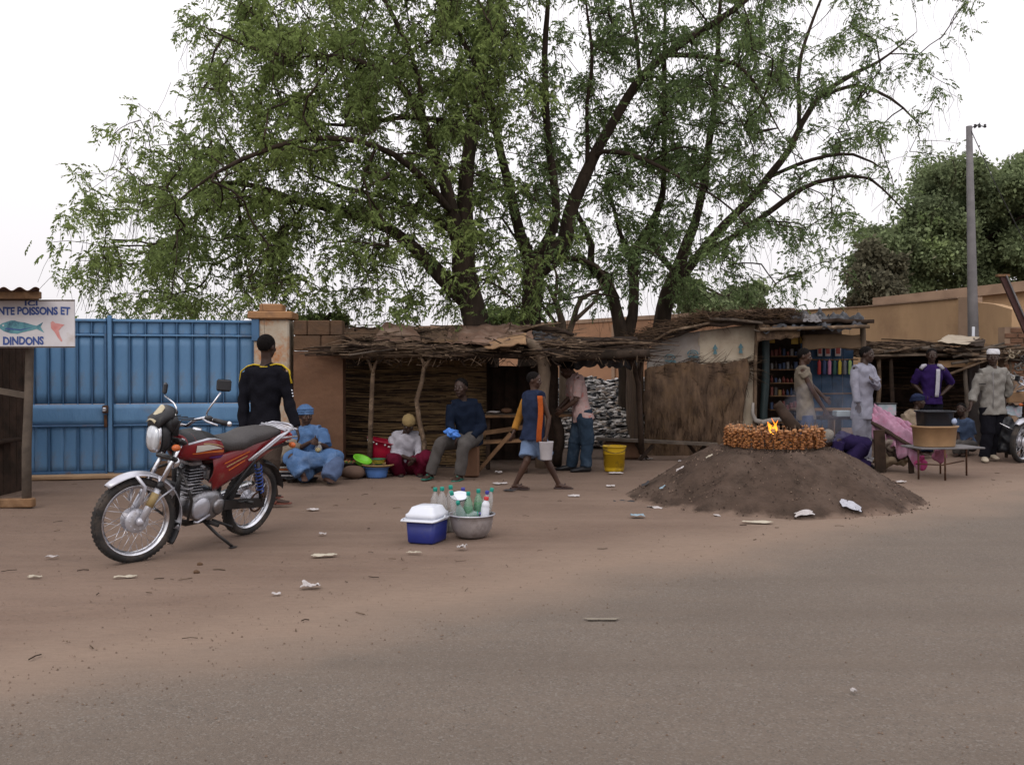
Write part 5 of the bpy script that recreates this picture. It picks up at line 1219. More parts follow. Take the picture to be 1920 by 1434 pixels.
# front fender
def fender_sheet(c, r0, r1, a0, a1, w, n=30, depth=.028):
    mb = MB()
    def fn(u, v):
        a = R(a0+(a1-a0)*u); r = r0+(r1-r0)*u; t = (v-.5)*2; ww = w*(1-.45*max(0, 1-u*7)**2-.15*max(0, (u-.9)*10)**2)
        return c+V(math.cos(a)*(r-depth*t*t), ww*t, math.sin(a)*(r-depth*t*t))
    mb.sheet(fn, n, 10, th=.003); return mb
ff = part('front_fender', fender_sheet(FA, .352, .362, 48, 196, .062), M['silver_paint'], SM)
for s in (1, -1):
    mb = MB(); mb.tube([FA+V(-.01, s*.088, .02), FA+V(-.15, s*.080, .17), FA+V(-.26, s*.062, .23)], .008, 7); mb.tube([FA+V(.01, s*.088, .13), FA+V(-.02, s*.085, .25), FA+V(.04, s*.065, .33)], .014, 8)
    mb.tube([FA+V(-.07, s*.088, .17), FA+V(-.13, s*.085, .25), FA+V(-.14, s*.065, .32)], .014, 8); part('fender_stay', mb, M['silver_paint'], SM, ff)
mb = fender_sheet(FA, .363, .366, 188, 214, .05, 8); part('mud_flap', mb, M['black_plastic'], SM, ff)
# headlight, cowl
HL = V(.475, 0, .905)
mb = MB(); mb.loft([(HL+V(-.07, 0, 0), V(0, .05, 0), V(0, 0, .06)), (HL+V(-.04, 0, 0), V(0, .085, 0), V(0, 0, .095)), (HL+V(.02, 0, 0), V(0, .100, 0), V(0, 0, .110))], 24, pw=.75); hb_ = part('headlight', mb, M['black_plastic'], SM)
mb = MB(); mb.loft([(HL+V(.018, 0, 0), V(0, .092, 0), V(0, 0, .106)), (HL+V(.045, 0, 0), V(0, .094, 0), V(0, 0, .108)), (HL+V(.050, 0, 0), V(0, .094, 0), V(0, 0, .104))], 24, pw=.75); part('chrome_ring', mb, M['chrome'], SM, hb_)
M['lens'] = mat('lens', (.62, .65, .70), (.45, .48, .52), 40, .08, .3, 60, metal=.3, coat=1, stretch=(1, 1, .1))
mb = MB(); mb.loft([(HL+V(.044, 0, 0), V(0, .092, 0), V(0, 0, .102)), (HL+V(.068, 0, 0), V(0, .075, 0), V(0, 0, .082)), (HL+V(.080, 0, 0), V(0, .035, 0), V(0, 0, .04))], 24, pw=.75); part('lens', mb, M['lens'], SM, hb_)
mb = MB()
mb.loft([(HL+V(.055, 0, .085), V(0, .088, 0), V(.004, 0, .012)), (HL+V(.03, 0, .135), V(0, .100, 0), V(.045, 0, .015)), (HL+V(-.03, 0, .175), V(0, .092, 0), V(.055, 0, .02)), (HL+V(-.07, 0, .225), V(0, .06, 0), V(.03, 0, .02))], 20, pw=.8)
mb.loft([(HL+V(-.09, 0, .02), V(0, .085, 0), V(.03, 0, 0)), (HL+V(-.06, 0, .10), V(0, .09, 0), V(.075, 0, 0)), (HL+V(-.06, 0, .16), V(0, .075, 0), V(.055, 0, 0))], 20, pw=.8)
cw = part('cowl', mb, M['black_plastic'], SM)
mb = MB(); mb.sheet(lambda u, v: HL+V(.075-.085*u+.003, (v-.5)*.12*(1-.3*u), .125+.115*u+.004-.02*(v-.5)**2*4), 8, 8, th=.004); part('fly_screen', mb, plain('screen', (.5, .44, .30), .15), SM, cw)
for k, y in enumerate((-.05, .05)):
    mb = MB(); mb.lathe([(.0, .03), (.045, .03), (.048, .02), (.045, -.03), (.02, -.04)], V(.40, y, 1.02), 18, Matrix.Rotation(R(-30), 3, 'Y')); part('gauge', mb, M['black_plastic'], SM)
for s in (1, -1):
    mb = MB(); mb.tube([V(.43, s*.09, .85), V(.43, s*.15, .85)], .009, 6); a_i = part('indicator', mb, M['black_plastic'], SM); mb = MB(); mb.ball(V(.435, s*.175, .85), (.032, .035, .026), 12, 8); part('indicator_lens', mb, plain('amber', (.50, .12, .03), .25), SM, a_i)
# handlebar
mb = MB(); pts = [V(.30, .0, 1.00), V(.30, .07, 1.00), V(.28, .14, 1.05), V(.25, .22, 1.075), V(.20, .30, 1.06), V(.165, .37, 1.05)]
mb.tube([V(p.x, -p.y, p.z) for p in reversed(pts)]+pts[1:], .0115, 10); hbar = part('handlebar', mb, M['chrome'], SM)
for s in (1, -1):
    mb = MB(); mb.tube([V(.215, s*.285, 1.063), V(.155, s*.385, 1.048)], [.0175, .0185], 12); part('grip', mb, M['black_plastic'], SM, hbar)
    mb = MB(); mb.ball(V(.150, s*.392, 1.047), .020, 10, 6); part('bar_end', mb, M['chrome'], SM, hbar)
    mb = MB(); mb.tube([V(.265, s*.225, 1.065), V(.275, s*.29, 1.055), V(.235, s*.375, 1.035)], .007, 6); part('lever', mb, M['silver_paint'], SM, hbar)
    mb = MB(); mb.rbox(V(.235, s*.25, 1.07), (.05, .06, .045), .012); part('switch_box', mb, M['black_plastic'], SM, hbar)
    t_ = V(.20, s*.34, 1.30) if s == 1 else V(.27, s*.35, 1.22)
    mb = MB(); mb.tube([V(.235, s*.215, 1.07), V(.235, s*.22, 1.11), V(.24, s*.25, 1.14), t_-V(0, s*.01, .03)], .0065, 7); mr_ = part('mirror', mb, M['chrome'], SM)
    mb = MB(); rot = Matrix.Rotation(R(66 if s == 1 else -22), 3, 'Z') @ Matrix.Rotation(R(-5), 3, 'Y'); mb.rbox(t_+V(-.01, s*.01, .025), (.026, .105, .088), .016, rot); part('mirror_back', mb, M['black_plastic'], SM, mr_)
mb = MB()
for k in range(4): y = (-.02+k*.015); mb.tube([V(.26, .20-k*.1, 1.06), V(.40, .16-k*.09, 1.05), V(.42, .08-k*.05, .92), V(.34, y, .78), V(.22, y, .72)], .0045, 6)
part('cables', mb, M['black_plastic'], SM)
# frame
mb = MB(); mb.tube([V(.335, 0, .90), V(.37, 0, .80)], .032, 10); mb.tube([V(.35, 0, .84), V(.29, 0, .55), V(.25, 0, .26), V(.10, 0, .20), V(-.15, 0, .20)], .019, 10); mb.tube([V(.33, 0, .86), V(.05, 0, .76), V(-.15, 0, .72), V(-.22, 0, .45), V(-.20, 0, .28)], .019, 10)
for s in (1, -1):
    mb.tube([V(-.12, s*.05, .72), V(-.45, s*.11, .76), V(-.78, s*.11, .80)], .013, 8); mb.tube([V(-.20, s*.09, .35), V(-.35, s*.11, .58), V(-.5, s*.11, .75)], .012, 8)
    mb.tube([V(-.20, s*.10, .33), V(-.62, s*.11, .305)], .018, 8)
part('frame', mb, M['black_metal'])
# tank
def tsec(x, z, hy, hz, zc=None): return (V(x, 0, z), V(0, hy, 0), V(0, 0, hz))
tank = [tsec(.35, .835, .045, .05), tsec(.335, .835, .090, .085), tsec(.26, .84, .130, .112), tsec(.15, .84, .148, .118), tsec(.04, .822, .142, .110), tsec(-.05, .80, .118, .095), tsec(-.12, .782, .08, .062), tsec(-.14, .772, .03, .025)]
mb = MB(); mb.loft(tank, 32, pw=.85); tk = part('fuel_tank', mb, M['red_paint'])
def on_tank(x, ang, off=.003):
    for (a, b) in zip(tank[:-1], tank[1:]):
        if a[0].x >= x >= b[0].x:
            t = (a[0].x-x)/(a[0].x-b[0].x); c = a[0].lerp(b[0], t); hy = a[1].y*(1-t)+b[1].y*t; hz = a[2].z*(1-t)+b[2].z*t; break
    ca, sa = math.cos(ang), math.sin(ang)
    return V(x, c.y+(hy+off)*math.copysign(abs(ca)**.85, ca), c.z+(hz+off)*math.copysign(abs(sa)**.85, sa))
def decal(name, x0, x1, lo, hi, m, off=.003, n=18, mirror=True, parent=tk):
    for s in ((1, -1) if mirror else (1,)):
        mb = MB()
        def fn(u, v):
            x = x0+(x1-x0)*u; a = lo(u)+(hi(u)-lo(u))*v; p = on_tank(x, a, off); return V(p.x, p.y*s, p.z)
        mb.sheet(fn, n, 6); part(name, mb, m, parent=parent)
decal('tank_panel', .315, -.10, lambda u: .42+.55*u, lambda u: math.pi/2, M['black_plastic'], .002)
decal('tank_line', .315, -.09, lambda u: .32+.55*u, lambda u: .44+.55*u, M['silver_paint'], .004)
decal('stripe', .26, -.02, lambda u: -.15+.28*u, lambda u: .20-.05*u+.05*math.sin(u*3), plain('stripe_white', (.55, .53, .48), .35), .004)
decal('stripe', .28, -.06, lambda u: -.28+.25*u, lambda u: -.20+.28*u, plain('stripe_orange', (.55, .14, .03), .35), .0045)
decal('stripe', .20, -.06, lambda u: .26, lambda u: .33, plain('stripe_gold', (.40, .28, .14), .35), .004)
decal('stripe', .10, -.09, lambda u: -.62+.1*u, lambda u: -.45+.25*u, plain('stripe_purple', (.10, .03, .22), .35), .004)
mb = MB(); mb.lathe([(0, .012), (.03, .012), (.036, .004), (.036, -.01)], V(.14, 0, .957), 18); part('fuel_cap', mb, M['chrome'], parent=tk)
# seat
mb = MB(); mb.loft([(V(.03, 0, .86), V(0, .05, 0), V(0, 0, .03)), (V(-.02, 0, .845), V(0, .095, 0), V(0, 0, .05)), (V(-.15, 0, .825), V(0, .115, 0), V(0, 0, .058)), (V(-.30, 0, .83), V(0, .13, 0), V(0, 0, .06)), (V(-.42, 0, .865), V(0, .125, 0), V(0, 0, .065)), (V(-.58, 0, .885), V(0, .110, 0), V(0, 0, .055)), (V(-.70, 0, .895), V(0, .085, 0), V(0, 0, .035)), (V(-.73, 0, .895), V(0, .04, 0), V(0, 0, .015))], 28, pw=.72)
part('seat', mb, mat('seat_vinyl', (.055, .050, .050), (.04, .036, .037), 5, .55, .25, 50))
# side panels
for s in (1, -1):
    def spn(u, v):
        x = .03-.83*u; top = .745+.02*math.sin(u*3.1)+.125*u; bot = (.48+.10*max(0, u-.12)/.3 if u < .42 else .58+(u-.42)*.44) if u > .06 else .55
        z = bot+(top-bot)*v; return V(x, s*(.098+.032*math.sin(math.pi*min(1, max(0, v)))*(1-.3*u)-.03*max(0, -.4-x)), z)
    mb = MB(); mb.sheet(spn, 30, 10, th=.006*s); sp2 = part('side_panel', mb, M['red_paint'])
    for k in range(3):
        mb = MB(); a = V(-.08-.03*k, s*.131, .70-.030*k); b = V(-.36+.02*k, s*.126, .775-.035*k); mb.bar(a, b, .004, .008, up=(0, 0, 1)); part('stripe', mb, plain('stripe_orange', (.5, .2, .05)) if k != 1 else plain('stripe_gold', (.4, .3, .2)), parent=sp2)
mb = MB(); mb.loft([(V(-.60, 0, .84), V(0, .11, 0), V(0, 0, .035)), (V(-.74, 0, .86), V(0, .09, 0), V(0, 0, .035)), (V(-.83, 0, .875), V(0, .06, 0), V(0, 0, .025))], 16, pw=.8); part('tail_cowl', mb, M['red_paint'])
mb = MB(); mb.rbox(V(-.85, 0, .845), (.05, .14, .06), .012); part('tail_light', mb, plain('tail_red', (.35, .02, .02), .2))
# grab rail and carrier
mb = MB()
for s in (1, -1):
    for dz in (0, .03):
        mb.tube([V(-.36-dz, s*.13, .70), V(-.50-dz, s*.150, .80), V(-.62-dz, s*.15, .885), V(-.80, s*.11, .925+dz*.3), V(-.86, s*.05, .935)], .0105, 8)
    mb.tube([V(-.60, s*.15, .87), V(-.86, s*.12, .86)], .009, 6)
for k in range(4): x = -.70-k*.045; mb.tube([V(x, -.13, .925), V(x, .13, .925)], .008, 6)
mb.tube([V(-.86, .05, .935), V(-.88, 0, .937), V(-.86, -.05, .935)], .0105, 8)
part('grab_rail', mb, M['silver_paint'])
# rear fender, plate
part('rear_fender', fender_sheet(RA, .35, .37, 100, 168, .07, 20), M['black_plastic'])
for s in (1, -1):
    mb = MB(); mb.tube([V(-.85, s*.05, .80), V(-.86, s*.13, .80)], .008, 6); i_ = part('indicator', mb, M['black_plastic']); mb = MB(); mb.ball(V(-.86, s*.155, .80), (.03, .033, .025), 10, 7); part('indicator_lens', mb, plain('amber', (.50, .12, .03), .25), parent=i_)
# shocks
for s in (1, -1):
    a, b = V(-.60, s*.135, .33), V(-.47, s*.135, .68); mb = MB(); mb.tube([a, b], .015, 10); sk_ = part('shock_absorber', mb, M['black_metal'])
    mb = MB(); pts = []; n = 90; ax = (b-a).normalized(); u = ax.orthogonal().normalized(); w = ax.cross(u)
    for k in range(n+1):
        t = .25+.68*k/n; an = k*.55; pts.append(a.lerp(b, t)+(u*math.cos(an)+w*math.sin(an))*.028)
    mb.tube(pts, .0055, 5); part('spring', mb, plain('spring_blue', (.03, .07, .30), .3), parent=sk_)
# engine
mb = MB(); 
mb.loft([(V(.0, -.12, .36), V(.10, 0, 0), V(0, 0, .085)), (V(.0, -.10, .36), V(.17, 0, 0), V(0, 0, .12)), (V(.0, .10, .36), V(.17, 0, 0), V(0, 0, .12)), (V(.0, .125, .36), V(.10, 0, 0), V(0, 0, .085))], 24, pw=.8)
en = part('engine', mb, M['alu'])
mb = MB(); mb.lathe([(.085, 0), (.09, .012), (.08, .026), (.03, .032), (0, .033)], V(.10, .118, .36), 28, Matrix.Rotation(R(-90), 3, 'X')); part('generator_cover', mb, M['silver_paint'], parent=en)
mb = MB(); mb.lathe([(.062, 0), (.066, .012), (.05, .024), (0, .026)], V(-.10, .118, .35), 24, Matrix.Rotation(R(-90), 3, 'X')); part('sprocket_cover', mb, M['alu'], parent=en)
for k in range(9):
    mb = MB(); z = .475+k*.0235; mb.rbox(V(.135+k*.003, 0, z), (.16-.01*(k == 8), .165, .009), .004); part('cooling_fin', mb, M['alu'], parent=en)
mb = MB(); mb.rbox(V(.14, 0, .56), (.11, .115, .2), .02); part('cylinder', mb, M['black_metal'], parent=en)
mb = MB(); mb.rbox(V(.155, 0, .705), (.135, .14, .06), .02); part('cylinder_head', mb, M['alu'], parent=en)
mb = MB(); mb.tube([V(.06, 0, .66), V(-.03, .01, .64), V(-.08, .01, .62)], .028, 10); mb.rbox(V(-.03, .03, .60), (.07, .06, .10), .015); part('carburettor', mb, M['alu'], parent=en)
mb = MB(); mb.rbox(V(-.16, 0, .58), (.14, .14, .16), .03); part('air_box', mb, M['black_plastic'])
mb = MB(); mb.tube([V(.21, .02, .68), V(.28, .045, .66), V(.315, .06, .54), V(.285, .06, .36), V(.20, -.03, .24), V(.02, -.12, .235), V(-.2, -.15, .25)], .0185, 10); part('exhaust_pipe', mb, M['black_metal'])
mb = MB(); mb.tube([V(-.15, -.15, .25), V(-.28, -.16, .27), V(-.78, -.17, .36), V(-.84, -.17, .37)], [.022, .042, .045, .03], 14); part('muffler', mb, M['chrome'])
mb = MB(); mb.bar(V(-.14, .135, .36), V(-.64, .13, .315), .03, .075); part('chain_guard', mb, M['black_metal'])
mb = MB(); mb.lathe([(.075, -.004), (.09, -.004), (.09, .004), (.075, .004), (.075, -.004)], RA+V(0, .075, 0), 28, Matrix.Rotation(R(90), 3, 'X')); part('sprocket', mb, M['rust'])
for s in (1, -1):
    mb = MB(); mb.tube([V(.02, s*.10, .25), V(.02, s*.22, .25)], .010, 7); fp = part('foot_peg', mb, M['black_metal']); mb = MB(); mb.tube([V(.02, s*.155, .25), V(.02, s*.25, .252)], .018, 8); part('peg_rubber', mb, M['rubber'], parent=fp)
    mb = MB(); mb.tube([V(-.28, s*.12, .36), V(-.33, s*.2, .38)], .010, 7); mb.tube([V(-.33, s*.18, .38), V(-.34, s*.26, .385)], .016, 8); part('foot_peg', mb, M['black_metal'])
mb = MB(); mb.tube([V(.03, .16, .31), V(.16, .17, .27), V(.18, .15, .27)], .009, 7); part('gear_lever', mb, M['silver_paint'])
# leg guard in front of the engine
mb = MB()
for s in (1, -1): mb.tube([V(.33, s*.03, .70), V(.36, s*.17, .62), V(.33, s*.23, .48), V(.27, s*.17, .30), V(.25, s*.03, .26)], .011, 8)
part('crash_bar', mb, M['black_metal'])
mb = MB(); mb.rbox(V(.29, .0, .42), (.03, .16, .30), .012, Matrix.Rotation(R(8), 3, 'Y')); part('engine_guard', mb, M['black_plastic'])
for k in range(4): mb = MB(); mb.rbox(V(.335, .17, .50+.032*k), (.06, .07, .012), .004); part('guard_slat', mb, M['alu'])
mb = MB(); mb.lathe([(.0, .02), (.045, .02), (.05, .0), (.03, -.03)], V(.40, .07, .74), 16, Matrix.Rotation(R(80), 3, 'Y')); part('horn', mb, M['chrome'])
# side stand (foot reaches the ground once the machine leans)
mb = MB(); foot = V(-.12, .31, .073); mb.tube([V(.02, .09, .25), V(-.05, .2, .15), foot], [.014, .013, .012], 8); mb.rbox(foot+V(0, .005, -.003), (.07, .035, .008), .003, Matrix.Rotation(R(12.5), 3, 'X')); part('side_stand', mb, M['black_metal'])
mb = MB(); mb.tube([V(-.12, .07, .22), V(-.28, .09, .16), V(-.30, .13, .15)], .012, 7); mb.tube([V(-.12, -.07, .22), V(-.28, -.09, .16), V(-.30, -.13, .15)], .012, 7); part('centre_stand', mb, M['black_metal'])

for o in [q for q in COL.objects if q.parent == bike and q.type == 'MESH' and q.name.split('.')[0] in ('seat', 'tail_cowl', 'tail_light', 'grab_rail', 'side_panel', 'frame')]: stretch(o)
# ------------------------------------------------------------------ people
def ortho(a, n):
    a = a-n*a.dot(n); return a.normalized() if a.length > 1e-6 else n.orthogonal().normalized()
def person(label, D, J, face, skin='skin', shirt=None, trousers=None, sc=1.0, hair='hair', cap=None, shoes=None, hand=('curl', 'curl'), torso_front=None, group=None, barefoot=False, slim=1.0):
    """J: joints as (px, py, depth offset). A is the limb at image left, B at image right."""
    Q = {k: P(v[0], v[1], D+(v[2] if len(v) > 2 else 0)) for k, v in J.items()}
    face = Vector(face).normalized(); pel = Q['pel']; root = thing('person', label, 'person', V(pel.x, pel.y, 0), group=group)
    S = sc; shA, shB, neck, head = Q['shA'], Q['shB'], Q['neck'], Q['head']
    spine = (neck-pel).normalized(); lat = ortho(shB-shA, spine); dep = spine.cross(lat)
    hipA = Q.get('hipA', pel-lat*.085*S); hipB = Q.get('hipB', pel+lat*.085*S)
    g = slim
    tors = [(pel-spine*.04*S, .135*g, .10*g), (pel+spine*.05*S, .145*g, .105*g), (pel.lerp(neck, .35), .120*g, .088*g), (pel.lerp(neck, .65), .150*g, .105*g), (pel.lerp(neck, .86), .150*g, .095*g), (pel.lerp(neck, .97), .085*g, .07*g)]
    def torso(mb, e, k0=0, k1=6, flare=0):
        mb.loft([(c, lat*(a*S+e+(flare if i == 0 else 0)), dep*(b*S+e+(flare if i == 0 else 0))) for i, (c, a, b) in enumerate(tors[k0:k1])], 20, pw=.9)
    u = ortho((head-neck).normalized()*.6+V(0, 0, 1)*.6, face) if abs(face.z) < .95 else V(0, 1, 0); u = ortho(u, face); s_ = face.cross(u)
    rot = Matrix((s_, face, u)).transposed()
    mb = MB(); hs = S*1.09
    mb.ball(head+u*.02*hs, (.074*hs, .090*hs, .088*hs), 18, 12, rot); mb.ball(head+face*.022*hs-u*.045*hs, (.056*hs, .066*hs, .062*hs), 16, 10, rot)
    mb.ball(head+face*.062*hs-u*.086*hs, (.026*hs, .022*hs, .020*hs), 10, 8, rot)     # chin
    mb.tube([head+face*.084*hs+u*.012*hs, head+face*.104*hs-u*.026*hs], [.008*hs, .015*hs], 8); mb.ball(head+face*.093*hs-u*.030*hs, (.021*hs, .012*hs, .010*hs), 8, 6, rot)
    mb.ball(head+face*.074*hs+u*.030*hs, (.052*hs, .016*hs, .013*hs), 10, 6, rot); mb.ball(head+face*.083*hs-u*.056*hs, (.029*hs, .014*hs, .014*hs), 10, 6, rot)
    for k in (-1, 1): mb.ball(head+s_*k*.076*hs-u*.008*hs-face*.008*hs, (.009*hs, .020*hs, .031*hs), 8, 6, rot); mb.ball(head+face*.060*hs+s_*k*.038*hs-u*.025*hs, .024*hs, 8, 6)
    mb.tube([neck-spine*.05*S, neck+ (head-neck)*.35, head-u*.04*hs-face*.012*hs], [.062*S, .052*S, .050*S], 12); torso(mb, -.004)
    mb.tube([shA, neck-spine*.035*S, shB], [.050*S, .060*S, .050*S], 12)
    def hand_(wr, el, sh, side, mode):
        d = (wr-el).normalized(); n = ortho(dep*side*.2+lat*side, d); w = d.cross(n)
        if mode == 'front': n, w = w, n
        c = wr+d*.045*S; mb.loft([(wr-d*.01*S, w*.024*S, n*.017*S), (c, w*.038*S, n*.015*S), (wr+d*.085*S, w*.038*S, n*.012*S)], 10)
        for k, (o, L_) in enumerate(((-.029, .062), (-.010, .074), (.010, .070), (.029, .055))):
            b0 = wr+d*.082*S+w*o*S; cu = .35 if mode != 'flat' else .1
            d1 = (d-n*side*cu).normalized(); b1 = b0+d1*L_*.5*S; d2 = (d-n*side*cu*2.6).normalized(); mb.tube([b0-d*.01*S, b0, b1, b1+d2*L_*.5*S], [.0092*S, .0092*S, .0085*S, .007*S], 6)
        b0 = wr+d*.025*S+w*.030*S; mb.tube([b0, b0+(w*.8+d*.7).normalized()*.035*S, b0+(w*.45+d).normalized()*.07*S], [.012*S, .011*S, .008*S], 6)
    for k, side in (('A', -1), ('B', 1)):
        sh, el, wr = Q['sh'+k], Q['el'+k], Q['wr'+k]
        mb.tube([sh, sh.lerp(el, .4), el], [.050*S*g, .045*S*g, .036*S*g], 12); mb.tube([el, el.lerp(wr, .3), wr], [.037*S*g, .038*S*g, .025*S*g], 12); mb.ball(el, .038*S*g, 10, 8)
        hand_(wr, el, sh, side, hand[0 if k == 'A' else 1])
        if 'kn'+k in Q:
            hp0 = hipA if k == 'A' else hipB; kn, an = Q['kn'+k], Q['an'+k]
            mb.tube([hp0, hp0.lerp(kn, .35), kn], [.088*S*g, .078*S*g, .054*S*g], 12); mb.tube([kn, kn.lerp(an, .3), kn.lerp(an, .7), an], [.052*S*g, .054*S*g, .040*S*g, .034*S*g], 12); mb.ball(kn, .056*S*g, 10, 8)
            fd = Vector(J.get('ft'+k+'_dir', (face.x, face.y, 0))).normalized(); a0 = V(an.x, an.y, max(an.z, .05)); fz = a0.z-.045
            mb.loft([(a0-fd*.055*S-V(0, 0, .025), fd.cross(V(0, 0, 1))*.026*S, V(0, 0, .022*S)), (a0-V(0, 0, .012), fd.cross(V(0, 0, 1))*.034*S, V(0, 0, .036*S)), (a0+fd*.08*S-V(0, 0, .022), fd.cross(V(0, 0, 1))*.040*S, V(0, 0, .024*S)), (a0+fd*.15*S-V(0, 0, .032), fd.cross(V(0, 0, 1))*.044*S, V(0, 0, .014*S)), (a0+fd*.19*S-V(0, 0, .034), fd.cross(V(0, 0, 1))*.034*S, V(0, 0, .010*S))], 12)
            if shoes:
                ms = MB()
                if shoes[1] == 'sandal':
                    ms.loft([(a0+fd*(-.075*S)-V(0, 0, .044), fd.cross(V(0, 0, 1))*.030*S, V(0, 0, .009)), (a0+fd*(-.03*S)-V(0, 0, .046), fd.cross(V(0, 0, 1))*.042*S, V(0, 0, .010)), (a0+fd*.13*S-V(0, 0, .048), fd.cross(V(0, 0, 1))*.052*S, V(0, 0, .010)), (a0+fd*.21*S-V(0, 0, .046), fd.cross(V(0, 0, 1))*.030*S, V(0, 0, .008))], 12)
                    sd_ = fd.cross(V(0, 0, 1)); ms.tube([a0+fd*.05*S-sd_*.05*S-V(0, 0, .04), a0+fd*.09*S+V(0, 0, .006), a0+fd*.05*S+sd_*.05*S-V(0, 0, .04)], .009, 6)
                else:
                    ms.loft([(a0-fd*.078*S-V(0, 0, .02), fd.cross(V(0, 0, 1))*.028*S, V(0, 0, .022)), (a0-fd*.05*S-V(0, 0, .012), fd.cross(V(0, 0, 1))*.042*S, V(0, 0, .042)), (a0+fd*.05*S-V(0, 0, .010), fd.cross(V(0, 0, 1))*.047*S, V(0, 0, .040)), (a0+fd*.14*S-V(0, 0, .024), fd.cross(V(0, 0, 1))*.052*S, V(0, 0, .028)), (a0+fd*.215*S-V(0, 0, .032), fd.cross(V(0, 0, 1))*.035*S, V(0, 0, .018))], 14)
                ms.build('shoe' if shoes[1] != 'sandal' else 'sandal', shoes[0], root, world=True)
    vox(mb, 'body', M[skin], root, .0075 if D < 13.8 else .009, 3)
    for k in (-1, 1):
        me_ = MB(); me_.ball(head+face*.077*hs+s_*k*.031*hs+u*.010*hs, .0115*hs, 8, 6); ey = me_.build('eye', M['eye'], root, world=True); me_ = MB(); me_.ball(head+face*.0855*hs+s_*k*.031*hs+u*.010*hs, .006*hs, 6, 5); me_.build('pupil', M['hair'], ey, world=True)
    if hair:
        mh = MB(); c0 = head+u*.030*hs-face*.012*hs; mh.ball(c0, (.081*hs, .093*hs, .088*hs), 22, 14, rot)
        mh.v = [q for q in mh.v]
        # keep only the scalp side of the shell
        keep = [i for i, f in enumerate(mh.f) if sum(((mh.v[j]-head).dot(face)*1.0-(mh.v[j]-head).dot(u)*1.15) for j in f)/len(f) < -.012*hs]
        mh.f = [mh.f[i] for i in keep]; mh.m = [0]*len(mh.f); mh.sm = [True]*len(mh.f); mh.build('hair', M['hair'], root, world=True)
    if cap:
        mk = MB(); kind, cm = cap
        if kind == 'kufi': mk.loft([(head+u*.045*hs, s_*.083*hs, face*.100*hs), (head+u*.075*hs, s_*.084*hs, face*.100*hs), (head+u*.115*hs, s_*.074*hs, face*.088*hs), (head+u*.122*hs, s_*.05*hs, face*.06*hs)], 24)
        if kind == 'round': mk.ball(head+u*.050*hs-face*.008*hs, (.087*hs, .103*hs, .080*hs), 20, 12, rot)
        if kind == 'wrap':
            mk.ball(head+u*.055*hs-face*.015*hs, (.094*hs, .108*hs, .082*hs), 20, 12, rot); 
            for q in range(3): mk.tube([head+u*(.02+.028*q)*hs+s_*.088*hs*math.cos(t)+face*(.098*math.sin(t)-.01)*hs+u*.012*math.sin(t)*hs for t in [2*math.pi*j/20 for j in range(21)]], .013*hs, 7, cap=False)
            mk.ball(head-face*.10*hs+u*.02*hs, (.05*hs, .04*hs, .04*hs), 10, 8, rot)
        vox(mk, 'cap' if kind != 'wrap' else 'headscarf', cm, root, .006, 2, .0015, 40)
    if shirt:
        ms = MB(); e = shirt.get('e', .016); torso(ms, e, 0, 6)
        ms.tube([shA, neck-spine*.045*S, shB], [.050*S+e, .058*S+e*.6, .050*S+e], 12)
        hem = shirt.get('hem', .10); fl = shirt.get('flare', .01); ms.loft([(pel-spine*hem*S, lat*(.140*S*g+e+fl), dep*(.108*S*g+e+fl)), (pel+spine*.08*S, lat*(.142*S*g+e), dep*(.106*S*g+e))], 20, pw=.9)
        sl = shirt.get('sleeve', 1.0); se = shirt.get('se', e)
        if sl > 0:
            for k in 'AB':
                sh, el, wr = Q['sh'+k], Q['el'+k], Q['wr'+k]; t = min(1, sl); en_ = sh.lerp(el, t); ms.tube([sh, sh.lerp(en_, .5), en_], [.052*S*g+se, .048*S*g+se, (.046-.006*t)*S*g+se], 12)
                if sl > 1: w_ = el.lerp(wr, min(.97, sl-1)); ms.ball(el, .040*S*g+se, 10, 8); ms.tube([el, el.lerp(w_, .5), w_], [.040*S*g+se, .038*S*g+se, .032*S*g+se], 12)
        sh_o = vox(ms, shirt.get('name', 'shirt'), shirt['m'], root, .010, 3, shirt.get('wr', .006), 14, seed=D)
        if shirt.get('collar'):
            mc_ = MB(); 
            for k in (-1, 1): c = neck+dep*0; mc_.loft([(neck+lat*k*.02*S+torso_dir(dep, face)*.085*S-spine*.05*S, lat*.010, spine*.012), (neck+lat*k*.055*S+torso_dir(dep, face)*.035*S+spine*.005*S, lat*.012, spine*.02), (neck+lat*k*.05*S-torso_dir(dep, face)*.05*S+spine*.015*S, lat*.01, spine*.02)], 8)
            mc_.build('collar', shirt.get('cm', shirt['m']), sh_o, world=True)
    if trousers:
        mt = MB(); e = trousers.get('e', .018); cut = trousers.get('cut', 2.0); mt.loft([(pel-spine*.07*S, lat*(.130*S*g+e), dep*(.10*S*g+e)), (pel+spine*.09*S, lat*(.140*S*g+e), dep*(.104*S*g+e))], 20, pw=.9)
        for k in 'AB':
            if 'kn'+k not in Q: continue
            hp0 = hipA if k == 'A' else hipB; kn, an = Q['kn'+k], Q['an'+k]; t = min(1, cut); e1 = hp0.lerp(kn, t)
            mt.tube([hp0, hp0.lerp(e1, .4), e1], [.090*S*g+e, .082*S*g+e, (.062 if t >= 1 else .075)*S*g+e*1.4], 14)
            if cut > 1: a1 = kn.lerp(an, min(.97, cut-1)); mt.ball(kn, .060*S*g+e, 12, 8); mt.tube([kn, kn.lerp(a1, .5), a1], [.060*S*g+e, .056*S*g+e, .046*S*g+e*1.3], 14)
        vox(mt, trousers.get('name', 'trousers'), trousers['m'], root, .011, 3, trousers.get('wr', .006), 12, seed=D+3)
    return root, Q, dict(lat=lat, dep=dep, spine=spine, S=S, g=g)
def torso_dir(dep, face): return dep if dep.dot(face) > 0 else -dep
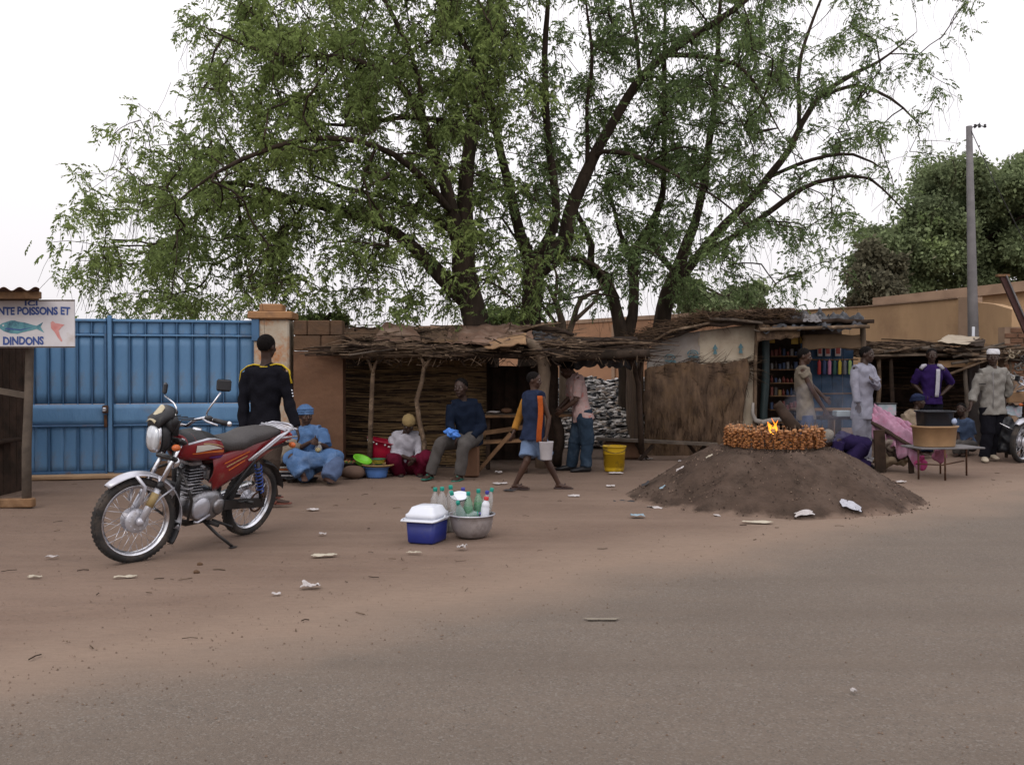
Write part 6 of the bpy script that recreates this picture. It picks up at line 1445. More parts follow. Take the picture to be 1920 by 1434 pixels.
def cloth(name, c1, rough=.9, **k): return plain(name, c1, rough, scale=k.pop('scale', 9), bump=k.pop('bump', .35), bscale=k.pop('bscale', 60), **k)
C_black = cloth('cloth_black', (.008, .008, .012)); C_dkblue = cloth('cloth_dark_blue', (.008, .013, .027)); C_grey = cloth('cloth_grey', (.085, .078, .075)); C_jeans = cloth('jeans', (.022, .038, .062), c3=(.045, .065, .095), c3scale=4)
C_white = cloth('cloth_white', (.38, .37, .42)); C_blue = cloth('cloth_light_blue', (.075, .145, .29), c3=(.13, .20, .34), c3scale=3); C_red = cloth('cloth_maroon', (.10, .008, .024))
C_pink = cloth('cloth_pink_print', (.43, .31, .30), c3=(.42, .15, .13), c3scale=15, c3at=(.56, .62)); C_khaki = cloth('cloth_khaki', (.19, .16, .125), c3=(.13, .11, .09), c3scale=5)
C_suit = cloth('cloth_pale_suit', (.26, .26, .32)); C_purple = cloth('cloth_purple', (.026, .012, .075)); C_beige = cloth('cloth_beige', (.30, .24, .18), c3=(.2, .15, .11), c3scale=6)
C_shirtgrey = cloth('cloth_grey_check', (.21, .20, .185), c3=(.15, .145, .135), c3scale=8)
# 1 man in the black football shirt, seen from behind
r1, Q1, F1 = person('man seen from behind in a black long-sleeved shirt with yellow shoulder stripes', 9.7,
    dict(head=(500, 650), neck=(499, 684), shA=(464, 700, .03), shB=(532, 698, -.02), elA=(456, 758, 0), elB=(541, 752, -.03), wrA=(457, 805, -.05), wrB=(556, 803, -.08), pel=(497, 806),
         knA=(489, 868, .0), knB=(510, 866, -.12), anA=(492, 925, .12), anB=(507, 935, -.02), ftA_dir=(.8, .4, 0), ftB_dir=(.95, .1, 0)), (.35, .95, 0), 'skin',
    shirt=dict(m=C_black, sleeve=1.95, hem=.09, e=.022, se=.018), trousers=dict(m=cloth('trouser_brown', (.055, .040, .032)), cut=1.9), sc=1.0, shoes=(plain('sandal_rust', (.16, .05, .035)), 'sandal'))
ye = plain('shirt_yellow', (.55, .40, .03), .8)
for k, sh in (('A', Q1['shA']), ('B', Q1['shB'])):
    el = Q1['el'+k]; nk = Q1['neck']; S_ = (1 if k == 'B' else -1); bk_ = V(0, -1, 0)
    for o in (-.012, .012):
        p0 = nk-F1['spine']*.005+F1['lat']*S_*.055+bk_*(.045+o); p1 = sh+V(0, 0, .074)+bk_*(.012+o)-F1['lat']*S_*.01; p2 = sh+F1['lat']*S_*.060+V(0, 0, .02)+bk_*(.015+o); p3 = sh.lerp(el, .38)+F1['lat']*S_*.066+bk_*(.01+o)
        mb = MB(); mb.tube([p0, p0.lerp(p1, .5)+V(0, 0, .012), p1, p2, p3], .0075, 6); mb.build('shoulder_stripe', ye, r1, world=True)
mb = MB(); mb.tube([Q1['neck']+V(math.cos(t)*.066, math.sin(t)*.066, -.012+.01*math.sin(t)) for t in [2*math.pi*j/20 for j in range(21)]], .007, 6, cap=False); mb.build('collar_trim', ye, r1, world=True)
for k in range(3):
    mb = MB(); c = Q1['shB'].lerp(Q1['elB'], .62+.10*k)+F1['lat']*.060+V(0, -.02, 0); mb.ball(c, (.008, .018, .009), 8, 5); mb.build('sleeve_badge', M['white_plastic'], r1, world=True)
# 2 woman in blue
r2, Q2, F2 = person('woman in light blue dress and headscarf sitting by the brown wall', 11.95,
    dict(head=(573, 779), neck=(574, 800), shA=(553, 811, .05), shB=(600, 808, -.05), elA=(553, 846, -.12), elB=(611, 838, -.15), wrA=(583, 828, -.34), wrB=(597, 832, -.36), pel=(572, 873, .05),
         knA=(548, 858, -.38), knB=(630, 856, -.25), anA=(570, 893, -.45), anB=(612, 896, -.45), ftA_dir=(.3, -1, 0), ftB_dir=(.6, -.8, 0)), (.55, -.83, -.08), 'skin_mid',
    shirt=dict(m=C_blue, sleeve=.95, hem=.05, e=.035, se=.05, wr=.010), sc=.95, cap=('wrap', C_blue), hair=None)
mb = MB(); pl = Q2['pel']; ka, kb, fa, fb = Q2['knA'], Q2['knB'], Q2['anA'], Q2['anB']
mb.tube([pl+V(0, 0, .02), pl.lerp(kb, .5)+V(0, 0, .02), kb, kb.lerp(fb, .7)], [.17, .14, .10, .085], 16); mb.tube([pl+V(0, 0, 0), pl.lerp(ka, .5), ka], [.17, .14, .12], 16); mb.tube([ka, fa.lerp(ka, .15)], [.105, .11], 14)
mb.tube([ka, (ka+kb)/2-V(0, .02, .04), kb], [.10, .10, .10], 14); mb.tube([pl, V(pl.x, pl.y-.1, .13), V(fa.x, fa.y+.1, .12)], [.15, .14, .10], 14)
vox(mb, 'skirt', C_blue, r2, .012, 4, .012, 11, 2)
mb = MB(); mb.tube([kb-V(0, 0, .08), kb.lerp(fb, .6)+V(.03, 0, 0), fb+V(.03, -.02, 0)], [.11, .12, .09], 14); vox(mb, 'underskirt', cloth('skirt_slate', (.085, .12, .21)), r2, .012, 3, .010, 12, 5)
# 3 crouching man in white shirt
r3, Q3, F3 = person('crouching man in a white shirt, tan cap and dark red trousers', 12.65,
    dict(head=(766, 795, -.12), neck=(762, 810, -.02), shA=(739, 820, .05), shB=(783, 820, .02), elA=(741, 852, -.05), elB=(789, 852, -.08), wrA=(768, 860, -.28), wrB=(776, 864, -.30), pel=(756, 876, .1),
         knA=(738, 862, -.32), knB=(800, 858, -.28), anA=(750, 888, -.12), anB=(786, 888, -.12)), (.15, -.8, -.6), 'skin',
    shirt=dict(m=C_white, sleeve=1.5, hem=.03, e=.03, se=.024, wr=.008), trousers=dict(m=C_red, e=.035, wr=.009), sc=.95, cap=('round', plain('cap_tan', (.26, .19, .09), .9)), shoes=(M['black_plastic'], 'sandal'))
# 4 seated man in dark blue
r4, Q4, F4 = person('seated man in a dark blue shirt and grey trousers on the low brown block', 12.35,
    dict(head=(864, 727, -.06), neck=(868, 749, 0), shA=(847, 760, -.02), shB=(893, 758, .06), elA=(843, 797, -.10), elB=(905, 799, .02), wrA=(853, 820, -.34), wrB=(884, 822, -.24), pel=(880, 822, .05),
         knA=(826, 832, -.30), knB=(869, 834, -.42), anA=(806, 889, -.28), anB=(862, 892, -.40)), (-.35, -.93, 0), 'skin',
    shirt=dict(m=C_dkblue, sleeve=1.9, hem=.10, e=.026, se=.018), trousers=dict(m=C_grey, e=.02), sc=1.0, shoes=(plain('sandal_green', (.03, .16, .12)), 'sandal'))
# 5 walking boy
r5, Q5, F5 = person('boy walking right in a dark blue vest with an orange panel, carrying a bucket', 11.05,
    dict(head=(1001, 713), neck=(1001, 735), shA=(987, 745, .12), shB=(1015, 745, -.10), elA=(973, 781, .16), elB=(1029, 784, -.10), wrA=(963, 811, .10), wrB=(1024, 818, -.13), pel=(1001, 815),
         knA=(988, 864, -.05), knB=(1025, 862, .08), anA=(966, 908, -.02), anB=(1048, 908, .1), ftA_dir=(1, -.1, 0), ftB_dir=(1, -.2, 0)), (.97, -.22, -.08), 'skin_mid',
    shirt=dict(name='vest', m=cloth('vest_blue', (.018, .026, .055)), sleeve=0, hem=.07, e=.038, flare=.03, wr=.006), trousers=dict(name='shorts', m=cloth('shorts_blue', (.14, .20, .32)), cut=.85, e=.03), sc=.80, shoes=(plain('sandal_dark', (.05, .03, .03)), 'sandal'))
og = cloth('panel_orange', (.33, .075, .018)); oy = cloth('sleeve_mustard', (.32, .15, .03))
mb = MB(); a, b = Q5['shB'], Q5['pel']
mb.sheet(lambda u, v: V(a.x-.0-.05+.06*u+.01*math.sin(v*5), a.y-.060-.025*math.sin(v*3.1), a.z+.02+(b.z-.09-a.z)*v), 4, 14, th=.006); mb.build('orange_panel', og, r5, world=True)
mb = MB(); mb.tube([Q5['shA'], Q5['shA'].lerp(Q5['elA'], .5), Q5['elA'], Q5['elA'].lerp(Q5['wrA'], .8)], [.055, .050, .045, .042], 12); mb.tube([Q5['neck']-V(.02, 0, .04), Q5['shA']], [.05, .055], 10); vox(mb, 'orange_sleeve', oy, r5, .009, 3, .004, 14)
# 6 man in pink print shirt
r6, Q6, F6 = person('man in a pale pink patterned shirt and jeans bending over the stall table', 13.05,
    dict(head=(1064, 692, .0), neck=(1076, 704, .02), shA=(1074, 714, .16), shB=(1086, 712, -.14), elA=(1066, 748, .18), elB=(1080, 750, -.16), wrA=(1048, 765, .14), wrB=(1056, 768, -.10), pel=(1093, 782, .02),
         knA=(1078, 830, .10), knB=(1101, 832, -.05), anA=(1071, 876, .12), anB=(1098, 877, -.08), ftA_dir=(-1, -.1, 0), ftB_dir=(-.9, -.3, 0)), (-.85, .1, -.5), 'skin_mid',
    shirt=dict(m=C_pink, sleeve=.85, hem=.05, e=.024, se=.022, collar=True), trousers=dict(m=C_jeans, e=.026), sc=1.0, shoes=(M['black_plastic'], 'shoe'))
# 8 man in vest at the fire
r8, Q8, F8 = person('man in a sleeveless khaki waistcoat standing at the shop behind the fire', 14.6,
    dict(head=(1508, 668), neck=(1504, 687), shA=(1500, 697, .17), shB=(1505, 697, -.15), elA=(1524, 725, .15), elB=(1524, 733, -.18), wrA=(1545, 745, .08), wrB=(1546, 768, -.16), pel=(1511, 778),
         knA=(1510, 822, .05), knB=(1516, 822, -.1), anA=(1510, 857, .1), anB=(1514, 860, -.1)), (.9, -.35, -.15), 'skin_mid',
    shirt=dict(name='waistcoat', m=C_khaki, sleeve=.28, hem=.07, e=.03, se=.02), trousers=dict(m=cloth('trouser_navy', (.03, .045, .10)), e=.02), sc=1.0, shoes=(M['black_plastic'], 'shoe'))
# 9 man in the pale suit
r9, Q9, F9 = person('standing man in a pale grey suit with one hand at his chest', 14.3,
    dict(head=(1625, 665), neck=(1619, 684), shA=(1603, 694, -.08), shB=(1632, 693, .10), elA=(1603, 728, -.14), elB=(1644, 724, .02), wrA=(1609, 757, -.18), wrB=(1637, 713, -.22), pel=(1617, 774),
         knA=(1612, 822, -.05), knB=(1624, 821, .05), anA=(1610, 860, -.02), anB=(1624, 859, .08)), (.8, -.6, -.05), 'skin',
    shirt=dict(name='jacket', m=C_suit, sleeve=1.9, hem=.09, e=.034, se=.022, flare=.02, collar=True), trousers=dict(m=cloth('cloth_suit_trousers', (.23, .23, .28)), e=.024), sc=1.0, shoes=(plain('shoe_grey2', (.18, .17, .18)), 'shoe'))
# 10 hunched person in dark purple
r10, Q10, F10 = person('person in dark purple clothes hunched over beside the mound', 13.3,
    dict(head=(1553, 823, -.05), neck=(1568, 822, 0), shA=(1572, 826, .15), shB=(1574, 828, -.17), elA=(1562, 852, .12), elB=(1566, 855, -.18), wrA=(1552, 866, .05), wrB=(1554, 868, -.14), pel=(1612, 836, 0),
         knA=(1588, 862, .12), knB=(1592, 866, -.14), anA=(1624, 872, .1), anB=(1630, 875, -.12), ftA_dir=(-1, -.2, 0), ftB_dir=(-1, -.3, 0)), (-.75, -.45, -.45), 'skin',
    shirt=dict(name='robe', m=cloth('robe_purple', (.020, .013, .052)), sleeve=1.7, hem=.1, e=.035, se=.03), trousers=dict(m=cloth('robe_purple2', (.019, .012, .048)), e=.035), sc=.95, cap=('round', plain('cap_stone', (.19, .17, .14), .9)), shoes=(M['black_plastic'], 'shoe'))
# 11 man in the purple and white shirt
r11, Q11, F11 = person('man in a purple and white shirt with hands on hips behind the black tub', 15.9,
    dict(head=(1747, 667), neck=(1746, 684), shA=(1726, 694, .03), shB=(1767, 694, 0), elA=(1713, 720, .12), elB=(1785, 720, .1), wrA=(1731, 738, -.02), wrB=(1765, 740, -.05), pel=(1746, 752),
         knA=(1738, 800), knB=(1755, 800), anA=(1737, 840), anB=(1756, 840)), (-.25, -.96, 0), 'skin',
    shirt=dict(m=C_purple,  sleeve=.95, hem=.05, e=.028, se=.026), trousers=dict(m=C_black, e=.02), sc=.98, shoes=(M['black_plastic'], 'shoe'))
for (xa_, ya_, xb_, yb_, w) in ((1759, 692, 1756, 744, .065),):
    mb = MB(); a = P(xa_, ya_, 15.77); b = P(xb_, yb_, 15.745)
    mb.sheet(lambda u, v: V(a.x+(b.x-a.x)*v+(u-.5)*w, a.y+(b.y-a.y)*v-.012*math.sin(v*3.1), a.z+(b.z-a.z)*v), 4, 10, th=.01); mb.build('white_panel', C_white, r11, world=True)
mb = MB(); mb.tube([P(1726, 692, 15.83), P(1731, 686, 15.85), P(1737, 684, 15.85)], [.03, .035, .02], 8); mb.tube([P(1769, 692, 15.8), P(1763, 686, 15.82), P(1757, 684, 15.84)], [.03, .035, .02], 8); mb.build('white_shoulder', C_white, r11, world=True)
# 12 seated child with patterned cloth
r12, Q12, F12 = person('seated person with a dark blue headscarf and a beige patterned shawl', 15.3,
    dict(head=(1722, 753), neck=(1718, 770), shA=(1701, 779, .05), shB=(1722, 780, -.08), elA=(1697, 806, 0), elB=(1726, 806, -.12), wrA=(1716, 818, -.25), wrB=(1724, 820, -.25), pel=(1706, 826),
         knA=(1720, 822, -.35), knB=(1735, 826, -.25), anA=(1722, 848, -.4), anB=(1736, 848, -.3)), (.75, -.6, 0), 'skin',
    shirt=dict(name='shawl', m=C_beige, sleeve=1.3, hem=.04, e=.045, se=.045, wr=.012), trousers=dict(name='skirt', m=C_dkblue, e=.05), sc=.9, cap=('wrap', cloth('scarf_navy', (.018, .025, .06))), hair=None)
# 13 man in the white cap
r13, Q13, F13 = person('standing man in a white cap, grey shirt and black trousers at the right', 14.35,
    dict(head=(1862, 671), neck=(1861, 689), shA=(1839, 701, 0), shB=(1882, 700, .03), elA=(1828, 733, .02), elB=(1891, 731, .12), wrA=(1820, 760, -.08), wrB=(1884, 748, .14), pel=(1861, 764),
         knA=(1852, 812, -.04), knB=(1862, 812, .08), anA=(1845, 858, 0), anB=(1857, 853, .25), ftA_dir=(-.35, -1, 0), ftB_dir=(0, -1, 0)), (-.45, -.9, .05), 'skin',
    shirt=dict(m=C_shirtgrey, sleeve=1.75, hem=.10, e=.036, se=.028, flare=.02, wr=.009, collar=True), trousers=dict(m=C_black, e=.026), sc=1.0, cap=('kufi', plain('cap_white', (.62, .62, .66), .9)), shoes=(plain('shoe_pale', (.42, .36, .28)), 'shoe'))
mb = MB(); a, b = P(1862, 697, 14.17), P(1862, 766, 14.14)
mb.tube([a, a.lerp(b, .5)-V(0, .012, 0), b], .006, 5); mb.build('shirt_placket', M['concrete'], r13, world=True)
mb = MB(); a = P(1842, 720, 14.165); mb.rbox(a, (.10, .006, .012), .002); mb.build('pocket_flap', C_black, r13, world=True)
# 14 seated person in blue at the back
r14, Q14, F14 = person('seated person in a slate blue shirt behind the tub table', 15.6,
    dict(head=(1802, 768), neck=(1805, 784), shA=(1797, 793, .05), shB=(1818, 793, .0), elA=(1795, 815, -.05), elB=(1825, 818, -.02), wrA=(1798, 828, -.25), wrB=(1808, 832, -.25), pel=(1812, 836),
         knA=(1795, 833, -.35), knB=(1808, 835, -.35), anA=(1795, 850, -.3), anB=(1808, 850, -.3)), (-.6, -.8, 0), 'skin',
    shirt=dict(m=cloth('shirt_slate', (.055, .08, .14)), sleeve=.9, hem=.05, e=.028, se=.025), trousers=dict(m=C_grey, e=.02), sc=.9)
# ------------------------------------------------------------------ cooler, basin and bottles
cl = thing('cool_box', 'small dark blue cool box with a white lid standing on the dirt', 'cool box', G(799, 1018)+V(0, .1, 0), R(-20))
CW, CD, CH = .255, .30, .185
mb = MB(); mb.loft([(V(0, 0, 0), V(CW/2-.018, 0, 0), V(0, CD/2-.018, 0)), (V(0, 0, .012), V(CW/2-.01, 0, 0), V(0, CD/2-.01, 0)), (V(0, 0, CH), V(CW/2, 0, 0), V(0, CD/2, 0))], 40, pw=.22); mb.build('body', M['cooler_blue'], cl)
mb = MB(); mb.loft([(V(0, 0, CH-.012), V(CW/2+.012, 0, 0), V(0, CD/2+.012, 0)), (V(0, 0, CH+.010), V(CW/2+.016, 0, 0), V(0, CD/2+.016, 0)), (V(0, 0, CH+.012), V(CW/2+.002, 0, 0), V(0, CD/2+.002, 0))], 40, pw=.22); mb.build('rim', M['white_plastic'], cl)
ld = MB(); ld.loft([(V(0, .0, CH+.014), V(CW/2+.008, 0, 0), V(0, CD/2+.008, 0)), (V(0, 0, CH+.045), V(CW/2+.006, 0, 0), V(0, CD/2+.006, 0)), (V(0, 0, CH+.055), V(CW/2-.010, 0, 0), V(0, CD/2-.012, 0)), (V(0, 0, CH+.098), V(CW/2-.030, 0, 0), V(0, CD/2-.04, 0)), (V(0, 0, CH+.104), V(CW/2-.045, 0, 0), V(0, CD/2-.055, 0))], 40, pw=.25); ldo = ld.build('lid', M['white_plastic'], cl)
mb = MB(); mb.loft([(V(0, 0, CH+.098), V(CW/2-.055, 0, 0), V(0, CD/2-.07, 0)), (V(0, 0, CH+.108), V(CW/2-.060, 0, 0), V(0, CD/2-.075, 0))], 30, pw=.3); mb.build('lid_panel', M['white_plastic'], ldo)
mb = MB(); e = CW/2+.022; zf = CH+.004; yf = -CD/2-.045
mb.tube([V(-e, .02, CH+.012), V(-e, -CD/2, zf), V(-e+.012, yf, zf-.004), V(e-.012, yf, zf-.004), V(e, -CD/2, zf), V(e, .02, CH+.012)], [.009, .009, .010, .010, .009, .009], 8, flat=((0, 0, 1), .8)); mb.build('handle', M['white_plastic'], cl)
for s in (-1, 1): mb = MB(); mb.lathe([(0, 0), (.018, 0), (.018, .008), (0, .008)], V(s*(CW/2+.016), .02, CH+.012), 12, Matrix.Rotation(R(90*s), 3, 'Y')); mb.build('hinge_cap', M['white_plastic'], cl)
bs_c = G(884, 1008)+V(0, .02, 0)
bs = thing('metal_basin', 'dull aluminium basin filled with bottles beside the blue cool box', 'basin', bs_c)
mb = MB(); prof = [(0, .004), (.09, .004), (.13, .02), (.165, .08), (.178, .15), (.182, .186), (.192, .190), (.194, .196), (.186, .198), (.176, .188), (.170, .14), (.155, .08), (.12, .03), (0, .016)]
M['basin'] = mat('basin_alu', (.34, .31, .31), (.25, .225, .225), 7, .45, .15, 40, metal=.25, c3=(.14, .11, .10), c3scale=5, c3at=(.52, .75))
mb.lathe(prof, n=48); bo = mb.build('bowl', M['basin'], bs); mb = MB(); mb.lathe([(.186, .186), (.197, .190), (.199, .197), (.190, .201), (.182, .196)], n=48); mb.build('rolled_rim', M['silver_paint'], bs)
def glassy(name, c, alpha):
    m = mat(name, c, tuple(q*.8 for q in c), 12, .15, .1, 40, spec=.6); m.node_tree.nodes['Principled BSDF'].inputs['Alpha'].default_value = alpha; return m
M['pet'] = glassy('bottle_clear', (.50, .50, .50), .38); M['pet_green'] = glassy('bottle_green', (.18, .38, .26), .5)
M['liq_cloudy'] = mat('liquid_cloudy', (.33, .31, .26), None, 5, .4); M['liq_yellow'] = mat('liquid_yellow', (.42, .36, .18), None, 5, .4); M['liq_teal'] = mat('liquid_teal', (.02, .22, .18), None, 5, .4); M['liq_green'] = mat('liquid_green', (.08, .22, .10), None, 5, .4)
caps = dict(green=plain('cap_green', (.01, .28, .22), .4), blue=plain('cap_blue', (.05, .05, .30), .4), red=plain('cap_red', (.5, .03, .03), .4))
def bottle(label, loc, cap, liq, h=.32, r=.042, tilt=(0, 0), shell='pet', fill=.6, name='plastic_bottle'):
    t = thing(name, label, 'bottle', loc); t.rotation_euler = (tilt[0], tilt[1], U(0, 6)); t['group'] = 'bottles round the metal basin'
    s = h/.32; mb = MB(); pr = [(0, .002), (r*.8, 0), (r, .012), (r, .06*s), (r*.94, .075*s), (r, .09*s), (r, .13*s), (r*.95, .14*s), (r, .15*s), (r, .20*s), (r*.8, .245*s), (r*.42, .28*s), (r*.33, .29*s), (r*.33, .305*s)]
    mb.lathe(pr, n=18); mb.build('bottle_shell', M[shell], t)
    mb = MB(); pl_ = [(0, .004)]+[(a*.93, b) for a, b in pr[1:] if b < fill*.3*s]; pl_.append((pl_[-1][0], fill*.3*s)); pl_.append((0, fill*.3*s)); mb.lathe(pl_, n=16); mb.build('liquid', liq, t)
    mb = MB(); mb.lathe([(0, .322*s), (r*.36, .322*s), (r*.40, .316*s), (r*.40, .296*s), (r*.36, .294*s)], n=14); mb.build('bottle_cap', caps[cap], t); return t
def bz(px, py, d): return P(px, py, d)
for px, py, d, cap, liq, shell, lb, h, fl in ((816, 914, 8.18, 'green', 'liq_cloudy', 'pet', 'clear bottle with a green cap, leftmost behind the cool box', .34, .55), (829, 913, 8.12, 'green', 'liq_cloudy', 'pet', 'clear bottle with a green cap, second from the left behind the cool box', .35, .6),
        (845, 910, 8.20, 'green', 'liq_cloudy', 'pet', 'clear green-capped bottle at the back, left of the white dish', .36, .5)):
    top = P(px, py, d); bottle(lb, V(top.x, d, 0), cap, M[liq], top.z, .046, (0, 0), shell, fl)
for px, py, d, cap, liq, shell, lb, fl, tl in ((846, 921, 7.80, 'green', 'liq_cloudy', 'pet', 'green-capped bottle at the left edge of the white dish', .5, (0, -.05)), (868, 914, 8.02, 'blue', 'liq_cloudy', 'pet', 'blue-capped bottle behind the white dish', .5, (0, 0)),
        (878, 922, 7.86, 'green', 'liq_green', 'pet_green', 'green-capped bottle at the right edge of the white dish', .7, (0, .03)), (897, 917, 7.94, 'green', 'liq_green', 'pet_green', 'green-capped bottle holding leafy green liquid, right of the dish', .75, (.02, .0)),
        (914, 920, 7.96, 'blue', 'liq_yellow', 'pet', 'blue-capped bottle of yellowish liquid in the basin', .75, (0, .08)), (923, 915, 8.03, 'green', 'liq_cloudy', 'pet', 'rightmost green-capped bottle in the basin', .6, (0, .05)), (858, 940, 7.76, 'green', 'liq_teal', 'pet', 'shorter bottle of teal liquid in front of the dish stem', .95, (0, 0))):
    top = P(px, py, d); v_ = V(top.x-bs_c.x, top.y-bs_c.y, 0); k_ = min(1, .080/max(.01, v_.length)); b_ = V(bs_c.x+v_.x*k_, bs_c.y+v_.y*k_, .03)
    ax = top-b_; t = bottle(lb, b_, cap, M[liq], ax.length, .042, (0, 0), shell, fl); t.rotation_euler = ax.to_track_quat('Z', 'Y').to_euler()
for px, d, lb in ((850, 7.86, 'bottle of teal liquid lying low in the basin at the left'), (872, 7.84, 'bottle of teal liquid lying low in the basin in the middle'), (888, 7.92, 'bottle of teal liquid lying low in the basin at the right')):
    p = P(px, 965, d); t = bottle(lb, V(p.x, d, .185), 'blue', M['liq_teal'], .13, .033, (0, 0), 'pet', .9); t.rotation_euler = (0, R(80), R(8))
t = thing('white_bottle', 'white plastic bottle with a red cap leaning in the right of the basin', 'bottle', V(P(908, 972, 7.86).x, 7.86, .165)); t.rotation_euler = (0, R(6), 0)
mb = MB(); mb.lathe([(0, 0), (.032, 0), (.035, .01), (.035, .09), (.032, .10), (.034, .105), (.030, .13), (.015, .150), (.014, .158)], n=20); mb.build('bottle_body', M['white_plastic'], t); mb = MB(); mb.lathe([(0, .182), (.017, .182), (.020, .176), (.020, .155)], n=16); mb.build('bottle_cap', caps['red'], t)
t = thing('dish_on_stem', 'white round dish on a thin black stem standing in the bottle basin', 'dish', V(P(862, 972, 7.90).x, 7.90, .03))
zc = P(862, 931, 7.90).z-.03
mb = MB(); mb.tube([V(0, 0, 0), V(0, 0, zc-.03)], .005, 8); mb.build('stem', M['black_metal'], t); mb = MB(); Rx = Matrix.Rotation(R(-38), 3, 'X'); Rx = Matrix.Rotation(R(22), 3, 'X')
mb.lathe([(0, -.028), (.03, -.026), (.065, -.010), (.078, .006), (.080, .010), (.076, .011), (.062, -.002), (.03, -.014), (0, -.016)], V(0, 0, zc), 36, Rx, sx=1.0); mb.build('dish', M['white_plastic'], t); mb = MB(); mb.lathe([(.079, .004), (.083, .008), (.079, .013), (.076, .009)], V(0, 0, zc), 36, Rx); mb.build('dish_edge', M['black_plastic'], t)

# ------------------------------------------------------------------ pots and basins near the wall
def basin(label, loc, r, h, m, tilt=(0, 0), name='basin', lip=.02, flare=.75, cat='basin'):
    t = thing(name, label, cat, loc); t.rotation_euler = (tilt[0], tilt[1], 0)
    mb = MB(); mb.lathe([(0, 0), (r*flare*.92, 0), (r*flare, .012), (r*(flare*.5+.5), h*.55), (r, h-.01), (r+lip, h-.006), (r+lip, h+.004), (r-.006, h), (r*(flare*.5+.5)-.008, h*.55), (r*flare-.01, .02), (0, .014)], n=36); b = mb.build('bowl', m, t); return t, b
p = P(713, 862, 12.7)
t, b = basin('large dark red plastic tub with a white floral rim, tilted against the crouching man', V(p.x, 12.8, p.z-.02), .235, .27, plain('tub_red', (.30, .008, .03), .35), (0, R(13)), 'plastic_tub', .02, .82, 'tub')
for k in range(26):
    a = 2*math.pi*k/26; 
    if k % 4 == 3: continue
    mb = MB(); c = V(math.cos(a)*.237, math.sin(a)*.237, .235+.008*math.sin(k*2)); mb.ball(c, (.020 if k % 2 else .013, .008, .012), 8, 5, Matrix.Rotation(a+math.pi/2, 3, 'Z')); mb.build('white_print', M['paper'], b)
MB().rbox(V(p.x, 12.85, max(.02, (p.z-.03)/2)), (.4, .3, max(.03, p.z-.05)), .02).build('tub_support', M['mud_block'], t, world=True) if False else None
tag(MB().rbox(V(p.x, 12.86, (p.z-.03)/2), (.36, .28, max(.04, p.z-.03)), .02).build('mud_block', M['mud_block']), 'mud block under the tilted dark red tub', 'block')
p = P(704, 896, 12.2); basin('light blue plastic basin on the ground under the woven tray', V(p.x, 12.3, 0), .155, .135, plain('basin_blue', (.09, .20, .50), .35), (0, 0), 'plastic_basin', .015, .85)
t = thing('woven_tray', 'round tan woven tray rim lying across the blue basin', 'tray', V(p.x+.02, 12.3, .14)); mb = MB(); mb.lathe([(0, .0), (.18, .002), (.205, .014), (.215, .026), (.208, .034), (.19, .020), (0, .010)], n=40); mb.build('tray', plain('tray_tan', (.28, .19, .09), .9), t)
t, b = basin('small green and yellow bowl on the woven tray', V(P(709, 870, 12.25).x, 12.28, .165), .085, .075, plain('bowl_green', (.03, .12, .06), .35), (0, 0), 'bowl', .01, .6, 'bowl'); 
for z_, c in ((.03, 'bowl_yellow'), (.055, 'bowl_yellow')): mb = MB(); mb.lathe([(.075+(z_-.03)*.3, z_-.007), (.080+(z_-.03)*.3, z_), (.079+(z_-.03)*.3, z_+.007)], n=30); mb.build('yellow_band', plain('bowl_yellow', (.35, .28, .03), .4), b)
basin('lime green plastic colander tipped against the red tub', V(P(676, 866, 12.3).x, 12.35, P(676, 870, 12.3).z), .115, .07, plain('colander_lime', (.16, .50, .03), .4), (R(15), R(22)), 'colander', .014, .7, 'colander')
tag(MB().rbox(V(P(678, 880, 12.35).x, 12.42, .07), (.22, .22, .14), .03).build('mud_brick', M['mud_block']), 'mud brick the lime green colander rests on', 'brick')
mb = MB(); mb.ball(V(P(661, 893, 12.1).x, 12.15, .08), (.15, .12, .09), 16, 10); mb.v = [q+V(0, 0, .02*noise.noise(q*7)) for q in mb.v]; tag(mb.build('sack', plain('sack_brown', (.13, .085, .065), .9)), 'small slumped brown sack on the ground by the seated woman', 'sack')
basin('black shallow pan with food right of the seated woman', V(P(655, 880, 12.4).x, 12.42, .13), .15, .05, M['black_metal'], (0, 0), 'pan', .012, .8, 'pan')
mb = MB()
for i in range(34): a = U(0, 6.28); r = U(0, .11); c = V(P(655, 880, 12.4).x+math.cos(a)*r, 12.42+math.sin(a)*r, .175+U(0, .02)); mb.ball(c, U(.012, .02), 6, 4, mi=i % 3)
tag(mb.build('food', [plain('food_red', (.25, .05, .03)), plain('food_yellow', (.35, .25, .05)), plain('food_green', (.08, .14, .03))]), 'red, yellow and green food heaped in the black pan', 'food')
tag(MB().rbox(V(P(655, 880, 12.4).x, 12.45, .065), (.24, .2, .13), .03).build('mud_brick', M['mud_block']), 'mud brick under the black pan of food', 'brick')
for k, (c, lb) in enumerate((((.03, .03, .035), 'black plate at the bottom of the striped stack'), ((.5, .5, .53), 'white plate low in the striped stack'), ((.02, .02, .03), 'dark plate in the striped stack'), ((.52, .5, .5), 'white plate high in the striped stack'), ((.45, .14, .04), 'orange plate near the top of the striped stack'), ((.5, .48, .45), 'cream plate on top of the striped stack'))):
    p = P(533, 903, 11.9); tag(MB().rbox(V(p.x+U(-.012, .012), 11.95, .045+k*.025), (.26-.008*k, .2, .018), .006).build('folded_packet', plain('pk_%d' % k, c, .6)), lb.replace('plate', 'folded packet')+' beside the seated woman', 'packet')
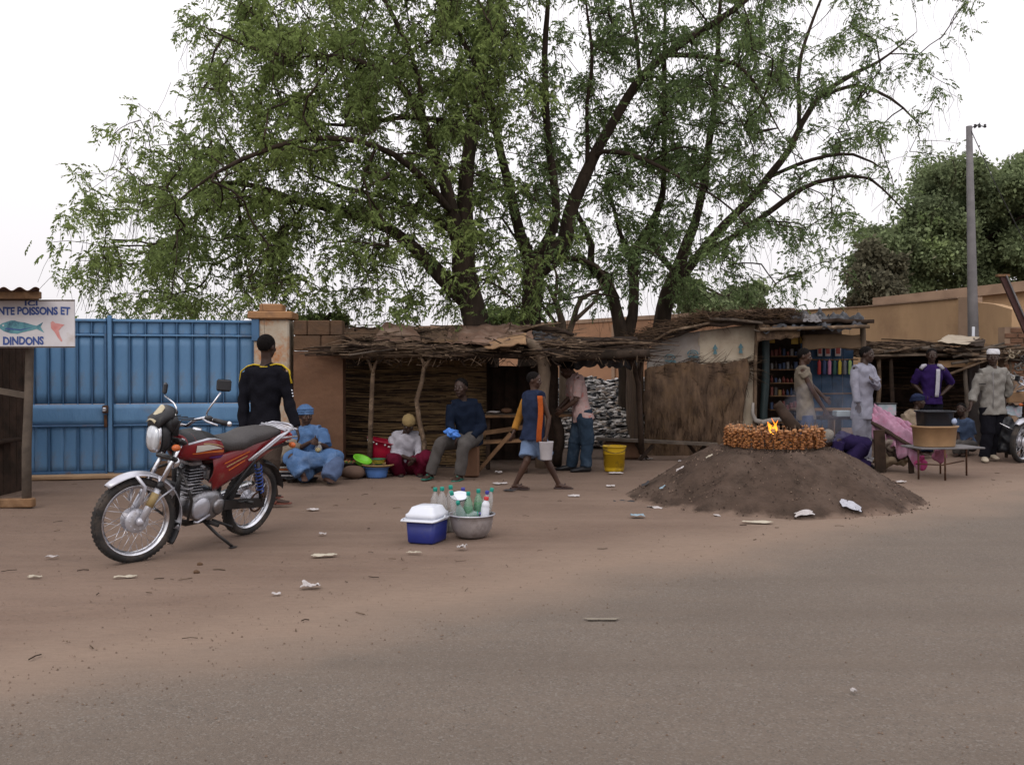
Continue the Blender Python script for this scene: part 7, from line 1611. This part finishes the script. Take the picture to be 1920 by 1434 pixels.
for i, (px, r, h, lb) in enumerate(((548, .07, .05, 'small black bowl on the ground left of the seated woman'), (566, .085, .06, 'black bowl in front of the seated woman'), (586, .06, .05, 'little dark bowl by the knee of the seated woman'))):
    basin(lb, V(P(px, 905, 11.8).x, 11.75+.03*i, 0), r, h, M['black_metal'], (0, 0), 'bowl', .01, .7, 'bowl')
mb = MB(); p = P(541, 842, 11.75); mb.ball(p, (.17, .10, .10), 20, 12, Matrix.Rotation(R(-14), 3, 'Y')); mb.ball(P(527, 858, 11.7), (.12, .10, .08), 16, 10); tag(vox(mb, 'cloth_bundle', C_khaki, None, .012, 3, .018, 16, world=False), 'grey-khaki cloth bundle between the standing man and the seated woman', 'cloth')
tag(MB().rbox(V(P(536, 885, 11.9).x, 12.0, .12), (.4, .22, .24), .03).build('wooden_crate', M['wood_dark']), 'low dark crate carrying the khaki cloth bundle', 'crate')
t = thing('food_bag', 'clear plastic bag with yellow food held by the seated woman', 'bag', P(597, 843, 11.58)); mb = MB(); mb.ball(V(0, 0, .02), (.045, .035, .05), 12, 8); mb.v = [q+V(0, 0, .01*noise.noise(q*40)) for q in mb.v]; mb.tube([V(0, 0, .06), V(.01, 0, .10)], [.02, .03], 8); mb.build('clear_bag', M['pet'], t); mb = MB(); mb.ball(V(-.005, 0, .0), (.036, .028, .028), 10, 7); mb.build('yellow_food', plain('food_yellow2', (.5, .38, .06)), t)
mb = MB(); p = P(848, 813, 11.97); mb.ball(p, (.10, .07, .055), 18, 12, Matrix.Rotation(R(12), 3, 'Y')); mb.ball(p+V(-.02, 0, .035), (.07, .05, .035), 14, 8); tag(vox(mb, 'plastic_bag', plain('bag_blue', (.06, .20, .62), .4), None, .008, 2, .013, 30, world=False), 'bright blue plastic bag lying on the knee of the seated man', 'bag')
# yellow bucket, boy's bucket
t = thing('bucket', 'dirty yellow plastic bucket by the plank bench', 'bucket', V(P(1153, 884, 12.95).x, 13.05, 0)); mb = MB()
M['bucket_y'] = mat('bucket_yellow', (.55, .36, .015), (.45, .28, .012), 4, .45, .1, c3=(.13, .08, .03), c3scale=6, c3at=(.52, .7))
mb.lathe([(0, 0), (.125, 0), (.132, .02), (.152, .30), (.160, .33), (.166, .332), (.166, .345), (.152, .345), (.140, .06), (0, .03)], n=36); bo = mb.build('bucket_body', M['bucket_y'], t); mb = MB(); mb.tube([V(-.165, 0, .32), V(-.16, -.08, .30), V(-.09, -.15, .27), V(.0, -.175, .255), V(.09, -.15, .27), V(.16, -.08, .30), V(.165, 0, .32)], .004, 6); mb.build('bail', M['black_metal'], t)
wr = Q5['wrB']; t = thing('bucket', 'small whitish plastic bucket carried by the walking boy', 'bucket', V(wr.x+.0, wr.y-.02, P(1023, 862, 10.9).z)); zt_ = wr.z-t.location.z-.06
mb = MB(); mb.lathe([(0, 0), (.062, 0), (.066, .01), (.080, .19), (.084, .20), (.084, .21), (.074, .205), (.06, .02), (0, .012)], n=28); mb.build('bucket_body', plain('bucket_white', (.42, .40, .42), .5), t); mb = MB(); mb.tube([V(-.083, 0, .20), V(-.05, 0, zt_-.02), V(0, 0, zt_), V(.05, 0, zt_-.02), V(.083, 0, .20)], .004, 6); mb.build('bail', M['black_metal'], t)
# cloth held by the man in the suit
mb = MB(); p = P(1643, 712, 14.0); mb.ball(p, (.06, .04, .055), 12, 8); mb.ball(p+V(.0, 0, -.05), (.045, .03, .05), 10, 8); tag(vox(mb, 'white_cloth', C_suit, None, .009, 2, .01, 30, world=False), 'crumpled white cloth held at the chest of the man in the pale suit', 'cloth')
# ------------------------------------------------------------------ tub table and goods at the right
tz = P(1760, 836, 12.3).z
tt = thing('metal_table', 'small table with thin dark metal legs carrying the tubs', 'table', V(P(1765, 900, 12.3).x, 12.3, 0))
xa, xb = P(1716, 836, 12.1).x, P(1816, 836, 12.5).x
MB().rbox(V((xa+xb)/2, 12.3, tz-.012), (xb-xa, .5, .022), .005, Matrix.Rotation(R(8), 3, 'Z')).build('table_top', M['concrete'], tt, world=True)
for px, d in ((1773, 11.95), (1813, 12.5), (1723, 12.1), (1764, 12.7)):
    x = P(px, 800, d).x; MB().tube([V(x, d, 0), V(x-.006, d, tz-.02)], .012, 7).build('leg', M['rust'], tt, world=True)
mb = MB(); zz = P(1790, 868, 12.2).z; xs_ = [P(1723, 0, 12.1).x, P(1773, 0, 11.95).x, P(1813, 0, 12.5).x]
mb.tube([V(xs_[0], 12.1, zz), V(xs_[1], 11.95, zz), V(xs_[2], 12.5, zz)], .009, 6); mb.build('stretcher', M['rust'], tt, world=True)
def oval_tub(label, c, rx, ry, h, m, nm, pw=.7):
    t = thing(nm, label, 'tub', c, R(6)); mb = MB(); s = [(0, .9), (.012, .93), (h*.9, 1.0)]
    mb.loft([(V(0, 0, z), V(rx*k, 0, 0), V(0, ry*k, 0)) for z, k in s]+[(V(0, 0, h*.9), V(rx+.012, 0, 0), V(0, ry+.012, 0)), (V(0, 0, h), V(rx+.022, 0, 0), V(0, ry+.022, 0)), (V(0, 0, h), V(rx-.006, 0, 0), V(0, ry-.006, 0)), (V(0, 0, h*.4), V(rx*.94, 0, 0), V(0, ry*.94, 0))], 36, pw=pw); mb.build('tub_body', m, t); return t
p = P(1755, 836, 12.2); hb_ = (836-797)*12.2/F
oval_tub('large beige oval plastic tub standing on the metal-legged table', V(p.x, 12.25, tz+.002), .265, .19, hb_, plain('tub_beige', (.36, .225, .12), .45), 'plastic_tub')
p = P(1757, 797, 12.2); oval_tub('black rectangular plastic tub standing in the beige tub', V(p.x, 12.27, tz+.002+hb_*.92), .205, .15, 31*12.2/F, plain('tub_black', (.022, .024, .032), .35), 'plastic_tub', .35)
mb = MB(); p = P(1789, 790, 12.15); mb.ball(p, (.035, .03, .04), 10, 7); mb.v = [q+rv(.004) for q in mb.v]; tag(mb.build('plastic_bag', plain('bag_pale', (.35, .42, .6), .4)), 'small pale blue plastic bag stuck beside the black tub', 'bag')
# cloth table: sloping board with pink cloth
ct = thing('cloth_table', 'dark wooden trestle holding the pink cloth beside the man in the suit', 'table', V(P(1680, 700, 13).x, 13.0, 0))
for px, py, pyb, d, w in ((1648, 806, 880, 12.9, .14), (1665, 800, 862, 13.5, .06), (1706, 835, 880, 12.8, .06)):
    a, b = P(px, py, d), P(px+3, pyb, d); b.z = max(0, b.z-.08); MB().bar(a, b, w, .05, up=(0, 1, 0)).build('leg', M['wood_dark'], ct, world=True)
tp = [P(1634, 785, 13.3), P(1728, 842, 12.5), P(1716, 812, 13.2), P(1640, 766, 14.0)]
rough_sheet('board', ct, [q-V(0, 0, .04) for q in tp], M['wood_dark'], .01, .03, 71)
mb = MB()
def pk(u, v):
    a = tp[0].lerp(tp[1], u); b = tp[3].lerp(tp[2], u); p = a.lerp(b, v); p.z += .045*math.sin((v*5+u*1.5+.3*math.sin(u*7))*3.4)+.05*noise.noise((u*4, v*9, 2))+.02*noise.noise((u*14, v*20, 5))+.05
    if v < .2: p.z -= (.2-v)*(1.5+.9*noise.noise((u*6, 0, 0))); p.y -= .04*math.sin(u*30)*(.2-v)*5
    return p
mb.sheet(pk, 40, 30, th=.008); tag(mb.build('pink_cloth', cloth('pink_cloth', (.36, .20, .28), c3=(.30, .11, .18), c3scale=5)), 'crumpled pink striped cloth spread over the sloping stall table', 'cloth')
for px, py, c, lb, s in ((1668, 832, (.26, .22, .19), 'beige folded cloth under the pink cloth', .17), (1690, 848, (.05, .035, .03), 'dark brown cloth bundle under the pink cloth table', .19), (1695, 862, (.30, .24, .16), 'tan cloth bundle low under the pink cloth table', .14), (1660, 862, (.22, .17, .12), 'brown patterned bundle on the ground beside the mound', .16), (1728, 866, (.42, .06, .18), 'bright pink bag hanging under the tub table', .08), (1762, 852, (.40, .16, .24), 'pink striped cloth hanging under the tub table', .09)):
    mb = MB(); d = 13.1 if px < 1715 else 12.6; p = P(px, py, d); mb.ball(p, (s, s*.7, s*.55 if px < 1715 else s*1.15), 18, 12); tag(vox(mb, 'cloth_bundle', cloth('bd_%d' % px, c), None, .014, 2, .03, 14, seed=px, world=False), lb, 'cloth')
gc = thing('glass_case', 'small pale glass-topped display case behind the pink cloth', 'case', P(1657, 779, 14.4)); z0 = gc.location.z
M['glassy'] = mat('case_glass', (.30, .36, .40), (.22, .27, .31), 8, .1, .1, coat=.5, c3=(.42, .30, .36), c3scale=9)
MB().rbox(V(0, 0, .09), (.28, .25, .17), .01).build('glass', M['glassy'], gc); MB().rbox(V(0, -.002, .182), (.30, .27, .014), .004).build('frame', M['black_metal'], gc)
tb = thing('side_table', 'dark plank table behind the man in the pale suit', 'table', V(P(1600, 700, 14.7).x, 14.7, 0)); zt2 = P(1590, 783, 14.7).z
MB().rbox(V(P(1605, 700, 14.7).x, 14.8, zt2), (1.2, .5, .05), .01).build('table_top', M['wood_dark'], tb, world=True)
for px in (1572, 1645): MB().rbox(V(P(px, 700, 14.7).x, 14.7, zt2/2), (.08, .06, zt2-.02), .01).build('leg', M['wood_dark'], tb, world=True)
MB().rbox(V(P(1580, 776, 14.6).x, 14.6, zt2+.07), (.25, .2, .09), .01).build('pale_packet', plain('pale_pk', (.34, .40, .44), .4), tb, world=True)
# right edge
zb2 = P(1900, 755, 15).z
bx = thing('display_box', 'beige wooden display box on legs at the right edge', 'box', V(P(1903, 700, 15).x, 15.0, 0)); MB().rbox(V(P(1903, 745, 15).x, 15, zb2+.09), (.34, .3, .17), .01).build('box_body', M['cardboard'], bx, world=True)
for px in (1888, 1918): MB().rbox(V(P(px, 700, 15).x, 15.0, zb2/2), (.04, .04, zb2), .006).build('leg', M['wood_dark'], bx, world=True)
rough_sheet('plastic_wrap', bx, [P(1886, 775, 14.8), P(1916, 782, 14.7), P(1918, 758, 15.0), P(1888, 757, 15.0)], M['glassy'], .03, seed=81)
mb = MB(); mb.ball(P(1887, 815, 14.6), (.20, .16, .26), 20, 14); mb.ball(P(1896, 832, 14.6), (.14, .14, .14), 14, 10); mb.ball(P(1878, 836, 14.6), (.13, .14, .12), 14, 10); tag(vox(mb, 'black_bag', plain('bag_black', (.012, .013, .018), .5), None, .014, 2, .02, 12, world=False), 'large slumped black bag behind the man in the white cap', 'bag')
fc2 = G(1908, 866); hd2 = V(-.62, -.78, 0).normalized()
dup(bike, fc2-hd2*(WB/2), math.atan2(hd2.y, hd2.x), label='motorcycle mostly cut off by the right edge of the view, beside the black bag')
mb = MB(); p = P(1870, 797, 14.5)
for i in range(6): a = P(1874+i*3, 793+i*1.5, 14.3); mb.tube([a, a+V(.12, .02, -.05)], .007, 5)
tag(mb.build('rods', M['chrome']), 'shiny metal rods lying on the black bag', 'rods')
for i, (px, py, r, c, lb) in enumerate(((1897, 668, .06, (.25, .2, .14), 'tan jumbled scrap part hanging at the right edge, topmost'), (1908, 690, .07, (.10, .09, .08), 'dark round scrap part hanging at the right edge'), (1900, 708, .05, (.35, .33, .3), 'pale scrap part hanging at the right edge'), (1914, 715, .07, (.30, .30, .33), 'silver scrap part hanging at the right edge, lowest'), (1918, 672, .06, (.06, .05, .05), 'black scrap part hanging at the right edge'))):
    mb = MB(); p = P(px, py, 15.6)
    for k in range(7): q = p+rv(r); q2 = q+rv(r*1.5); mb.tube([q, q2], [U(.008, .02), U(.006, .016)], 6)
    mb.lathe([(r*.5, -.01), (r*.8, -.01), (r*.8, .01), (r*.5, .01), (r*.5, -.01)], p, 16, Matrix.Rotation(U(.8, 1.8), 3, 'X')); tag(mb.build('scrap_part', plain('scrap_%d' % i, c, .5)), lb, 'scrap')
MB().tube([P(1886, 655, 15.65), P(1960, 648, 15.65)], .025, 7).build('scrap_pole', M['stick'], st, world=True)
# ------------------------------------------------------------------ litter on the ground
def SG(px, py):
    "where the camera ray meets the ground or the mound"
    y = 4.0
    while y < 40:
        p = P(px, py, y); dx, dy = p.x-mc.x, p.y-mc.y; r = math.hypot(dx, dy); h = mz(r, math.atan2(dy, dx)) if r < 1.9 else 0
        if p.z <= h: return V(p.x, p.y, h)
        y += .02
    return G(px, py)
def litter(px, py, wpx, hpx, label, m, name='paper_scrap', lift=.02, rot=0, seed=None, cat='litter', crumple=.02):
    c = SG(px, py); s = c.y/F; w = wpx*s; seed = seed if seed is not None else px*.37
    dz = hpx*s; dd = min(w*.8, max(.03, dz*c.y/CAMZ*.35)) if c.z < .01 else dz*1.3; mb = MB()
    def fn(u, v):
        x = (u-.5)*w*(1+.35*noise.noise((v*2.5, seed, 1))); y = (v-.5)*dd*(1+.35*noise.noise((u*2.5, seed, 4)))
        z = c.z+.006+(.02 if c.z > .01 else 0)+.55*lift*max(0, .45+noise.noise((u*2.3, v*2.3, seed)))+.5*crumple*abs(noise.noise((u*5, v*5, seed+5)))
        ca, sa = math.cos(rot), math.sin(rot); X_, Y_ = c.x+x*ca-y*sa, c.y+x*sa+y*ca
        if c.z > .01: z += mz(math.hypot(X_-mc.x, Y_-mc.y), math.atan2(Y_-mc.y, X_-mc.x))-c.z
        return V(X_, Y_, z)
    mb.sheet(fn, 12, 10, th=-.002, smooth=False); return tag(mb.build(name, m), label, cat)
pp = M['paper']; pc2 = plain('paper_cream', (.46, .42, .34), .9); pbk = plain('litter_black', (.03, .03, .035), .6); pbl = plain('litter_blue', (.25, .35, .42), .6)
litter(582, 1103, 34, 14, 'crumpled white paper lying alone in the middle of the dirt', pp, lift=.05, crumple=.03)
litter(608, 1043, 44, 9, 'long flat dirty paper strip left of the cool box', pc2, rot=.3)
litter(97, 1046, 22, 5, 'small white scrap left of the front wheel', pp); litter(65, 1084, 24, 5, 'pale scrap near the left edge of the dirt', pc2); litter(518, 1116, 14, 4, 'tiny white scrap left of the crumpled paper', pp)
litter(866, 1030, 17, 14, 'small crumpled clear bag on the dirt in front of the basin', pp, lift=.04, crumple=.05); litter(587, 957, 22, 6, 'pinkish white scrap behind the cool box to the left', pp)
litter(605, 1003, 12, 4, 'little grey scrap on the dirt left of the cool box', pp); litter(235, 1085, 40, 5, 'thin straw-coloured strip in front of the wheel', pc2, rot=.4)
litter(935, 888, 13, 10, 'crumpled white ball of paper under the bench', pp, lift=.05, crumple=.03); litter(938, 908, 26, 6, 'white torn strip behind the bottles', pp, rot=.2); litter(955, 921, 24, 5, 'dark strip with a pale edge behind the bottles', pbk, rot=-.4)
litter(1154, 888, 24, 6, 'white scrap just in front of the yellow bucket', pp); litter(1076, 931, 22, 6, 'white scrap right of the walking boy', pp); litter(1145, 913, 16, 4, 'faint white scrap between boy and mound', pp)
litter(1184, 912, 18, 4, 'yellowish scrap left of the mound', plain('litter_yellow', (.4, .33, .06)), rot=.1); litter(1210, 913, 12, 6, 'small dark lump left of the mound', pbk, lift=.04)
litter(1170, 946, 40, 12, 'black rag lying at the left foot of the mound', pbk, name='rag', lift=.06); litter(1228, 957, 26, 16, 'white twisted bag at the left foot of the mound', pp, lift=.06, rot=-.6); litter(1195, 968, 26, 8, 'pale blue plastic scrap left of the mound', pbl)
litter(1242, 920, 10, 5, 'bluish white scrap on the left slope foot of the mound', pbl); litter(1345, 970, 12, 4, 'little grey scrap in front of the mound', pp); litter(1420, 981, 52, 7, 'long bone-coloured strip in front of the mound', pc2, rot=-.15)
litter(1508, 969, 34, 9, 'flat white packet with a dark edge in front of the mound', pp, lift=.04); litter(1595, 957, 36, 14, 'black and white plastic bag at the right front of the mound', plain('bag_bw', (.45, .46, .52), .5, c3=(.08, .08, .10), c3scale=22, c3at=(.56, .62)), name='plastic_bag', lift=.05, crumple=.03)
litter(1688, 904, 18, 5, 'pinkish scrap at the right foot of the mound', pp); litter(1748, 933, 14, 6, 'grey pebble-like scrap right of the mound', pc2, lift=.03); litter(1735, 937, 12, 5, 'small pale scrap right of the mound beside the road', pp)
litter(1215, 861, 16, 6, 'white scrap under the plank bench', pp); litter(1280, 866, 18, 5, 'white scrap on the dirt left of the mound top', pp); litter(1275, 885, 14, 5, 'pale scrap behind the mound foot', pp)
litter(1330, 862, 12, 5, 'cream scrap by the end of the plank bench', pc2); litter(1600, 1300, 10, 3, 'tiny white chip on the asphalt', pp); litter(777, 1038, 26, 3, 'thin dry straw in front of the cool box', pc2, rot=-.1, lift=.005)
litter(1128, 1163, 60, 8, 'flattened beige stain-like paper on the asphalt', plain('stain', (.22, .19, .15)), lift=.0, crumple=.002)
for px, py, lb in ((375, 1060, 'small dark stone in front of the motorcycle'), (455, 958, 'dark stone behind the front wheel'), (368, 1075, 'tiny dark clod in front of the wheel'), (812, 915, 'black clod beside the sandal of the seated man')):
    c = G(px, py); mb = MB(); mb.ball(c+V(0, 0, .01), (.022, .016, .014), 8, 6); mb.v = [q+rv(.003) for q in mb.v]; tag(mb.build('stone', M['mud_block']), lb, 'stone')
# thin blue-grey smoke drifting from the fire
sm = bpy.data.materials.new('smoke'); sm.use_nodes = True; N = sm.node_tree.nodes; L = sm.node_tree.links; N.clear(); o_ = N.new('ShaderNodeOutputMaterial'); vp = N.new('ShaderNodeVolumePrincipled'); vp.inputs['Color'].default_value = (.75, .8, 1, 1); vp.inputs['Anisotropy'].default_value = .1
tc = N.new('ShaderNodeTexCoord'); nz_ = N.new('ShaderNodeTexNoise'); nz_.inputs['Scale'].default_value = 2.2; nz_.inputs['Detail'].default_value = 4; mr = N.new('ShaderNodeMapRange'); mr.inputs[1].default_value = .46; mr.inputs[2].default_value = .75; mr.inputs[4].default_value = .55
L.new(tc.outputs['Object'], nz_.inputs[0]); L.new(nz_.outputs[0], mr.inputs[0]); L.new(mr.outputs[0], vp.inputs['Density']); L.new(vp.outputs[0], o_.inputs[1])
mb = MB(); mb.ball(V(P(1545, 770, 12.6).x, 12.6, .85), (.62, .7, .42), 20, 12, Matrix.Rotation(R(-18), 3, 'Y')); so = mb.build('smoke', sm); so['kind'] = 'stuff'
